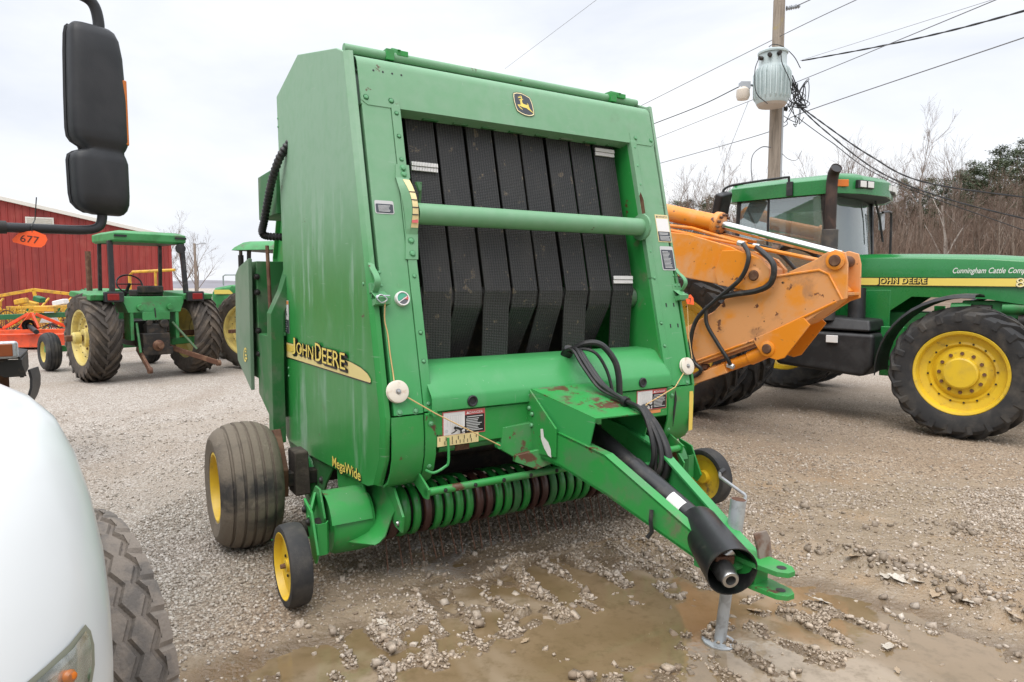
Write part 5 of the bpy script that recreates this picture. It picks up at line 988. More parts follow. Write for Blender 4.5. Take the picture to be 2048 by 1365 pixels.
# chassis side and step / fuel tank
g = G(); g.prism([V(.85, -1.04, .64), V(1.92, -1.02, .56), V(2.02, -1.00, .70), V(2.02, -.98, 1.08), V(.85, -1.02, 1.10)], (0, .55, 0)); g.build('fuel_tank', BK, T1, bev=.05)
g = G(); g.prism([V(.85, -1.0, 1.12), V(1.98, -.98, 1.10), V(1.95, -.94, 1.24), V(1.5, -.92, 1.27), V(.85, -.95, 1.26)], (0, .5, 0)); g.build('battery_box', BK, T1, bev=.03)
g = G(); g.tube([V(1.72, -.70, 1.10), V(1.70, -.66, 1.62)], .10, 16); g.build('air_stack', BK, T1)
g = G(); g.box((1.56, -1.035, 1.0), (.14, .02, .09)); g.build('marker_lamp', M['d_white'], T1, bev=.006)
g = G(); g.box((2.12, -.62, .86), (.26, .10, .60)); g.build('frame_plate', TG, T1, bev=.01)
for k in range(5):
    g = G(); g.lathe([(0, .003), (.014, .003)], V(2.09, -.671, .68 + .09 * k), (0, -1, 0), 8); g.build('bolt_hole', M['d_black'], T1)
for sy in (-1, 1):
    g = G(); rows = []
    for i in range(13):
        a = rad(84 + 100 * i / 12); r = .86; cx, cz = 2.97, .715; x, z = cx + r * math.cos(a) * 1.0, cz + r * math.sin(a) * .98
        rows.append([V(x, sy * .78, z - .02), V(x, sy * .82, z), V(x, sy * 1.02, z + .012), V(x, sy * 1.20, z), V(x, sy * 1.22, z - .035)])
    g.sheet(rows); g.build('front_fender', BK, T1, solid=.012, ang=50)
    g = G(); g.tube([V(2.55, sy * .5, 1.05), V(2.6, sy * .85, 1.35)], .03, 8); g.box((2.62, sy * .72, 1.36), (.1, .05, .12)); g.build('fender_bracket', TG, T1)
    g = G(); rows = []
    for i in range(13):
        a = rad(35 + 120 * i / 12); rows.append([V(1.05 * math.cos(a), sy * .80, .92 + 1.02 * math.sin(a)), V(1.05 * math.cos(a), sy * 1.45, .92 + 1.0 * math.sin(a))])
    g.sheet(rows); g.build('rear_fender', TG, T1, solid=.02, ang=50)
CABIN_D = mat('roof_underside', (0.06, 0.06, 0.06), .7)
# cab
zf, zr = 1.32, 2.80
posts = {'front': [(1.34, .80), (1.50, .62)], 'rear': [(.20, .80), (.16, .78)]}
for sy in (-1, 1):
    for nm, (x0, y0, x1, y1) in (('front_post', (1.42, .70, 1.32, .82)), ('rear_post', (.12, .80, .18, .80)), ('door_post', (.62, .86, .62, .86))):
        if nm == 'door_post' and sy > 0: continue
        g = G(); g.bar((x0, sy * y0, zf), (x1, sy * y1, zr), .055 if nm != 'door_post' else .03, .06 if nm != 'door_post' else .03, (1, 0, 0)); g.build(nm, M['blackpaint'], T1, bev=.008)
g = G(); g.box((.72, 0, 1.28), (1.3, 1.6, .16)); g.box((.1, 0, 1.55), (.12, 1.5, .5)); g.build('cab_floor', BK, T1, bev=.02)
g = G(); g.hexa([V(.14, -.80, zf), V(1.40, -.70, zf), V(1.40, -.70, 1.62), V(.14, -.80, 1.62), V(.14, -.76, zf), V(1.40, -.66, zf), V(1.40, -.66, 1.62), V(.14, -.76, 1.62)]); g.build('cab_sill', BK, T1)
# roof: rounded slab, front overhang
def roofring(k, z): return [V(x + (.0), y, z) for x, y in [(.06 - k, -.80), (.13, -.88 - k), (.8, -.90 - k), (1.48, -.86 - k), (1.66 + k * .5, -.55), (1.76 + k, 0), (1.66 + k * .5, .55), (1.48, .86 + k), (.8, .90 + k), (.13, .88 + k), (.06 - k, .80)]]
g = G(); R_ = [roofring(0, 2.80), roofring(.05, 2.78), roofring(.06, 2.955), roofring(-.02, 3.015), roofring(-.16, 3.045)]; g.sheet([r + [r[0]] for r in R_]); n_ = len(R_[0]); g.add(R_[-1], [list(range(n_))]); g.add(R_[0], [list(range(n_))[::-1]], 1); g.build('cab_roof', [TG, CABIN_D], T1, bev=.008, ang=40)
for x, y, ang_ in ((1.53, -.84, -.75), (1.69, -.52, -.3), (1.78, .1, .0), (1.72, .45, .25)):
    if (x, y) == (1.53, -.84):
        g = G(); g.box((x, y, 2.905), (.03, .17, .085), Matrix.Rotation(ang_, 3, 'Z')); g.build('turn_signal', M['amber'], T1, bev=.006); continue
    g = G(); g.box((x, y, 2.90), (.05, .30, .10), Matrix.Rotation(ang_, 3, 'Z')); g.build('light_housing', BK, T1, bev=.006)
    for q in (-.07, .07):
        g = G(); g.box(V(x + .026, y, 2.90) + Matrix.Rotation(ang_, 3, 'Z') @ V(0, q, 0), (.02, .105, .075), Matrix.Rotation(ang_, 3, 'Z')); g.build('work_light', M['d_white'], T1, bev=.004)
# glazing
def pane(name, q, seg=1): g = G(); g.add(q, [(0, 1, 2, 3)]); return g.build(name, M['glass'], T1, solid=.006)
pane('side_window', [V(.20, -.83, 1.64), V(.62, -.865, 1.45), V(.62, -.865, 2.78), V(.20, -.82, 2.78)]); pane('door_glass', [V(.64, -.87, 1.45), V(1.36, -.75, 1.45), V(1.28, -.84, 2.78), V(.64, -.87, 2.78)])
pane('side_window', [V(.20, .83, 1.64), V(1.36, .75, 1.64), V(1.28, .84, 2.78), V(.20, .82, 2.78)]); pane('rear_window', [V(.12, -.76, 1.70), V(.12, .76, 1.70), V(.16, .76, 2.78), V(.16, -.76, 2.78)])
g = G(); rows = []
for i in range(9):
    t = i / 8 * 2 - 1; bx = .12 * (1 - t * t); rows.append([V(1.43 + bx, t * .68, 1.55), V(1.32 + bx * .9, t * .80, 2.78)])
g.sheet(rows); g.build('windscreen', M['glass'], T1, solid=.006)
CABIN = mat('cabin_trim', (0.30, 0.30, 0.28), .7)
g = G(); g.box((.55, .05, 1.62), (.5, .52, .12)); g.box((.30, .05, 1.98), (.14, .50, .66), Matrix.Rotation(-.12, 3, 'Y')); g.box((.26, .05, 2.42), (.1, .3, .2)); g.build('seat', CABIN, T1, bev=.05)
g = G(); R0 = Matrix.Rotation(-.5, 4, 'Y'); ring = [V(1.05, 0, 1.98) + (R0 @ V(.19 * math.cos(a), .19 * math.sin(a), 0)) for a in [2 * PI * k / 20 for k in range(21)]]; g.tube(ring, .016, 6); g.tube([V(1.05, 0, 1.98), V(1.22, 0, 1.55)], .035, 8); g.build('steering_wheel', M['black'], T1)
g = G(); g.box((1.25, 0, 1.72), (.22, .7, .34)); g.box((.7, -.55, 1.75), (.7, .2, .3)); g.build('dashboard', CABIN, T1, bev=.04)
g = G(); g.tube([V(.25, -.78, 2.75), V(.62, -.80, 2.05)], .015, 6); g.build('window_strut', M['black'], T1)
g = G(); g.box((.75, 0, 2.78), (1.1, 1.5, .04)); g.build('headliner', CABIN, T1)
g = G(); g.tube([V(1.50, .45, 2.80), V(1.52, .60, 2.55), V(1.56, .62, 2.25)], .016, 6); g.build('wiper', M['black'], T1)
# exhaust
g = G(); g.tube([V(1.45, -.93, 1.22), V(1.45, -.93, 2.34)], .095, 20); g.build('muffler', mat('muffler_grey', (0.055, 0.052, 0.05), .6, .2, col2=(0.10, 0.085, 0.07), nsc=5), T1, bev=.01)
g = G(); g.tube(spline([V(1.45, -.93, 2.32), V(1.45, -.93, 2.80), V(1.455, -.935, 2.93), V(1.48, -.96, 3.02), V(1.53, -1.01, 3.07)], 5), .066, 18, False); g.build('exhaust_pipe', mat('burnt_pipe', (0.035, 0.024, 0.020), .6, .3, col2=(0.075, 0.045, 0.035), nsc=6), T1, solid=.006)
g = G(); g.lathe([(0, 0), (.066, 0)], V(1.525, -1.005, 3.065), V(.06, -.06, .05), 16); g.build('pipe_mouth', M['d_black'], T1)
# mirrors and their arms
g = G(); g.tube(spline([V(.92, -.94, 2.89), V(.92, -.95, 3.01), V(.88, -.97, 3.03), V(.35, -1.12, 2.99), V(.20, -1.18, 2.96), V(.14, -1.2, 2.89), V(.14, -1.2, 2.72)], 5), .016, 8); g.build('mirror_arm', M['blackpaint'], T1)
g = G(); g.box((.94, -.945, 2.88), (.08, .06, .18)); g.build('mirror_bracket', M['blackpaint'], T1, bev=.006)
g = G(); g.box((.14, -1.22, 2.72), (.12, .26, .34), Matrix.Rotation(.35, 3, 'Y') @ Matrix.Rotation(.25, 3, 'X')); g.build('side_mirror', BK, T1, bev=.03)
g = G(); g.tube(spline([V(1.46, .88, 2.68), V(1.48, 1.12, 2.70), V(1.48, 1.18, 2.62), V(1.48, 1.20, 2.2), V(1.48, 1.2, 1.9)], 5), .018, 8); g.build('mirror_arm', M['blackpaint'], T1)
g = G(); g.box((1.42, .98, 2.56), (.05, .14, .26)); g.build('side_mirror', M['zinc'], T1, bev=.02)
# ================================================================== ORANGE EXCAVATOR BOOM, folded, standing in front of that tractor
E1 = empty('excavator_boom', (1.751, 8.057, 0), rad(-44.4), 'folded orange excavator boom with hoses and chrome ram beside the baler', 'excavator boom')
OR, OF = M['orange'], M['orange_faded']
def plate(name, pts, y0, y1, mt=OR, bev=.006): g = G(); g.prism([V(x, y0, z) for x, z in pts], (0, y1 - y0, 0)); return g.build(name, mt, E1, bev=bev)
stick = [(2.02, 1.99), (2.11, 1.96), (2.135, 1.86), (2.14, 1.53), (2.05, 1.50), (1.75, 1.28), (1.28, 1.06), (.50, .74), (-.55, .30), (-.62, .46), (-.35, .72), (.42, 1.17), (.78, 1.36), (.93, 1.52), (1.05, 1.60), (1.40, 1.72), (1.62, 1.80), (1.84, 1.90), (1.95, 1.97)]
inner = [(2.08, 1.60), (2.02, 1.50), (1.75, 1.28), (1.28, 1.06), (.50, .74), (-.55, .30), (-.62, .46), (-.35, .72), (.42, 1.17), (.85, 1.42), (1.05, 1.58), (1.40, 1.70), (1.75, 1.74), (1.95, 1.74)]
plate('stick_plate', stick, -.20, -.165, OF); plate('stick_plate', stick, .165, .20, OF); plate('stick_box', inner, -.16, .16, OF)
g = G(); pr = [(2.0, 1.735), (1.95, 1.80), (1.70, 1.78), (1.42, 1.73), (1.05, 1.62)]; g.tube([V(x, -.203, z) for x, z in ((2.10, 1.52), (1.97, 1.76), (1.88, 1.80), (1.40, 1.735), (1.02, 1.60))], .012, 6); g.tube([V(x, -.203, z) for x, z in ((2.05, 1.50), (1.28, 1.10), (.5, .78), (-.5, .36))], .012, 6); g.build('weld_seam', OR, E1)
g = G(); g.prism([V(2.135, -.165, 1.56), V(2.02, -.165, 1.53), V(2.02, .165, 1.53), V(2.135, .165, 1.56)], (0, 0, .03)); g.build('stick_gusset', OR, E1, bev=.004)
plate('linkage_bracket', [(1.82, 1.27), (1.58, .93), (1.50, .90), (1.38, .93), (1.30, 1.00), (1.24, 1.10), (1.28, 1.12), (1.75, 1.34)], -.215, -.20, OR); plate('linkage_bracket', [(1.82, 1.27), (1.58, .93), (1.50, .90), (1.38, .93), (1.30, 1.00), (1.24, 1.10), (1.28, 1.12), (1.75, 1.34)], .20, .215, OR)
boom = [(-1.9, 2.15), (-1.2, 2.42), (-.3, 2.33), (.45, 2.22), (.95, 2.06), (1.22, 1.93), (1.38, 1.82), (1.385, 1.70), (1.30, 1.61), (1.18, 1.59), (.84, 1.66), (.1, 1.80), (-.9, 1.86), (-1.6, 1.60), (-1.9, 1.55)]
plate('boom_plate', boom, -.16, .16, OR, .01)
for y0, y1 in ((-.225, -.16), (.16, .225)): plate('boom_knuckle', [(.88, 2.02), (1.05, 2.02), (1.30, 1.93), (1.40, 1.82), (1.40, 1.70), (1.30, 1.615), (1.15, 1.60), (.84, 1.66), (.80, 1.80)], y0, y1, OR)
def pin(x, z, r, y=-.245, mt='rust', y2=.245):
    g = G(); g.lathe([(0, y), (r * .85, y), (r, y + .015), (r, y2 - .015), (0, y2)], V(x, 0, z), (0, 1, 0), 20); g.build('pivot_pin', M[mt], E1, bev=.003)
    g = G(); g.lathe([(r * 1.02, y + .012), (r * 1.55, y + .02), (r * 1.6, y + .045), (r * 1.0, y + .045)], V(x, 0, z), (0, 1, 0), 24); g.build('pin_boss', OR, E1)
pin(1.24, 1.755, .055); pin(2.03, 1.885, .055); pin(1.40, 1.01, .05)
g = G(); g.lathe([(.055, -.06), (.05, -.06), (.055, .06)], V(.66, 0, 1.27), (0, 1, 0), 16); g.prism([V(.58, -.05, 1.20), V(.60, -.05, 1.30), V(.66, -.05, 1.35), V(.74, -.05, 1.32), V(.76, -.05, 1.26), V(.70, -.05, 1.2)], (0, .02, 0)); g.build('lifting_eye', M['rust'], E1)
# big cylinder
c0, c1, c2 = V(-1.55, 0, 2.92), V(.76, 0, 2.315), V(2.03, 0, 1.935); cd = (c1 - c0).normalized()
g = G(); g.tube([c0, c1 - cd * .06], .095, 28); g.build('ram_barrel', OR, E1)
g = G(); g.lathe([(.098, -.09), (.125, -.085), (.128, -.05), (.128, -.02), (.10, 0), (.06, .02), (0, .02)], c1, cd, 24); g.build('ram_head', OR, E1, ang=30)
for k in range(12):
    a = 2 * PI * k / 12; x_ = cd.orthogonal().normalized(); y_ = cd.cross(x_); p = c1 - cd * .005 + (x_ * math.cos(a) + y_ * math.sin(a)) * .108; g = G(); g.tube([p, p + cd * .03], .016, 6); g.build('ram_bolt', M['rust'], E1)
g = G(); g.tube([c1 - cd * .1, c2 - cd * .02], .048, 24); g.build('ram_rod', M['chrome'], E1)
g = G(); g.tube([V(.1, -.10, 2.30), V(2.0, -.10, 1.86)], .02, 8); g.build('ram_guard', OR, E1)
# lower small cylinder
g = G(); q0, q1 = V(-.7, -.10, .10), V(1.20, -.10, .90); g.tube([q0, q1], .062, 20); g.build('bucket_ram', OR, E1); g = G(); g.tube([q1 - (q1 - q0) * .02, V(1.36, -.10, .985)], .075, 16); g.build('bucket_ram_head', OR, E1, bev=.01)
g = G(); g.bar(V(-.3, -.20, .245), V(.95, -.20, .77), .05, .10, (0, 0, 1)); g.build('ram_shield', OF, E1, bev=.006)
for t in (.40, .72): 
    p = q0.lerp(q1, t); g = G(); g.tube([p - (q1 - q0).normalized() * .02, p + (q1 - q0).normalized() * .02], .076, 16); g.box(p + V(0, -.03, .085), (.07, .07, .05)); g.build('ram_clamp', M['rust'], E1)
# pipes and hoses
for k, (dz, dy) in enumerate(((.05, -.10), (.045, -.02), (.05, .06))):
    g = G(); g.tube([V(-1.2, dy, 2.44 + dz), V(-.3, dy, 2.36 + dz), V(.45, dy, 2.24 + dz), V(1.0 + .06 * k, dy, 2.06 + dz)], .018, 8); g.build('steel_pipe', OR, E1)
for pts, r in (([(1.02, -.10, 2.10), (1.12, -.20, 2.06), (1.20, -.27, 1.93), (1.12, -.28, 1.72), (.85, -.27, 1.50), (.62, -.26, 1.28), (.55, -.26, 1.0), (.60, -.26, .82), (.68, -.25, .74), (.60, -.24, .66), (.40, -.22, .60)], .024), ([(1.14, -.02, 2.06), (1.30, -.20, 2.0), (1.46, -.27, 1.86), (1.44, -.27, 1.68), (1.30, -.27, 1.60), (1.05, -.26, 1.56), (.85, -.26, 1.52)], .030), ([(.74, -.26, 1.44), (.74, -.26, 1.25), (.86, -.25, 1.05), (.98, -.24, .88), (1.00, -.20, .80)], .022), ([(1.35, .1, 2.02), (1.50, .1, 2.06), (1.70, .12, 1.98), (1.75, .14, 1.86)], .034), ([(1.0, .1, 2.1), (1.3, .12, 2.02), (1.55, .1, 1.80)], .02)):
    g = G(); g.tube(spline(pts, 7), r, 10); g.build('hydraulic_hose', M['hose'], E1)
for p in ((1.06, -.16, 2.09), (1.18, -.06, 2.06), (1.36, .02, 2.06), (.42, -.22, .62), (1.0, -.20, .80)):
    g = G(); g.tube([V(*p) - V(.035, 0, -.008), V(*p) + V(.035, 0, -.008)], .03, 6); g.build('hose_coupling', M['rust' if p[0] < 1 else 'zinc'], E1)
# the far end rests on the ground behind the baler
plate('boom_foot', [(-1.95, 2.1), (-1.55, 1.95), (-1.45, .5), (-1.35, 0), (-2.15, 0), (-2.05, .5)], -.13, .13, OR, .01)
plate('stick_foot', [(-.64, .50), (-.45, .42), (-.38, 0), (-.78, 0)], -.12, .12, M['rust'], .01)
g = G(); g.tube([c0, c0 + V(-.2, 0, -.1), V(-1.85, 0, 2.05)], .07, 12); g.build('ram_link', OR, E1)
# ================================================================== LEFT OLD TRACTOR, seen from behind (x forward)
LTa = rad(138.5)
T2 = empty('tractor', (-6.65, 12.37, 0), LTa, 'old green tractor with open canopy and cream wheels, back turned, left of the baler', 'tractor')
TO, YO = M['tractor_green_old'], M['yellow_old']
for sy in (-1, 1):
    ag_wheel(T2, (0, sy * .86, .765), .765, .47, .46, 22, .045, YO, M['tyre_brown'], sy < 0, 'rear_wheel', hub=.15, bolts=8, sweep=.5, thick=.07) if sy > 0 else ag_wheel(T2, (0, sy * .86, .765), .765, .47, .46, 22, .045, YO, M['tyre_brown'], False, 'rear_wheel', hub=.15, bolts=8, sweep=.5, thick=.07)
for c in T2.children:
    if c.name.startswith('rear_wheel'): c.rotation_euler = (0, 0, PI if c.location.y > 0 else 0)
for sy in (-1, 1):
    wv = empty('front_wheel', (2.30, sy * (.92 if sy > 0 else .92), .375)); wv.parent = T2; wv.rotation_euler = (0, 0, PI if sy > 0 else 0)
    g = G(); rib_tyre(g, .375, .27, .20, (-.42, 0, .42), gd=.016, gw=.014, sag=.04); g.build('tyre', M['tyre'], wv, ang=25)
    g = G(); g.lathe([(.21, -.11), (.20, -.10), (.19, -.03), (.08, -.02), (.06, -.06), (0, -.06)], n=32); g.build('rim', YO, wv)
g = G(); g.bar((0, -1.28, .765), (0, 1.28, .765), .10, .10); g.build('rear_axle', M['rust'], T2, bev=.02)
g = G(); g.lathe([(.06, 0), (.10, 0), (.105, .03), (.10, .10), (.075, .13), (0, .13)], (0, 1.05, .765), (0, 1, 0), 20); g.build('wheel_hub', YO, T2, bev=.008)
g = G(); g.bar((2.30, -.9, .42), (2.30, 1.0, .42), .10, .12); g.box((2.2, 0, .6), (.4, .3, .3)); g.build('front_axle', TO, T2, bev=.01)
g = G(); g.box((.1, 0, .80), (.55, .5, .45)); g.box((1.2, 0, .80), (1.9, .45, .45)); g.build('transmission', M['dark'], T2, bev=.03)
g = G(); g.sheet([hood_sec(.95, .36, 1.58, .95), hood_sec(2.0, .36, 1.60, .9), hood_sec(2.7, .34, 1.56, .85), hood_sec(2.8, .32, 1.5, .8)]); P = hood_sec(.95, .36, 1.58, .95); g.add(P, [list(range(11))]); P = hood_sec(2.8, .32, 1.5, .8); g.add(P, [list(range(11))]); g.build('hood', TO, T2, bev=.01)
# rear platform, fuel tank face, fenders
g = G(); g.prism([V(-.42, -.52, 1.46), V(-.42, .52, 1.46), V(-.46, .50, 1.36), V(-.46, .44, 1.18), V(-.46, -.44, 1.18), V(-.46, -.50, 1.36)], (.5, 0, 0)); g.build('platform_back', TO, T2, bev=.012)
for sy in (-1, 1): g = G(); g.box((-.30, sy * .38, .96), (.30, .06, .52)); g.build('side_web', TO, T2, bev=.01)
g = G(); g.box((-.50, 0, 1.12), (.03, .46, .14)); g.build('tool_plate', TO, T2, bev=.006)
for sy in (-1, 1):
    g = G(); g.prism([V(-.52, sy * .50, 1.50), V(.55, sy * .50, 1.56), V(.65, sy * .50, 1.50), V(.55, sy * .50, 1.46), V(-.46, sy * .50, 1.40)], (0, sy * .52, 0)); g.build('fender', TO, T2, bev=.02)
    g = G(); g.box((-.53, sy * .68, 1.46), (.10, .30, .18)); g.build('tail_lamp_housing', M['black'], T2, bev=.02)
    g = G(); g.box((-.585, sy * .70, 1.46), (.02, .18, .11)); g.build('tail_lamp', M['redlens'], T2, bev=.01)
    g = G(); g.lathe([(0, -.04), (.05, -.04), (.06, .0), (.05, .03)], (-.47, sy * .25, 1.27), (1, 0, 0), 12); g.build('hydraulic_outlet', TO, T2)
    g = G(); g.bar((-.30, sy * .62, 1.42), (-.22, sy * .60, 2.42), .07, .08, (0, 1, 0)); g.build('rear_post', M['blackpaint'], T2, bev=.01)
    g = G(); g.bar((.62, sy * .52, 1.42), (.55, sy * .52, 2.42), .06, .06, (0, 1, 0)); g.build('front_post', M['blackpaint'], T2, bev=.01)
    g = G(); g.box((-.435, sy * .50, 2.50), (.012, .20, .035)); g.build('roof_slot', M['d_black'], T2)
g = G(); R_ = [[V(x, y, z) for x, y in ((-.40 - k, -.58 - k), (.68 + k, -.57 - k), (.68 + k, .57 + k), (-.40 - k, .58 + k))] for k, z in ((-.02, 2.40), (.02, 2.43), (.02, 2.55), (-.10, 2.60))]; g.sheet([r + [r[0]] for r in R_]); g.add(R_[-1], [(0, 1, 2, 3)]); g.add(R_[0], [(3, 2, 1, 0)], 1); g.build('canopy', [TO, M['dark']], T2, bev=.012)
g = G(); g.lathe([(0, -.05), (.08, -.05), (.09, 0), (.04, .06), (0, .06)], (-.40, -.50, 2.32), (1, 0, 0), 16); g.build('work_lamp', M['black'], T2)
g = G(); ring = [V(.62 + .10 * math.sin(a), .22 * math.cos(a) + .02, 1.68 + .17 * math.sin(a)) for a in [2 * PI * k / 20 for k in range(21)]]; g.tube(ring, .016, 6); g.tube([V(.62, .02, 1.68), V(.9, .02, 1.45)], .03, 8); g.tube([V(.62, -.18, 1.68), V(.62, .22, 1.68)], .012, 6); g.build('steering_wheel', M['black'], T2)
g = G(); g.box((.05, -.05, 1.52), (.40, .46, .12)); g.box((-.16, -.05, 1.58), (.08, .44, .14)); g.build('seat', M['dark'], T2, bev=.03)
g = G(); g.tube([V(1.5, .42, 1.3), V(1.5, .42, 2.3)], .05, 10); g.build('exhaust_pipe', M['rust'], T2)
# three-point linkage and PTO clutter
g = G(); g.box((-.42, 0, .88), (.18, .34, .20)); g.box((-.46, .02, .68), (.16, .46, .28)); g.box((-.48, 0, .50), (.12, .52, .14)); g.tube([V(-.40, -.12, .98), V(-.56, -.12, .98)], .08, 12); g.tube([V(-.45, .12, 1.0), V(-.52, .12, 1.0)], .06, 12); g.build('rear_drive_case', M['dark'], T2, bev=.02)
g = G(); g.lathe([(0, -.12), (.05, -.12), (.06, -.04), (.10, 0)], (-.55, 0, .60), (1, 0, 0), 16); g.build('pto_stub', M['rust'], T2)
g = G(); g.tube([V(-.48, 0, 1.0), V(-.52, .02, 1.14), V(-.50, .02, 1.26)], .012, 6); g.build('control_lever', M['dark'], T2)
for sy in (-1, 1):
    g = G(); g.tube([V(-.42, sy * .30, 1.0), V(-.66, sy * (.34 if sy > 0 else .62), .50)], .022, 8); g.build('lift_rod', M['green_dull'], T2)
    g = G(); g.bar(V(-.30, sy * .26, .55), V(-.98, sy * (.32 if sy > 0 else .86), .22 if sy > 0 else .25), .05, .09); g.build('lift_arm', M['rust'], T2, bev=.01)
    g = G(); g.lathe([(.02, -.03), (.055, -.03), (.055, .03), (.02, .03)], (-.98, sy * (.32 if sy > 0 else .86), .22 if sy > 0 else .25), (0, 1, 0), 12); g.build('lift_ball', M['rust'], T2)
g = G(); g.bar((-.1, -.38, .62), (-.1, -.95, .64), .12, .12); g.build('axle_trumpet', TO, T2, bev=.02)
# ================================================================== second old tractor, mostly behind the baler
T3 = empty('tractor', (-4.97, 14.45, 0), rad(165), 'old green tractor with yellow wheels and stack, mostly hidden behind the baler', 'tractor')
for sy in (-1, 1): ag_wheel(T3, (0, sy * .88, .78), .78, .44, .50, 22, .045, YO, M['tyre_brown'], sy > 0, 'rear_wheel', hub=.15, bolts=8, sweep=.5, thick=.07)
for c in T3.children:
    if c.name.startswith('rear_wheel'): c.rotation_euler = (0, 0, PI if c.location.y > 0 else 0)
g = G(); g.bar((0, -1.0, .78), (0, 1.55, .78), .07, .07); g.build('rear_axle', M['rust'], T3, bev=.01)
g = G(); g.sheet([hood_sec(.4, .36, 1.68, 1.0), hood_sec(.9, .36, 1.68, .95), hood_sec(1.30, .33, 1.62, .9), hood_sec(1.36, .31, 1.55, .85)]); P = hood_sec(1.36, .31, 1.55, .85); g.add(P, [list(range(11))]); g.build('hood', TO, T3, bev=.01)
g = G(); g.box((.75, .365, 1.52), (1.0, .012, .09)); g.build('hood_stripe', M['d_gold'], T3)
g = G(); g.box((.4, 0, .8), (1.9, .46, .5)); g.box((1.0, 0, 1.1), (.5, .5, .5)); g.build('transmission', M['dark'], T3, bev=.03)
for sy in (-1, 1):
    wv = empty('front_wheel', (1.75, sy * .55, .36)); wv.parent = T3; wv.rotation_euler = (0, 0, PI if sy > 0 else 0); g = G(); rib_tyre(g, .36, .24, .20, (-.42, 0, .42), gd=.014, gw=.012, sag=.04); g.build('tyre', M['tyre'], wv, ang=25); g = G(); g.lathe([(.21, -.10), (.19, -.03), (.08, -.02), (0, -.06)], n=24); g.build('rim', YO, wv)
    g = G(); g.prism([V(-.55, sy * .5, 1.55), V(.35, sy * .5, 1.66), V(.42, sy * .5, 1.58), V(.3, sy * .5, 1.48), V(-.5, sy * .5, 1.42)], (0, sy * .5, 0)); g.build('fender', TO, T3, bev=.02)
    for x in (-.45, .25): g = G(); g.bar((x, sy * .6, 1.5), (x - .03, sy * .58, 2.36), .06, .06, (0, 1, 0)); g.build('canopy_post', M['dark'], T3)
g = G(); g.bar((1.75, -.6, .38), (1.75, .6, .38), .1, .1); g.build('front_axle', M['dark'], T3)
g = G(); R_ = [[V(x, y, z) for x, y in ((-.70 - k, -.72 - k), (.45 + k, -.70 - k), (.45 + k, .70 + k), (-.70 - k, .72 + k))] for k, z in ((.06, 2.36), (.02, 2.42), (-.10, 2.52), (-.2, 2.55))]; g.sheet([r + [r[0]] for r in R_]); g.add(R_[-1], [(0, 1, 2, 3)]); g.add(R_[0], [(3, 2, 1, 0)], 1); g.build('canopy', [TO, M['dark']], T3, bev=.012)
g = G(); g.tube([V(.55, .40, 1.6), V(.55, .40, 2.28)], .055, 12); g.tube([V(.55, .40, 2.28), V(.55, .40, 2.40)], .035, 10); g.build('exhaust_stack', M['dark'], T3)
g = G(); g.lathe([(0, 0), (.03, 0), (.045, .01), (.045, .05)], V(.53, .40, 2.40), V(.3, 0, .6), 10); g.build('rain_cap', M['rust'], T3)
g = G(); g.tube([V(1.15, .2, 1.65), V(1.15, .2, 1.85), V(1.1, .2, 1.88), V(.6, .2, 1.88)], .015, 6); g.build('hand_rail', M['galv'], T3)
# ================================================================== implements in front of the barn
def imp(name, loc, rz, label, cat, grp=None): return empty(name, loc, rz, label, cat, grp)
IY, IG, IR = M['impl_yellow'], M['impl_green'], M['redorange']
# orange rotary tiller
K = imp('rotary_tiller', (-12.5, 17.9, 0), rad(5), 'bright red-orange rotary tiller in front of the barn', 'tiller')
g = G(); g.prism([V(-1.0, -.35, .06), V(-1.0, .35, .06), V(-1.0, .30, .42), V(-1.0, .05, .48), V(-1.0, -.28, .40)], (1.9, 0, 0)); g.build('tiller_hood', IR, K, bev=.02)
for x in (-1.06, .98): 
    g = G(); g.prism([V(x, -.42, .02), V(x, .40, .02), V(x, .36, .50), V(x, .05, .56), V(x, -.34, .48)], (.06, 0, 0)); g.build('end_plate', IR, K, bev=.01)
for x in (-.22, .22):
    g = G(); g.bar((x, -.30, .55), (0, -.15, .94), .06, .09); g.build('mast_bar', IR, K, bev=.01); g = G(); g.bar((x * .4, -.15, .92), (x * 1.8 + (-.6 if x < 0 else .3), .30, .52), .05, .08); g.build('mast_brace', IR, K, bev=.01)
g = G(); g.bar((-.95, -.42, .47), (1.45, -.42, .50), .10, .10); g.build('tool_bar', IR, K, bev=.01)
g = G(); g.tube([V(0, -.3, .62), V(.55, -.95, .5)], .06, 12); g.lathe([(.05, 0), (.14, .04), (.15, .2)], V(0, -.25, .64), V(.3, -.8, 0), 16); g.build('pto_shaft', M['black'], K)
# yellow hay rakes (a folded row)
K = imp('hay_rake', (-15.6, 22.0, 0), rad(20), 'large yellow folded hay rake under the barn wall', 'rake')
for k in range(3):
    g = G(); y = -.3 + .35 * k; g.bar((-3.0, y, .62 + .1 * k), (2.6, y, .66 + .1 * k), .12, .12); g.build('frame_beam', IY, K, bev=.01)
for k in range(9):
    x = -2.8 + .62 * k; g = G(); g.tube([V(x, -.45, .25), V(x + .1, -.30, .9), V(x + .3, .0, 1.25)], .035, 6); g.bar((x - .25, -.4, .75), (x + .35, -.35, .95), .05, .08); g.build('rake_arm', IY, K)
for k in range(10):
    x = -2.9 + .36 * k; g = G()
    for q in range(6): g.tube([V(x + .05 * q, -.55, .85), V(x + .05 * q + .02, -.62, .22)], .010, 4)
    g.build('rake_tines', IY, K)
g = G(); g.bar((-1.6, 0, 1.15), (.2, 0, 1.52), .10, .10); g.bar((.2, 0, 1.52), (1.2, 0, 1.38), .10, .10); g.bar((-.9, 0, .7), (-.9, 0, 1.3), .1, .1); g.bar((.3, 0, .7), (.2, 0, 1.52), .1, .1); g.build('hitch_mast', IY, K, bev=.01)
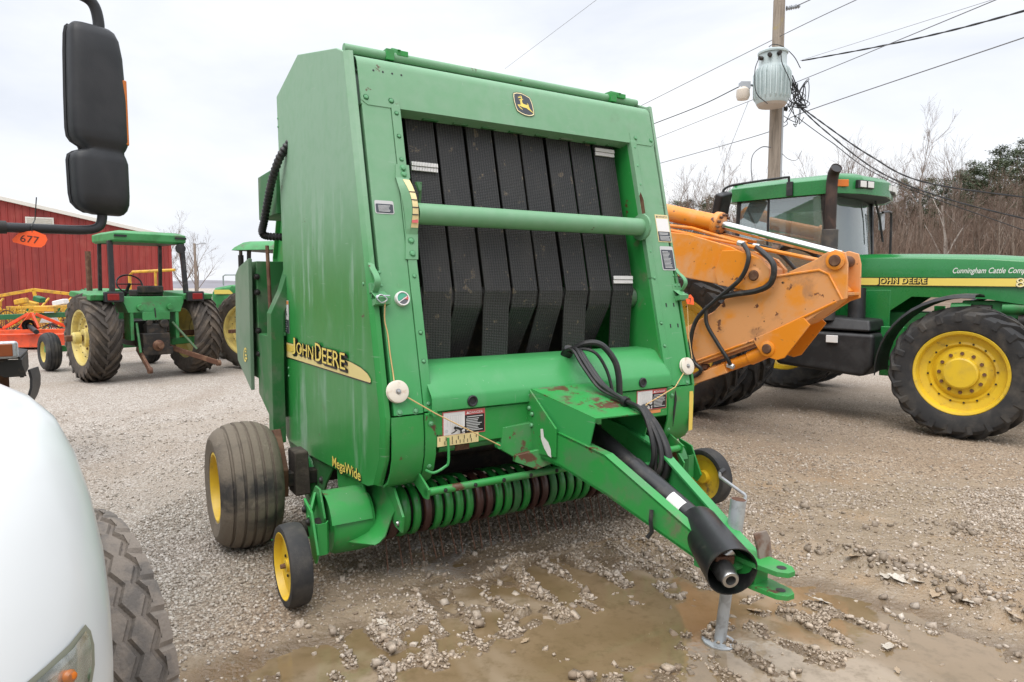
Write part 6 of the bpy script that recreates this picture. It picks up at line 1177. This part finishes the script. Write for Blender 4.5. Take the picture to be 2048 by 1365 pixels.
for x in (-2.2, 1.8):
    g = G(); g.lathe([(0, -.08), (.16, -.08), (.30, -.07), (.33, 0), (.30, .07), (.16, .08), (0, .08)], V(x, .15, .33), (0, 1, 0), 24); g.build('wheel', M['tyre'], K)
for k in range(4):
    x = -1.9 + 1.0 * k; g = G(); g.box((x, -.2, 1.08), (.5, .25, .2), Matrix.Rotation(.3 * (k % 3 - 1), 3, 'Y')); g.build('gear_housing', IY, K, bev=.04)
K = imp('hay_rake', (-8.9, 16.4, 0), rad(-15), 'yellow implement frame seen through the old tractor\'s canopy', 'rake')
g = G(); g.bar((-1.4, 0, 1.0), (1.3, 0, 1.05), .14, .14); g.bar((-1.2, .3, 1.3), (.9, .3, 1.34), .12, .12); g.build('frame_beam', IY, K, bev=.01)
g = G(); g.tube([V(-.3, 0, 1.0), V(-.3, 0, 1.9), V(-.2, 0, 1.98), V(1.0, 0, 2.02)], .035, 8); g.tube([V(.45, 0, 2.0), V(.45, 0, 1.3)], .03, 8); g.build('guard_hoop', IY, K)
for x in (-1.2, 1.1): 
    g = G(); g.bar((x, 0, 0), (x, 0, 1.05), .12, .12); g.build('stand_leg', IY, K, bev=.01)
for k in range(5): 
    g = G(); g.box((-.9 + .45 * k, -.05, 1.18), (.3, .3, .24), Matrix.Rotation(.4 * (k % 2), 3, 'Z')); g.build('gear_housing', IY, K, bev=.04)
# green hay implement
K = imp('hay_tedder', (-12.2, 18.9, 0), rad(12), 'dark green hay tedder with hydraulic rams between barn and old tractor', 'tedder')
g = G(); g.bar((-2.2, 0, .78), (1.6, 0, .92), .12, .14); g.bar((-2.2, 0, .78), (-2.6, 0, .35), .10, .12); g.bar((-.1, 0, .9), (.35, 0, 1.52), .10, .14); g.bar((.35, 0, 1.52), (1.0, 0, 1.3), .10, .14); g.bar((.3, 0, .9), (.9, 0, .1), .12, .12); g.build('frame', IG, K, bev=.012)
g = G(); g.tube([V(.3, -.12, 1.3), V(1.3, -.12, 1.1)], .06, 12); g.tube([V(.2, .12, 1.2), V(1.2, .12, 1.02)], .06, 12); g.build('hydraulic_ram', IG, K)
g = G(); g.box((-.6, -.08, 1.02), (.5, .2, .16)); g.build('yellow_guard', IY, K, bev=.02)
for x, z in ((.15, .31), (-1.0, .31)):
    wv = empty('wheel', (x, -.25, z)); wv.parent = K; g = G(); rib_tyre(g, .31, .22, .16, (-.3, .3), gd=.01, gw=.01, sag=.04); g.build('tyre', M['tyre'], wv); g = G(); g.lathe([(.17, -.09), (.15, -.02), (.06, -.02), (0, -.06)], n=20); g.build('rim', YO, wv)
for k in range(4):
    g = G(); x = -1.9 + .7 * k
    for q in range(10):
        a = 2 * PI * q / 10; g.tube([V(x, -.1, .62), V(x + .36 * math.cos(a), -.1 + .36 * math.sin(a), .45)], .012, 4)
    g.build('tine_rotor', M['dark'], K)
K = imp('wheel_rake', (-13.6, 20.2, 0), rad(-8), 'row of small yellow spoked rake wheels between the tiller and barn', 'rake')
g = G(); g.bar((-1.5, 0, 1.0), (1.3, 0, 1.05), .08, .08); g.build('frame_beam', IY, K, bev=.01)
for k in range(6):
    x = -1.4 + .52 * k; g = G(); g.tube([V(x + .30 * math.cos(a), -.12, .62 + .30 * math.sin(a)) for a in [2 * PI * q / 18 for q in range(19)]], .018, 5)
    for q in range(18): a = 2 * PI * q / 18; g.tube([V(x + .06 * math.cos(a), -.12, .62 + .06 * math.sin(a)), V(x + .42 * math.cos(a + .15), -.16, .62 + .42 * math.sin(a + .15))], .009, 4)
    g.build('tine_wheel', IY if k % 3 else M['rust'], K); g = G(); g.bar((x, -.1, .62), (x + .1, 0, 1.02), .05, .05); g.build('wheel_arm', IG if k % 2 else IY, K)
for x in (-1.2, 1.0): g = G(); g.bar((x, .15, 0), (x, .05, 1.02), .07, .07); g.build('stand_leg', IY, K)
for k, (x, z, w_) in enumerate(((-1.1, 1.18, .34), (-.5, 1.25, .26), (.2, 1.15, .4), (.85, 1.22, .3))): g = G(); g.box((x, .1, z), (w_, .22, .16), Matrix.Rotation(.5 * (k % 2) - .2, 3, 'Y')); g.build('gear_cover', (IY, IG, M['d_white'], M['rust'])[k], K, bev=.03)
# slow-moving-vehicle triangle, seen from its pale back
g = G(); g.prism([V(-.26, 0, 0), V(.26, 0, 0), V(.05, 0, .44), V(-.05, 0, .44)], (0, .012, 0)); g.bar((0, .03, -.55), (0, .03, .3), .03, .03); o = g.build('warning_triangle', M['d_white'], None, loc=(-12.95, 19.1, .62), rot=(0, 0, rad(8))); tag(o, 'pale slow-vehicle triangle standing among the yellow implements', 'sign')
# dark flat frame with an amber marker lamp at the far left, and its rusty upright
K = imp('trailer_frame', (-5.04, 6.22, .06), rad(37), 'dark steel trailer corner with amber marker lamp, above the white truck fender', 'trailer')
g = G(); g.prism([V(-1.6, -.7, .98), V(.42, -.7, .955), V(.50, .1, .955), V(-.1, .55, 1.05), V(-1.6, .6, 1.05)], (0, 0, .02)); g.build('deck_plate', M['dark'], K, bev=.004)
g = G(); g.prism([V(-1.6, -.705, .97), V(.42, -.705, .95), V(.46, -.705, .80), V(.30, -.705, .80), V(.22, -.705, .86), V(-1.6, -.705, .87)], (0, .03, 0)); g.prism([V(.43, -.70, .95), V(.50, .1, .95), V(.50, .1, .80), V(.44, -.70, .79)], (-.03, 0, 0)); g.build('edge_rail', M['dark'], K, bev=.004)
g = G(); g.box((.10, -.725, 1.04), (.62, .05, .15)); g.build('lamp_frame', M['zinc'], K, bev=.04)
g = G(); g.box((.20, -.755, 1.04), (.34, .02, .11)); g.build('amber_lamp', mat('old_amber', (0.26, 0.065, 0.018), .3), K, bev=.01); g = G(); g.box((-.08, -.755, 1.04), (.16, .02, .11)); g.build('clear_lamp', M['d_lgrey'], K, bev=.01)
g = G(); g.bar((-.55, -.5, .9), (-.02, -.6, .28), .14, .10, (0, 1, 0)); g.box((.0, -.6, .27), (.28, .05, .04)); g.bar((-.5, -.5, .55), (.02, -.6, .58), .05, .05); g.build('rusty_brace', M['rust'], K, bev=.008)
g = G(); g.bar((-.45, .1, 1.0), (-.72, .1, 1.75), .20, .12, (0, 1, 0)); g.build('rusty_upright', M['rust'], K, bev=.01)
g = G(); rows = []
for i in range(7):
    t = i / 6; rows.append([V(.46 - .02 * t, -.55 + .0 * t, .80 - .02), V(.47, -.55, .8)] if False else [V(.40 + .12 * math.sin(PI * (.25 + .5 * t)) - .20 * t * t, -.72, .86 - .50 * t), V(.47 + .12 * math.sin(PI * (.25 + .5 * t)) - .20 * t * t, -.50, .86 - .50 * t)])
g.sheet(rows); g.build('mud_flap', M['black'], K, solid=.02)
for x, y in ((-1.4, -.5), (-1.4, .4), (.3, .1)): 
    g = G(); g.bar((x, y, -.06), (x, y, 1.0), .08, .08); g.build('stand_leg', M['rust'], K)
# ================================================================== WHITE TRUCK, front left corner and mirror
TR = empty('truck', (-1.96, 1.21, 0), rad(-38), 'white truck nose with headlight, dusty front tyre and black side mirror', 'truck')
PIT = rad(4.63)
def wpt(px, py, d):
    """point at forward distance d (m) seen at photo position (px, py)"""
    r = V((px - 1024) / 1365, math.cos(PIT) + (682.5 - py) / 1365 * math.sin(PIT), -math.sin(PIT) + (682.5 - py) / 1365 * math.cos(PIT)); return V(0, 0, 1.65) + r * (d / r.y)
TRi = (Matrix.Translation(TR.location) @ Matrix.Rotation(rad(-38), 4, 'Z')).inverted()
camL = TRi @ V(0, 0, 1.65)
# corner of the hood: tangent points by height, plan radius r
rads = .30; ring = []
for px, py, d in ((-260, 738, 1.72), (-190, 742, 1.70), (-120, 746, 1.68), (-60, 755, 1.65), (0, 770, 1.62), (60, 795, 1.57), (112, 838, 1.52), (150, 905, 1.47), (182, 995, 1.43), (207, 1100, 1.385), (221, 1210, 1.35), (227, 1310, 1.325), (228, 1365, 1.31), (226, 1450, 1.30), (220, 1600, 1.29), (212, 1800, 1.28)):
    p = TRi @ wpt(px, py, d); dr = p - camL; dr.z = 0; dr.normalize(); c = V(p.x, p.y, 0) + V(-dr.y, dr.x, 0) * rads * (-1 if V(-dr.y, dr.x, 0).y > 0 else 1); ring.append((p.z, c.x, c.y))
def plan(z, cx, cy):
    pts = [V(-1.0, cy + rads * .985, z)] + [V(cx + rads * math.sin(a), cy + rads * math.cos(a), z) for a in [rad(q) for q in range(0, 91, 9)]]; nose = cx + rads
    pts += [V(nose + .10 * math.sin(PI / 2 * k / 6), cy - (cy) * k / 6, z) for k in range(1, 7)]
    full = pts + [V(p.x, -p.y, p.z) for p in pts[::-1][1:]]; return full
g = G(); rows = [plan(*r) for r in ring]; g.sheet(rows); g.add(rows[0], [list(range(len(rows[0])))]); g.build('hood', M['white'], TR, ang=60)
def onbody(px, py, off=.004):
    """where the sight line through a photo position meets the hood corner"""
    o = V(0, 0, 1.65); d = (wpt(px, py, 1.0) - o); zs = [r[0] for r in ring]
    for k in range(4000):
        q = TRi @ (o + d * (.55 + k * .0005))
        for a, b in zip(ring[:-1], ring[1:]):
            if b[0] <= q.z <= a[0]:
                t = (q.z - a[0]) / (b[0] - a[0]); cx = a[1] + (b[1] - a[1]) * t; cy = a[2] + (b[2] - a[2]) * t
                inside = math.hypot(q.x - cx, q.y - cy) < rads + off if (q.x > cx and q.y > cy) else (q.x < cx + rads + off + .10 * max(0, 1 - q.y / max(cy, .1)) and q.y < cy + rads + off)
                if inside: return q
    return TRi @ wpt(px, py, 1.3)
def patch(name, outline, mt, off, parent=TR):
    ctr = (sum(p[0] for p in outline) / len(outline), sum(p[1] for p in outline) / len(outline)); g = G(); rows = []
    for s_ in (0.02, .35, .7, 1.0): rows.append([onbody(ctr[0] + (x - ctr[0]) * s_, ctr[1] + (y - ctr[1]) * s_, off) for x, y in outline + [outline[0]]])
    g.sheet(rows); return g.build(name, mt, parent, ang=80)
lampo = [(171, 1249), (182, 1262), (189, 1290), (190, 1330), (183, 1375), (176, 1420), (120, 1450), (60, 1420), (50, 1368), (95, 1330), (140, 1288)]
lampi = [(172, 1262), (180, 1275), (184, 1300), (184, 1335), (176, 1380), (165, 1420), (120, 1440), (75, 1410), (66, 1370), (105, 1335), (146, 1298)]
hl = empty('headlight', (0, 0, 0)); hl.parent = TR
patch('lamp_surround', lampo, mat('lamp_trim', (0.20, 0.20, 0.15), .35), .004, hl); patch('reflector', lampi, mat('reflector', (0.62, 0.64, 0.63), .22, .85, col2=(0.16, 0.17, 0.14), nsc=14, lo=.45, hi=.62), .0065, hl)
g = G(); bm_ = onbody(139, 1353, .012); g.lathe([(0, -.012), (.009, -.008), (.012, 0), (.009, .008), (0, .012)], bm_, (1, .3, 0), 12); g.build('amber_bulb', M['amber'], hl)
patch('lamp_lens', lampi, M['lens'], .022, hl)
# tyre with zigzag grooves
def zig_tyre(g, R, w, rim):
    n = 240; h = w / 2; grooves = (-.62, -.21, .21, .62); gw, gd = .0075, .013; rows = []
    for i in range(n):
        a = 2 * PI * i / n; ph = (i % 8) / 8; zz = (abs(ph * 2 - 1) * 2 - 1) * .012
        prof = [(rim, -h * .8), (rim + .03, -h * .95), ((R + rim) / 2, -h), (R - .05, -h * .99), (R - .012, -h * .94)]
        for k, q in enumerate(grooves):
            yc = q * h + zz * (1 if k % 2 == 0 else -1); sip = .010 if ph in (0, .5) else 0
            prof += [(R - .001, yc - gw - .004), (R - gd, yc - gw * .6), (R - gd, yc + gw * .6), (R - .001, yc + gw + .004)]
        notch = .014 if (i % 8) == 0 else 0
        prof += [(R - .001 - notch * .6, h * .72), (R - .012 - notch, h * .94), (R - .05, h * .99), ((R + rim) / 2, h), (rim + .03, h * .95), (rim, h * .8)]
        rows.append([(r * math.cos(a), y, r * math.sin(a)) for r, y in prof])
    rows.append(rows[0]); g.sheet(rows)
for sy, rz in ((1, rad(-3)), (-1, rad(-3))):
    wv = empty('front_wheel', (0.0, sy * 1.0, .475)); wv.parent = TR; wv.rotation_euler = (0, 0, rz)
    g = G(); zig_tyre(g, .475, .285, .28); g.build('tyre', M['tyre_dust'], wv, ang=26)
    g = G(); g.lathe([(.29, -.12), (.27, -.11), (.25, .02), (.12, .05), (.10, 0), (0, 0)], n=28); g.lathe([(.29, .12), (.27, .11), (.25, .02)], n=28); g.build('rim', M['zinc'], wv)
g = G(); g.bar((0, -1, .5), (0, 1, .5), .12, .12); g.bar((.6, -.35, .62), (-2.6, -.35, .62), .1, .2); g.bar((.6, .35, .62), (-2.6, .35, .62), .1, .2); g.build('chassis', M['dark'], TR)
g = G(); g.hexa([V(-1.0, -1.05, .6), V(-2.6, -1.05, .6), V(-2.6, 1.05, .6), V(-1.0, 1.05, .6), V(-1.0, -1.05, 1.55), V(-2.6, -1.05, 1.55), V(-2.6, 1.05, 1.55), V(-1.0, 1.05, 1.55)]); g.hexa([V(-1.1, -1.03, 1.55), V(-2.6, -1.03, 1.55), V(-2.6, 1.03, 1.55), V(-1.1, 1.03, 1.55), V(-1.6, -.95, 2.75), V(-2.6, -.95, 2.75), V(-2.6, .95, 2.75), V(-1.6, .95, 2.75)]); g.build('cab', M['white'], TR, bev=.05)
g = G(); g.add([V(-1.12, -.95, 1.62), V(-1.12, .95, 1.62), V(-1.55, .88, 2.66), V(-1.55, -.88, 2.66)], [(0, 1, 2, 3)]); g.build('windscreen', M['mirror_black'], TR, solid=.02)
for x in (-2.2,):
    for sy in (-1, 1):
        g = G(); g.lathe([(0, -.13), (.28, -.13), (.45, -.14), (.5, -.1), (.5, .1), (.45, .14), (.28, .13), (0, .13)], V(x - 1.6, sy * .9, .5), (0, 1, 0), 40); g.build('rear_wheel', M['tyre'], TR)
g = G(); g.box((-3.2, 0, .9), (2.6, 1.9, .25)); g.build('truck_bed', M['dark'], TR, bev=.02)
# mirror
MW = TRi @ V(-1.80, 3.0, 0); MW.z = 0
secs_m = [(51, 158, 220, .05), (54, 147, 229, .085), (60, 141, 238, .11), (75, 138, 246, .13), (110, 136, 252, .145), (200, 133, 257, .15), (262, 132, 257, .15), (278, 134, 257, .15), (288, 141, 256, .14), (296, 156, 252, .125), (301, 158, 248, .12), (306, 144, 248, .125), (313, 134, 251, .14), (325, 131, 255, .15), (390, 132, 255, .15), (408, 135, 254, .14), (420, 146, 250, .11), (427, 160, 243, .08), (430, 172, 236, .05)]
rows = []
for py, a, b, dp in secs_m:
    z = wpt(195, py, 3.0).z; y0 = (a - 197) / 1369 * 3.0 * .80 + .022; y1 = (b - 197) / 1369 * 3.0 * .80 + .022; dp = dp * .72; yc, hw = (y0 + y1) / 2, (y1 - y0) / 2; r_ = []
    for k in range(28):
        t = 2 * PI * k / 28; cx, sx = math.cos(t), math.sin(t); ex = .55 if sx > 0 else .30
        r_.append(MW + V(dp * (math.copysign(abs(sx) ** ex, sx)) * (.62 if sx > 0 else .38), yc + hw * math.copysign(abs(cx) ** .5, cx), z))
    rows.append(r_ + [r_[0]])
g = G(); g.sheet(rows); g.add(rows[0][:-1], [list(range(28))]); g.add(rows[-1][:-1], [list(range(28))]); g.build('mirror_housing', M['mirror_black'], TR, ang=40)
# rear trim ring round the glass
rows2 = [[p + V(-.012, (p.y - MW.y) * .05 - .004, 0) for p in r[:-1]] for r in rows[1:-1]]
g = G()
for a_, b_ in zip(rows2[:-1], rows2[1:]):
    idx_ = [k for k in range(28) if math.sin(2 * PI * k / 28) < -.05]
    for k0, k1 in zip(idx_[:-1], idx_[1:]): g.add([a_[k0], a_[k1], b_[k1], b_[k0]], [(0, 1, 2, 3)])
g.build('mirror_trim', M['mirror_black'], TR, solid=.01)
g = G()
for z0, z1 in ((wpt(195, 285, 3).z, wpt(195, 75, 3).z), (wpt(195, 415, 3).z, wpt(195, 318, 3).z)): g.box(MW + V(-.048, .02, (z0 + z1) / 2), (.008, .15, z1 - z0))
g.build('mirror_glass', M['mirror_glass'], TR)
z0, z1 = wpt(195, 286, 3).z, wpt(195, 152, 3).z
g = G(); g.hexa([MW + V(x, y, z) for z in (z0, z1) for x, y in ((.012, .094), (.062, .088), (.046, .126), (.006, .131))]); g.build('side_marker', M['amber'], TR, bev=.006)
zt, zb = 2.78, 1.962
g = G(); p = spline([MW + V(-.0, .035, 2.70), MW + V(0, .04, 2.78), MW + V(0, .02, 2.850), MW + V(0, -.04, 2.872), MW + V(0, -.15, 2.868), MW + V(0, -.35, 2.82), MW + V(-.1, -.60, 2.75)], 6); g.tube(p, .0225, 14); g.build('mirror_arm', M['mirror_black'], TR)
p = spline([MW + V(0, .015, 2.02), MW + V(0, .018, 1.95), MW + V(0, .0, 1.905), MW + V(0, -.06, 1.888), MW + V(0, -.20, 1.884), MW + V(0, -.36, 1.880), MW + V(-.06, -.60, 1.878)], 6)
g = G(); g.tube(p, .0195, 14); g.tube([MW + V(0, -.335, 1.881), MW + V(-.03, -.50, 1.879)], .026, 14, mi=1); g.build('mirror_arm', [M['mirror_black'], M['dark']], TR)
# orange lot number tag hung from the arm
c_ = wpt(61, 478, 2.78); ex = V(math.cos(rad(52)) * .55 + .45, .25, -.10).normalized(); ey = V(.05, 0, 1).normalized(); ey = (ey - ex * ex.dot(ey)).normalized(); nn = ex.cross(ey)
P2 = [(-.062, -.012), (-.045, .012), (-.038, .022), (.012, .034), (.052, .022), (.060, .005), (.052, -.018), (.040, -.030), (.01, -.032), (-.058, -.022)]
g = G(); g.prism([c_ + ex * x + ey * y for x, y in P2], nn * .0015); fr = 1 if nn.y < 0 else -1
vs, fs = text2d('677', .040); g.add([c_ + ex * (x * 1.12 - .036) + ey * (y - .016) + nn * (.0025 if fr > 0 else -.001) for x, y in vs], fs, 1)
g.tube([c_ + ey * .026 + ex * .005, c_ + ey * .05 + ex * .0, wpt(70, 440, 2.80), wpt(73, 395, 2.80)], .0022, 5, mi=2); o = g.build('lot_tag', [M['tagorange'], M['ink'], M['d_black']], None, smooth=False, fix=False); tag(o, 'orange tag reading 677 zip-tied to the truck mirror arm', 'tag')
# ================================================================== UTILITY POLE with transformer
UP = empty('utility_pole', (6.42, 17.0, 0), 0, 'weathered wooden utility pole carrying a transformer, behind the tractor cab', 'utility pole')
g = G(); g.tube([V(0, 0, -.2), V(0, 0, 4.3), V(.0, 0, 8.48)], [.165, .150, .135], 20); g.build('pole_shaft', M['wood'], UP)
g = G(); g.lathe([(0, 0), (.134, 0)], V(0, 0, 8.485), (0, 0, 1), 16); g.build('pole_top', mat('pole_end', (0.35, 0.28, 0.18), .9), UP)
g = G(); g.box((.135, -.05, 4.6), (.05, .09, 4.2)); g.build('conduit', M['galv'], UP, bev=.01)
tc_ = V(-.30, -.50, 0); tf = empty('transformer', (0, 0, 0)); tf.parent = UP
g = G(); g.lathe([(0, 5.86), (.30, 5.86), (.34, 5.92)], tc_, (0, 0, 1), 32); g.build('tank_base', M['trans_base'], tf)
g = G(); g.lathe([(.34, 5.92), (.37, 5.99), (.37, 6.66), (.33, 6.76), (.31, 6.80), (.31, 7.05), (.34, 7.06), (.34, 7.10), (.30, 7.13), (0, 7.15)], tc_, (0, 0, 1), 32); g.build('tank', M['trans'], tf)
for k in range(22):
    a = 2 * PI * k / 22; d_ = V(math.cos(a), math.sin(a), 0); s_ = V(-math.sin(a), math.cos(a), 0) * .012
    g = G(); g.prism([tc_ + d_ * .355 - s_ + V(0, 0, 5.97), tc_ + d_ * .42 - s_ + V(0, 0, 6.06), tc_ + d_ * .43 - s_ + V(0, 0, 6.60), tc_ + d_ * .355 - s_ + V(0, 0, 6.74)], s_ * 2); g.build('cooling_fin', M['trans'], tf, bev=.003)
for k, (x, y, z) in enumerate(((-.36, -.15, 6.92), (-.20, -.30, 6.95), (.02, -.33, 6.98))):
    g = G(); d_ = V(x, y, .0).normalized(); g.lathe([(.035, 0), (.05, .02), (.03, .04), (.05, .06), (.03, .08), (.045, .10), (0, .11)], tc_ + V(x * .8, y * .9, z), d_, 12); g.build('bushing', M['dark'], tf)
for pts in ([(-.40, -.20, 6.9), (-.50, -.25, 6.6), (-.47, -.3, 6.1), (-.2, -.3, 5.85)], [(.03, -.40, 6.98), (.05, -.46, 6.7), (.22, -.47, 6.35), (.26, -.46, 6.15), (.38, -.42, 5.86), (.5, .2, 5.8)], [(-.20, -.28, 7.14), (-.05, -.2, 7.22), (.25, 0, 7.22), (.62, .3, 7.1), (.8, .35, 6.85)]):
    g = G(); g.tube(spline([tc_ + V(*p) for p in pts], 6), .010, 6); g.build('jumper_wire', M['wire'], tf)
g = G(); g.box((-.15, -.2, 6.7), (.2, .22, .08)); g.box((-.15, -.2, 6.1), (.2, .22, .08)); g.build('hanger_bracket', M['galv'], tf)
for k in range(3):
    g = G(); c_ = V(.20, -.06, 6.72 - .40 * k); g.lathe([(.02, -.04), (.06, -.035), (.04, 0), (.06, .035), (.02, .04)], c_, (.9, .2, 0), 12); g.build('insulator_spool', M['dark'], UP)
for k in range(3):
    g = G(); g.lathe([(.02, 0), (.06, .01), (.03, .05), (.055, .07), (.025, .11)], V(.16 + .11 * k, -.03, 8.28 + .02 * k), (1, 0, .15), 12); g.build('strain_insulator', M['galv'], UP)
rc = random.Random(3); g = G()
for k in range(9):
    b0 = V(rc.uniform(.18, .30), rc.uniform(-.2, .1), rc.uniform(5.9, 6.5)); pts = [b0]
    for q in range(5): pts.append(V(rc.uniform(.18, .75), rc.uniform(-.3, .15), rc.uniform(5.55, 6.6)))
    g.tube(spline(pts, 6), .009, 5)
for k in range(4): g.tube(spline([V(.18 + .05 * k, -.1, 6.7), V(.35 + .06 * k, -.1, 6.4 - .05 * k), V(.25 + .12 * k, -.15, 6.1), V(.58 + .02 * k, -.2, 5.95)], 6), .014, 6)
g.build('cable_tangle', M['wire'], UP)
g = G(); g.tube(spline([V(-.14, -.1, 5.0), V(-.4, -.2, 4.98), V(-.62, -.2, 4.75), V(-.60, -.2, 4.2), V(-.42, -.15, 3.7)], 6), .012, 6); g.tube(spline([V(.14, -.1, 4.85), V(.3, -.1, 4.72), V(.5, -.1, 4.70), V(.62, -.1, 4.92)], 6), .007, 5); g.build('loose_wire', M['wire_grey'], UP)
yl = empty('yard_lamp', (0, 0, 0)); yl.parent = UP
g = G(); g.tube([V(-.12, -.1, 6.35), V(-.75, -.35, 6.40), V(-.90, -.42, 6.36)], .028, 8); g.box((-.92, -.42, 6.36), (.22, .2, .16)); g.build('lamp_arm', M['galv'], yl)
g = G(); g.lathe([(.07, .08), (.15, 0), (.16, -.14), (.13, -.22), (0, -.24)], V(-.96, -.44, 6.26), (0, 0, 1), 16); g.build('lamp_bowl', mat('lamp_bowl', (0.60, 0.53, 0.45), .3), yl)
def wire(name, pts, r, mt, label, sag=0.0, twist=0):
    P = [wpt(*p) for p in pts]
    if len(P) == 2:
        n = 24; P = [P[0].lerp(P[1], i / n) - V(0, 0, sag * 4 * (i / n) * (1 - i / n)) for i in range(n + 1)]
    else: P = spline(P, 10)
    g = G()
    if twist:
        n = len(P) * 4; Q = [P[min(int(i / 4), len(P) - 2)].lerp(P[min(int(i / 4), len(P) - 2) + 1], (i % 4) / 4) for i in range(n)]
        for s_ in (0, PI): g.tube([q + V(math.cos(i * .33 + s_), 0, math.sin(i * .33 + s_)) * r * .55 for i, q in enumerate(Q)], r, 5)
    else: g.tube(P, r, 6)
    o = g.build(name, M[mt], None); tag(o, label, 'wire'); return o
wire('overhead_wire', [(1250, 228, 24), (1558, 74, 16.9), (1760, -22, 13)], .009, 'wire_grey', 'grey overhead wire crossing the pole near its top')
wire('overhead_wire', [(1300, 251, 23), (1400, 212, 20), (1482, 172, 17)], .013, 'wire', 'dark overhead cable running from behind the baler to the lamp')
wire('overhead_wire', [(1300, 282, 24), (1590, 166, 17), (2060, -28, 10)], .008, 'wire_grey', 'thin grey overhead wire passing just behind the transformer')
wire('overhead_wire', [(1310, 330, 24), (1545, 262, 17.3), (1600, 228, 17), (2100, 58, 11)], .010, 'wire_grey', 'grey overhead wire passing below the transformer to the right edge')
wire('service_cable', [(1604, 122, 17), (1750, 95, 15), (1900, 62, 12.5), (2100, 8, 10)], .012, 'wire', 'thick black twisted cable leaving the pole for the upper right', twist=1)
wire('overhead_wire', [(1600, 122, 17), (2010, -8, 11)], .004, 'wire_grey', 'faint thin wire above the thick twisted cable')
wire('service_cable', [(1590, 205, 17), (1640, 243, 16.5), (1740, 312, 16), (1850, 365, 15.5), (2100, 402, 15)], .013, 'wire', 'black twisted cable sagging down past the cab to the right', twist=1)
wire('service_cable', [(1592, 208, 17), (1650, 262, 16.4), (1760, 345, 15.6), (1900, 400, 15), (2100, 450, 14.5)], .012, 'wire', 'lower black cable sagging across the wooded hill', twist=1)
wire('service_cable', [(1590, 232, 17), (1660, 283, 16.5), (1780, 362, 16), (2100, 480, 15)], .010, 'wire', 'lowest black cable sagging from the pole across the wood')
wire('guy_wire', [(1496, 205, 16.5), (1425, 385, 15)], .006, 'wire_grey', 'thin guy wire slanting down left from the transformer')
wire('overhead_wire', [(1200, -5, 40), (1010, 138, 60)], .012, 'wire_grey', 'faint distant wire above the baler roof')
wire('overhead_wire', [(1590, 14, 17), (1660, -18, 16)], .012, 'wire_grey', 'short wire leaving the insulator at the pole top')
# far street lamp and cattle gate beside the barn
LP = empty('street_lamp', (-18.45, 40, 0), 0, 'distant wooden lamp post right of the red barn', 'street lamp')
g = G(); g.tube([V(0, 0, 0), V(0, 0, 4.1)], [.10, .07], 8); g.build('post', M['wood'], LP); g = G(); g.tube([V(0, 0, 4.0), V(.4, 0, 4.12)], .03, 6); g.box((.48, 0, 4.10), (.3, .12, .08)); g.build('lamp_head', M['galv'], LP)
CG = empty('cattle_gate', (-11.0, 26.0, 0), rad(-4), 'galvanised tubular cattle gate behind the old tractor', 'gate')
for k in range(6):
    g = G(); g.tube([V(-2.2, 0, .25 + .2 * k), V(2.6, 0, .25 + .2 * k)], .03, 6); g.build('rail', M['galv'], CG)
for x in (-2.2, -1.0, .2, 1.4, 2.6): 
    g = G(); g.tube([V(x, 0, 0), V(x, 0, 1.32)], .04, 6); g.build('upright', M['galv'], CG)
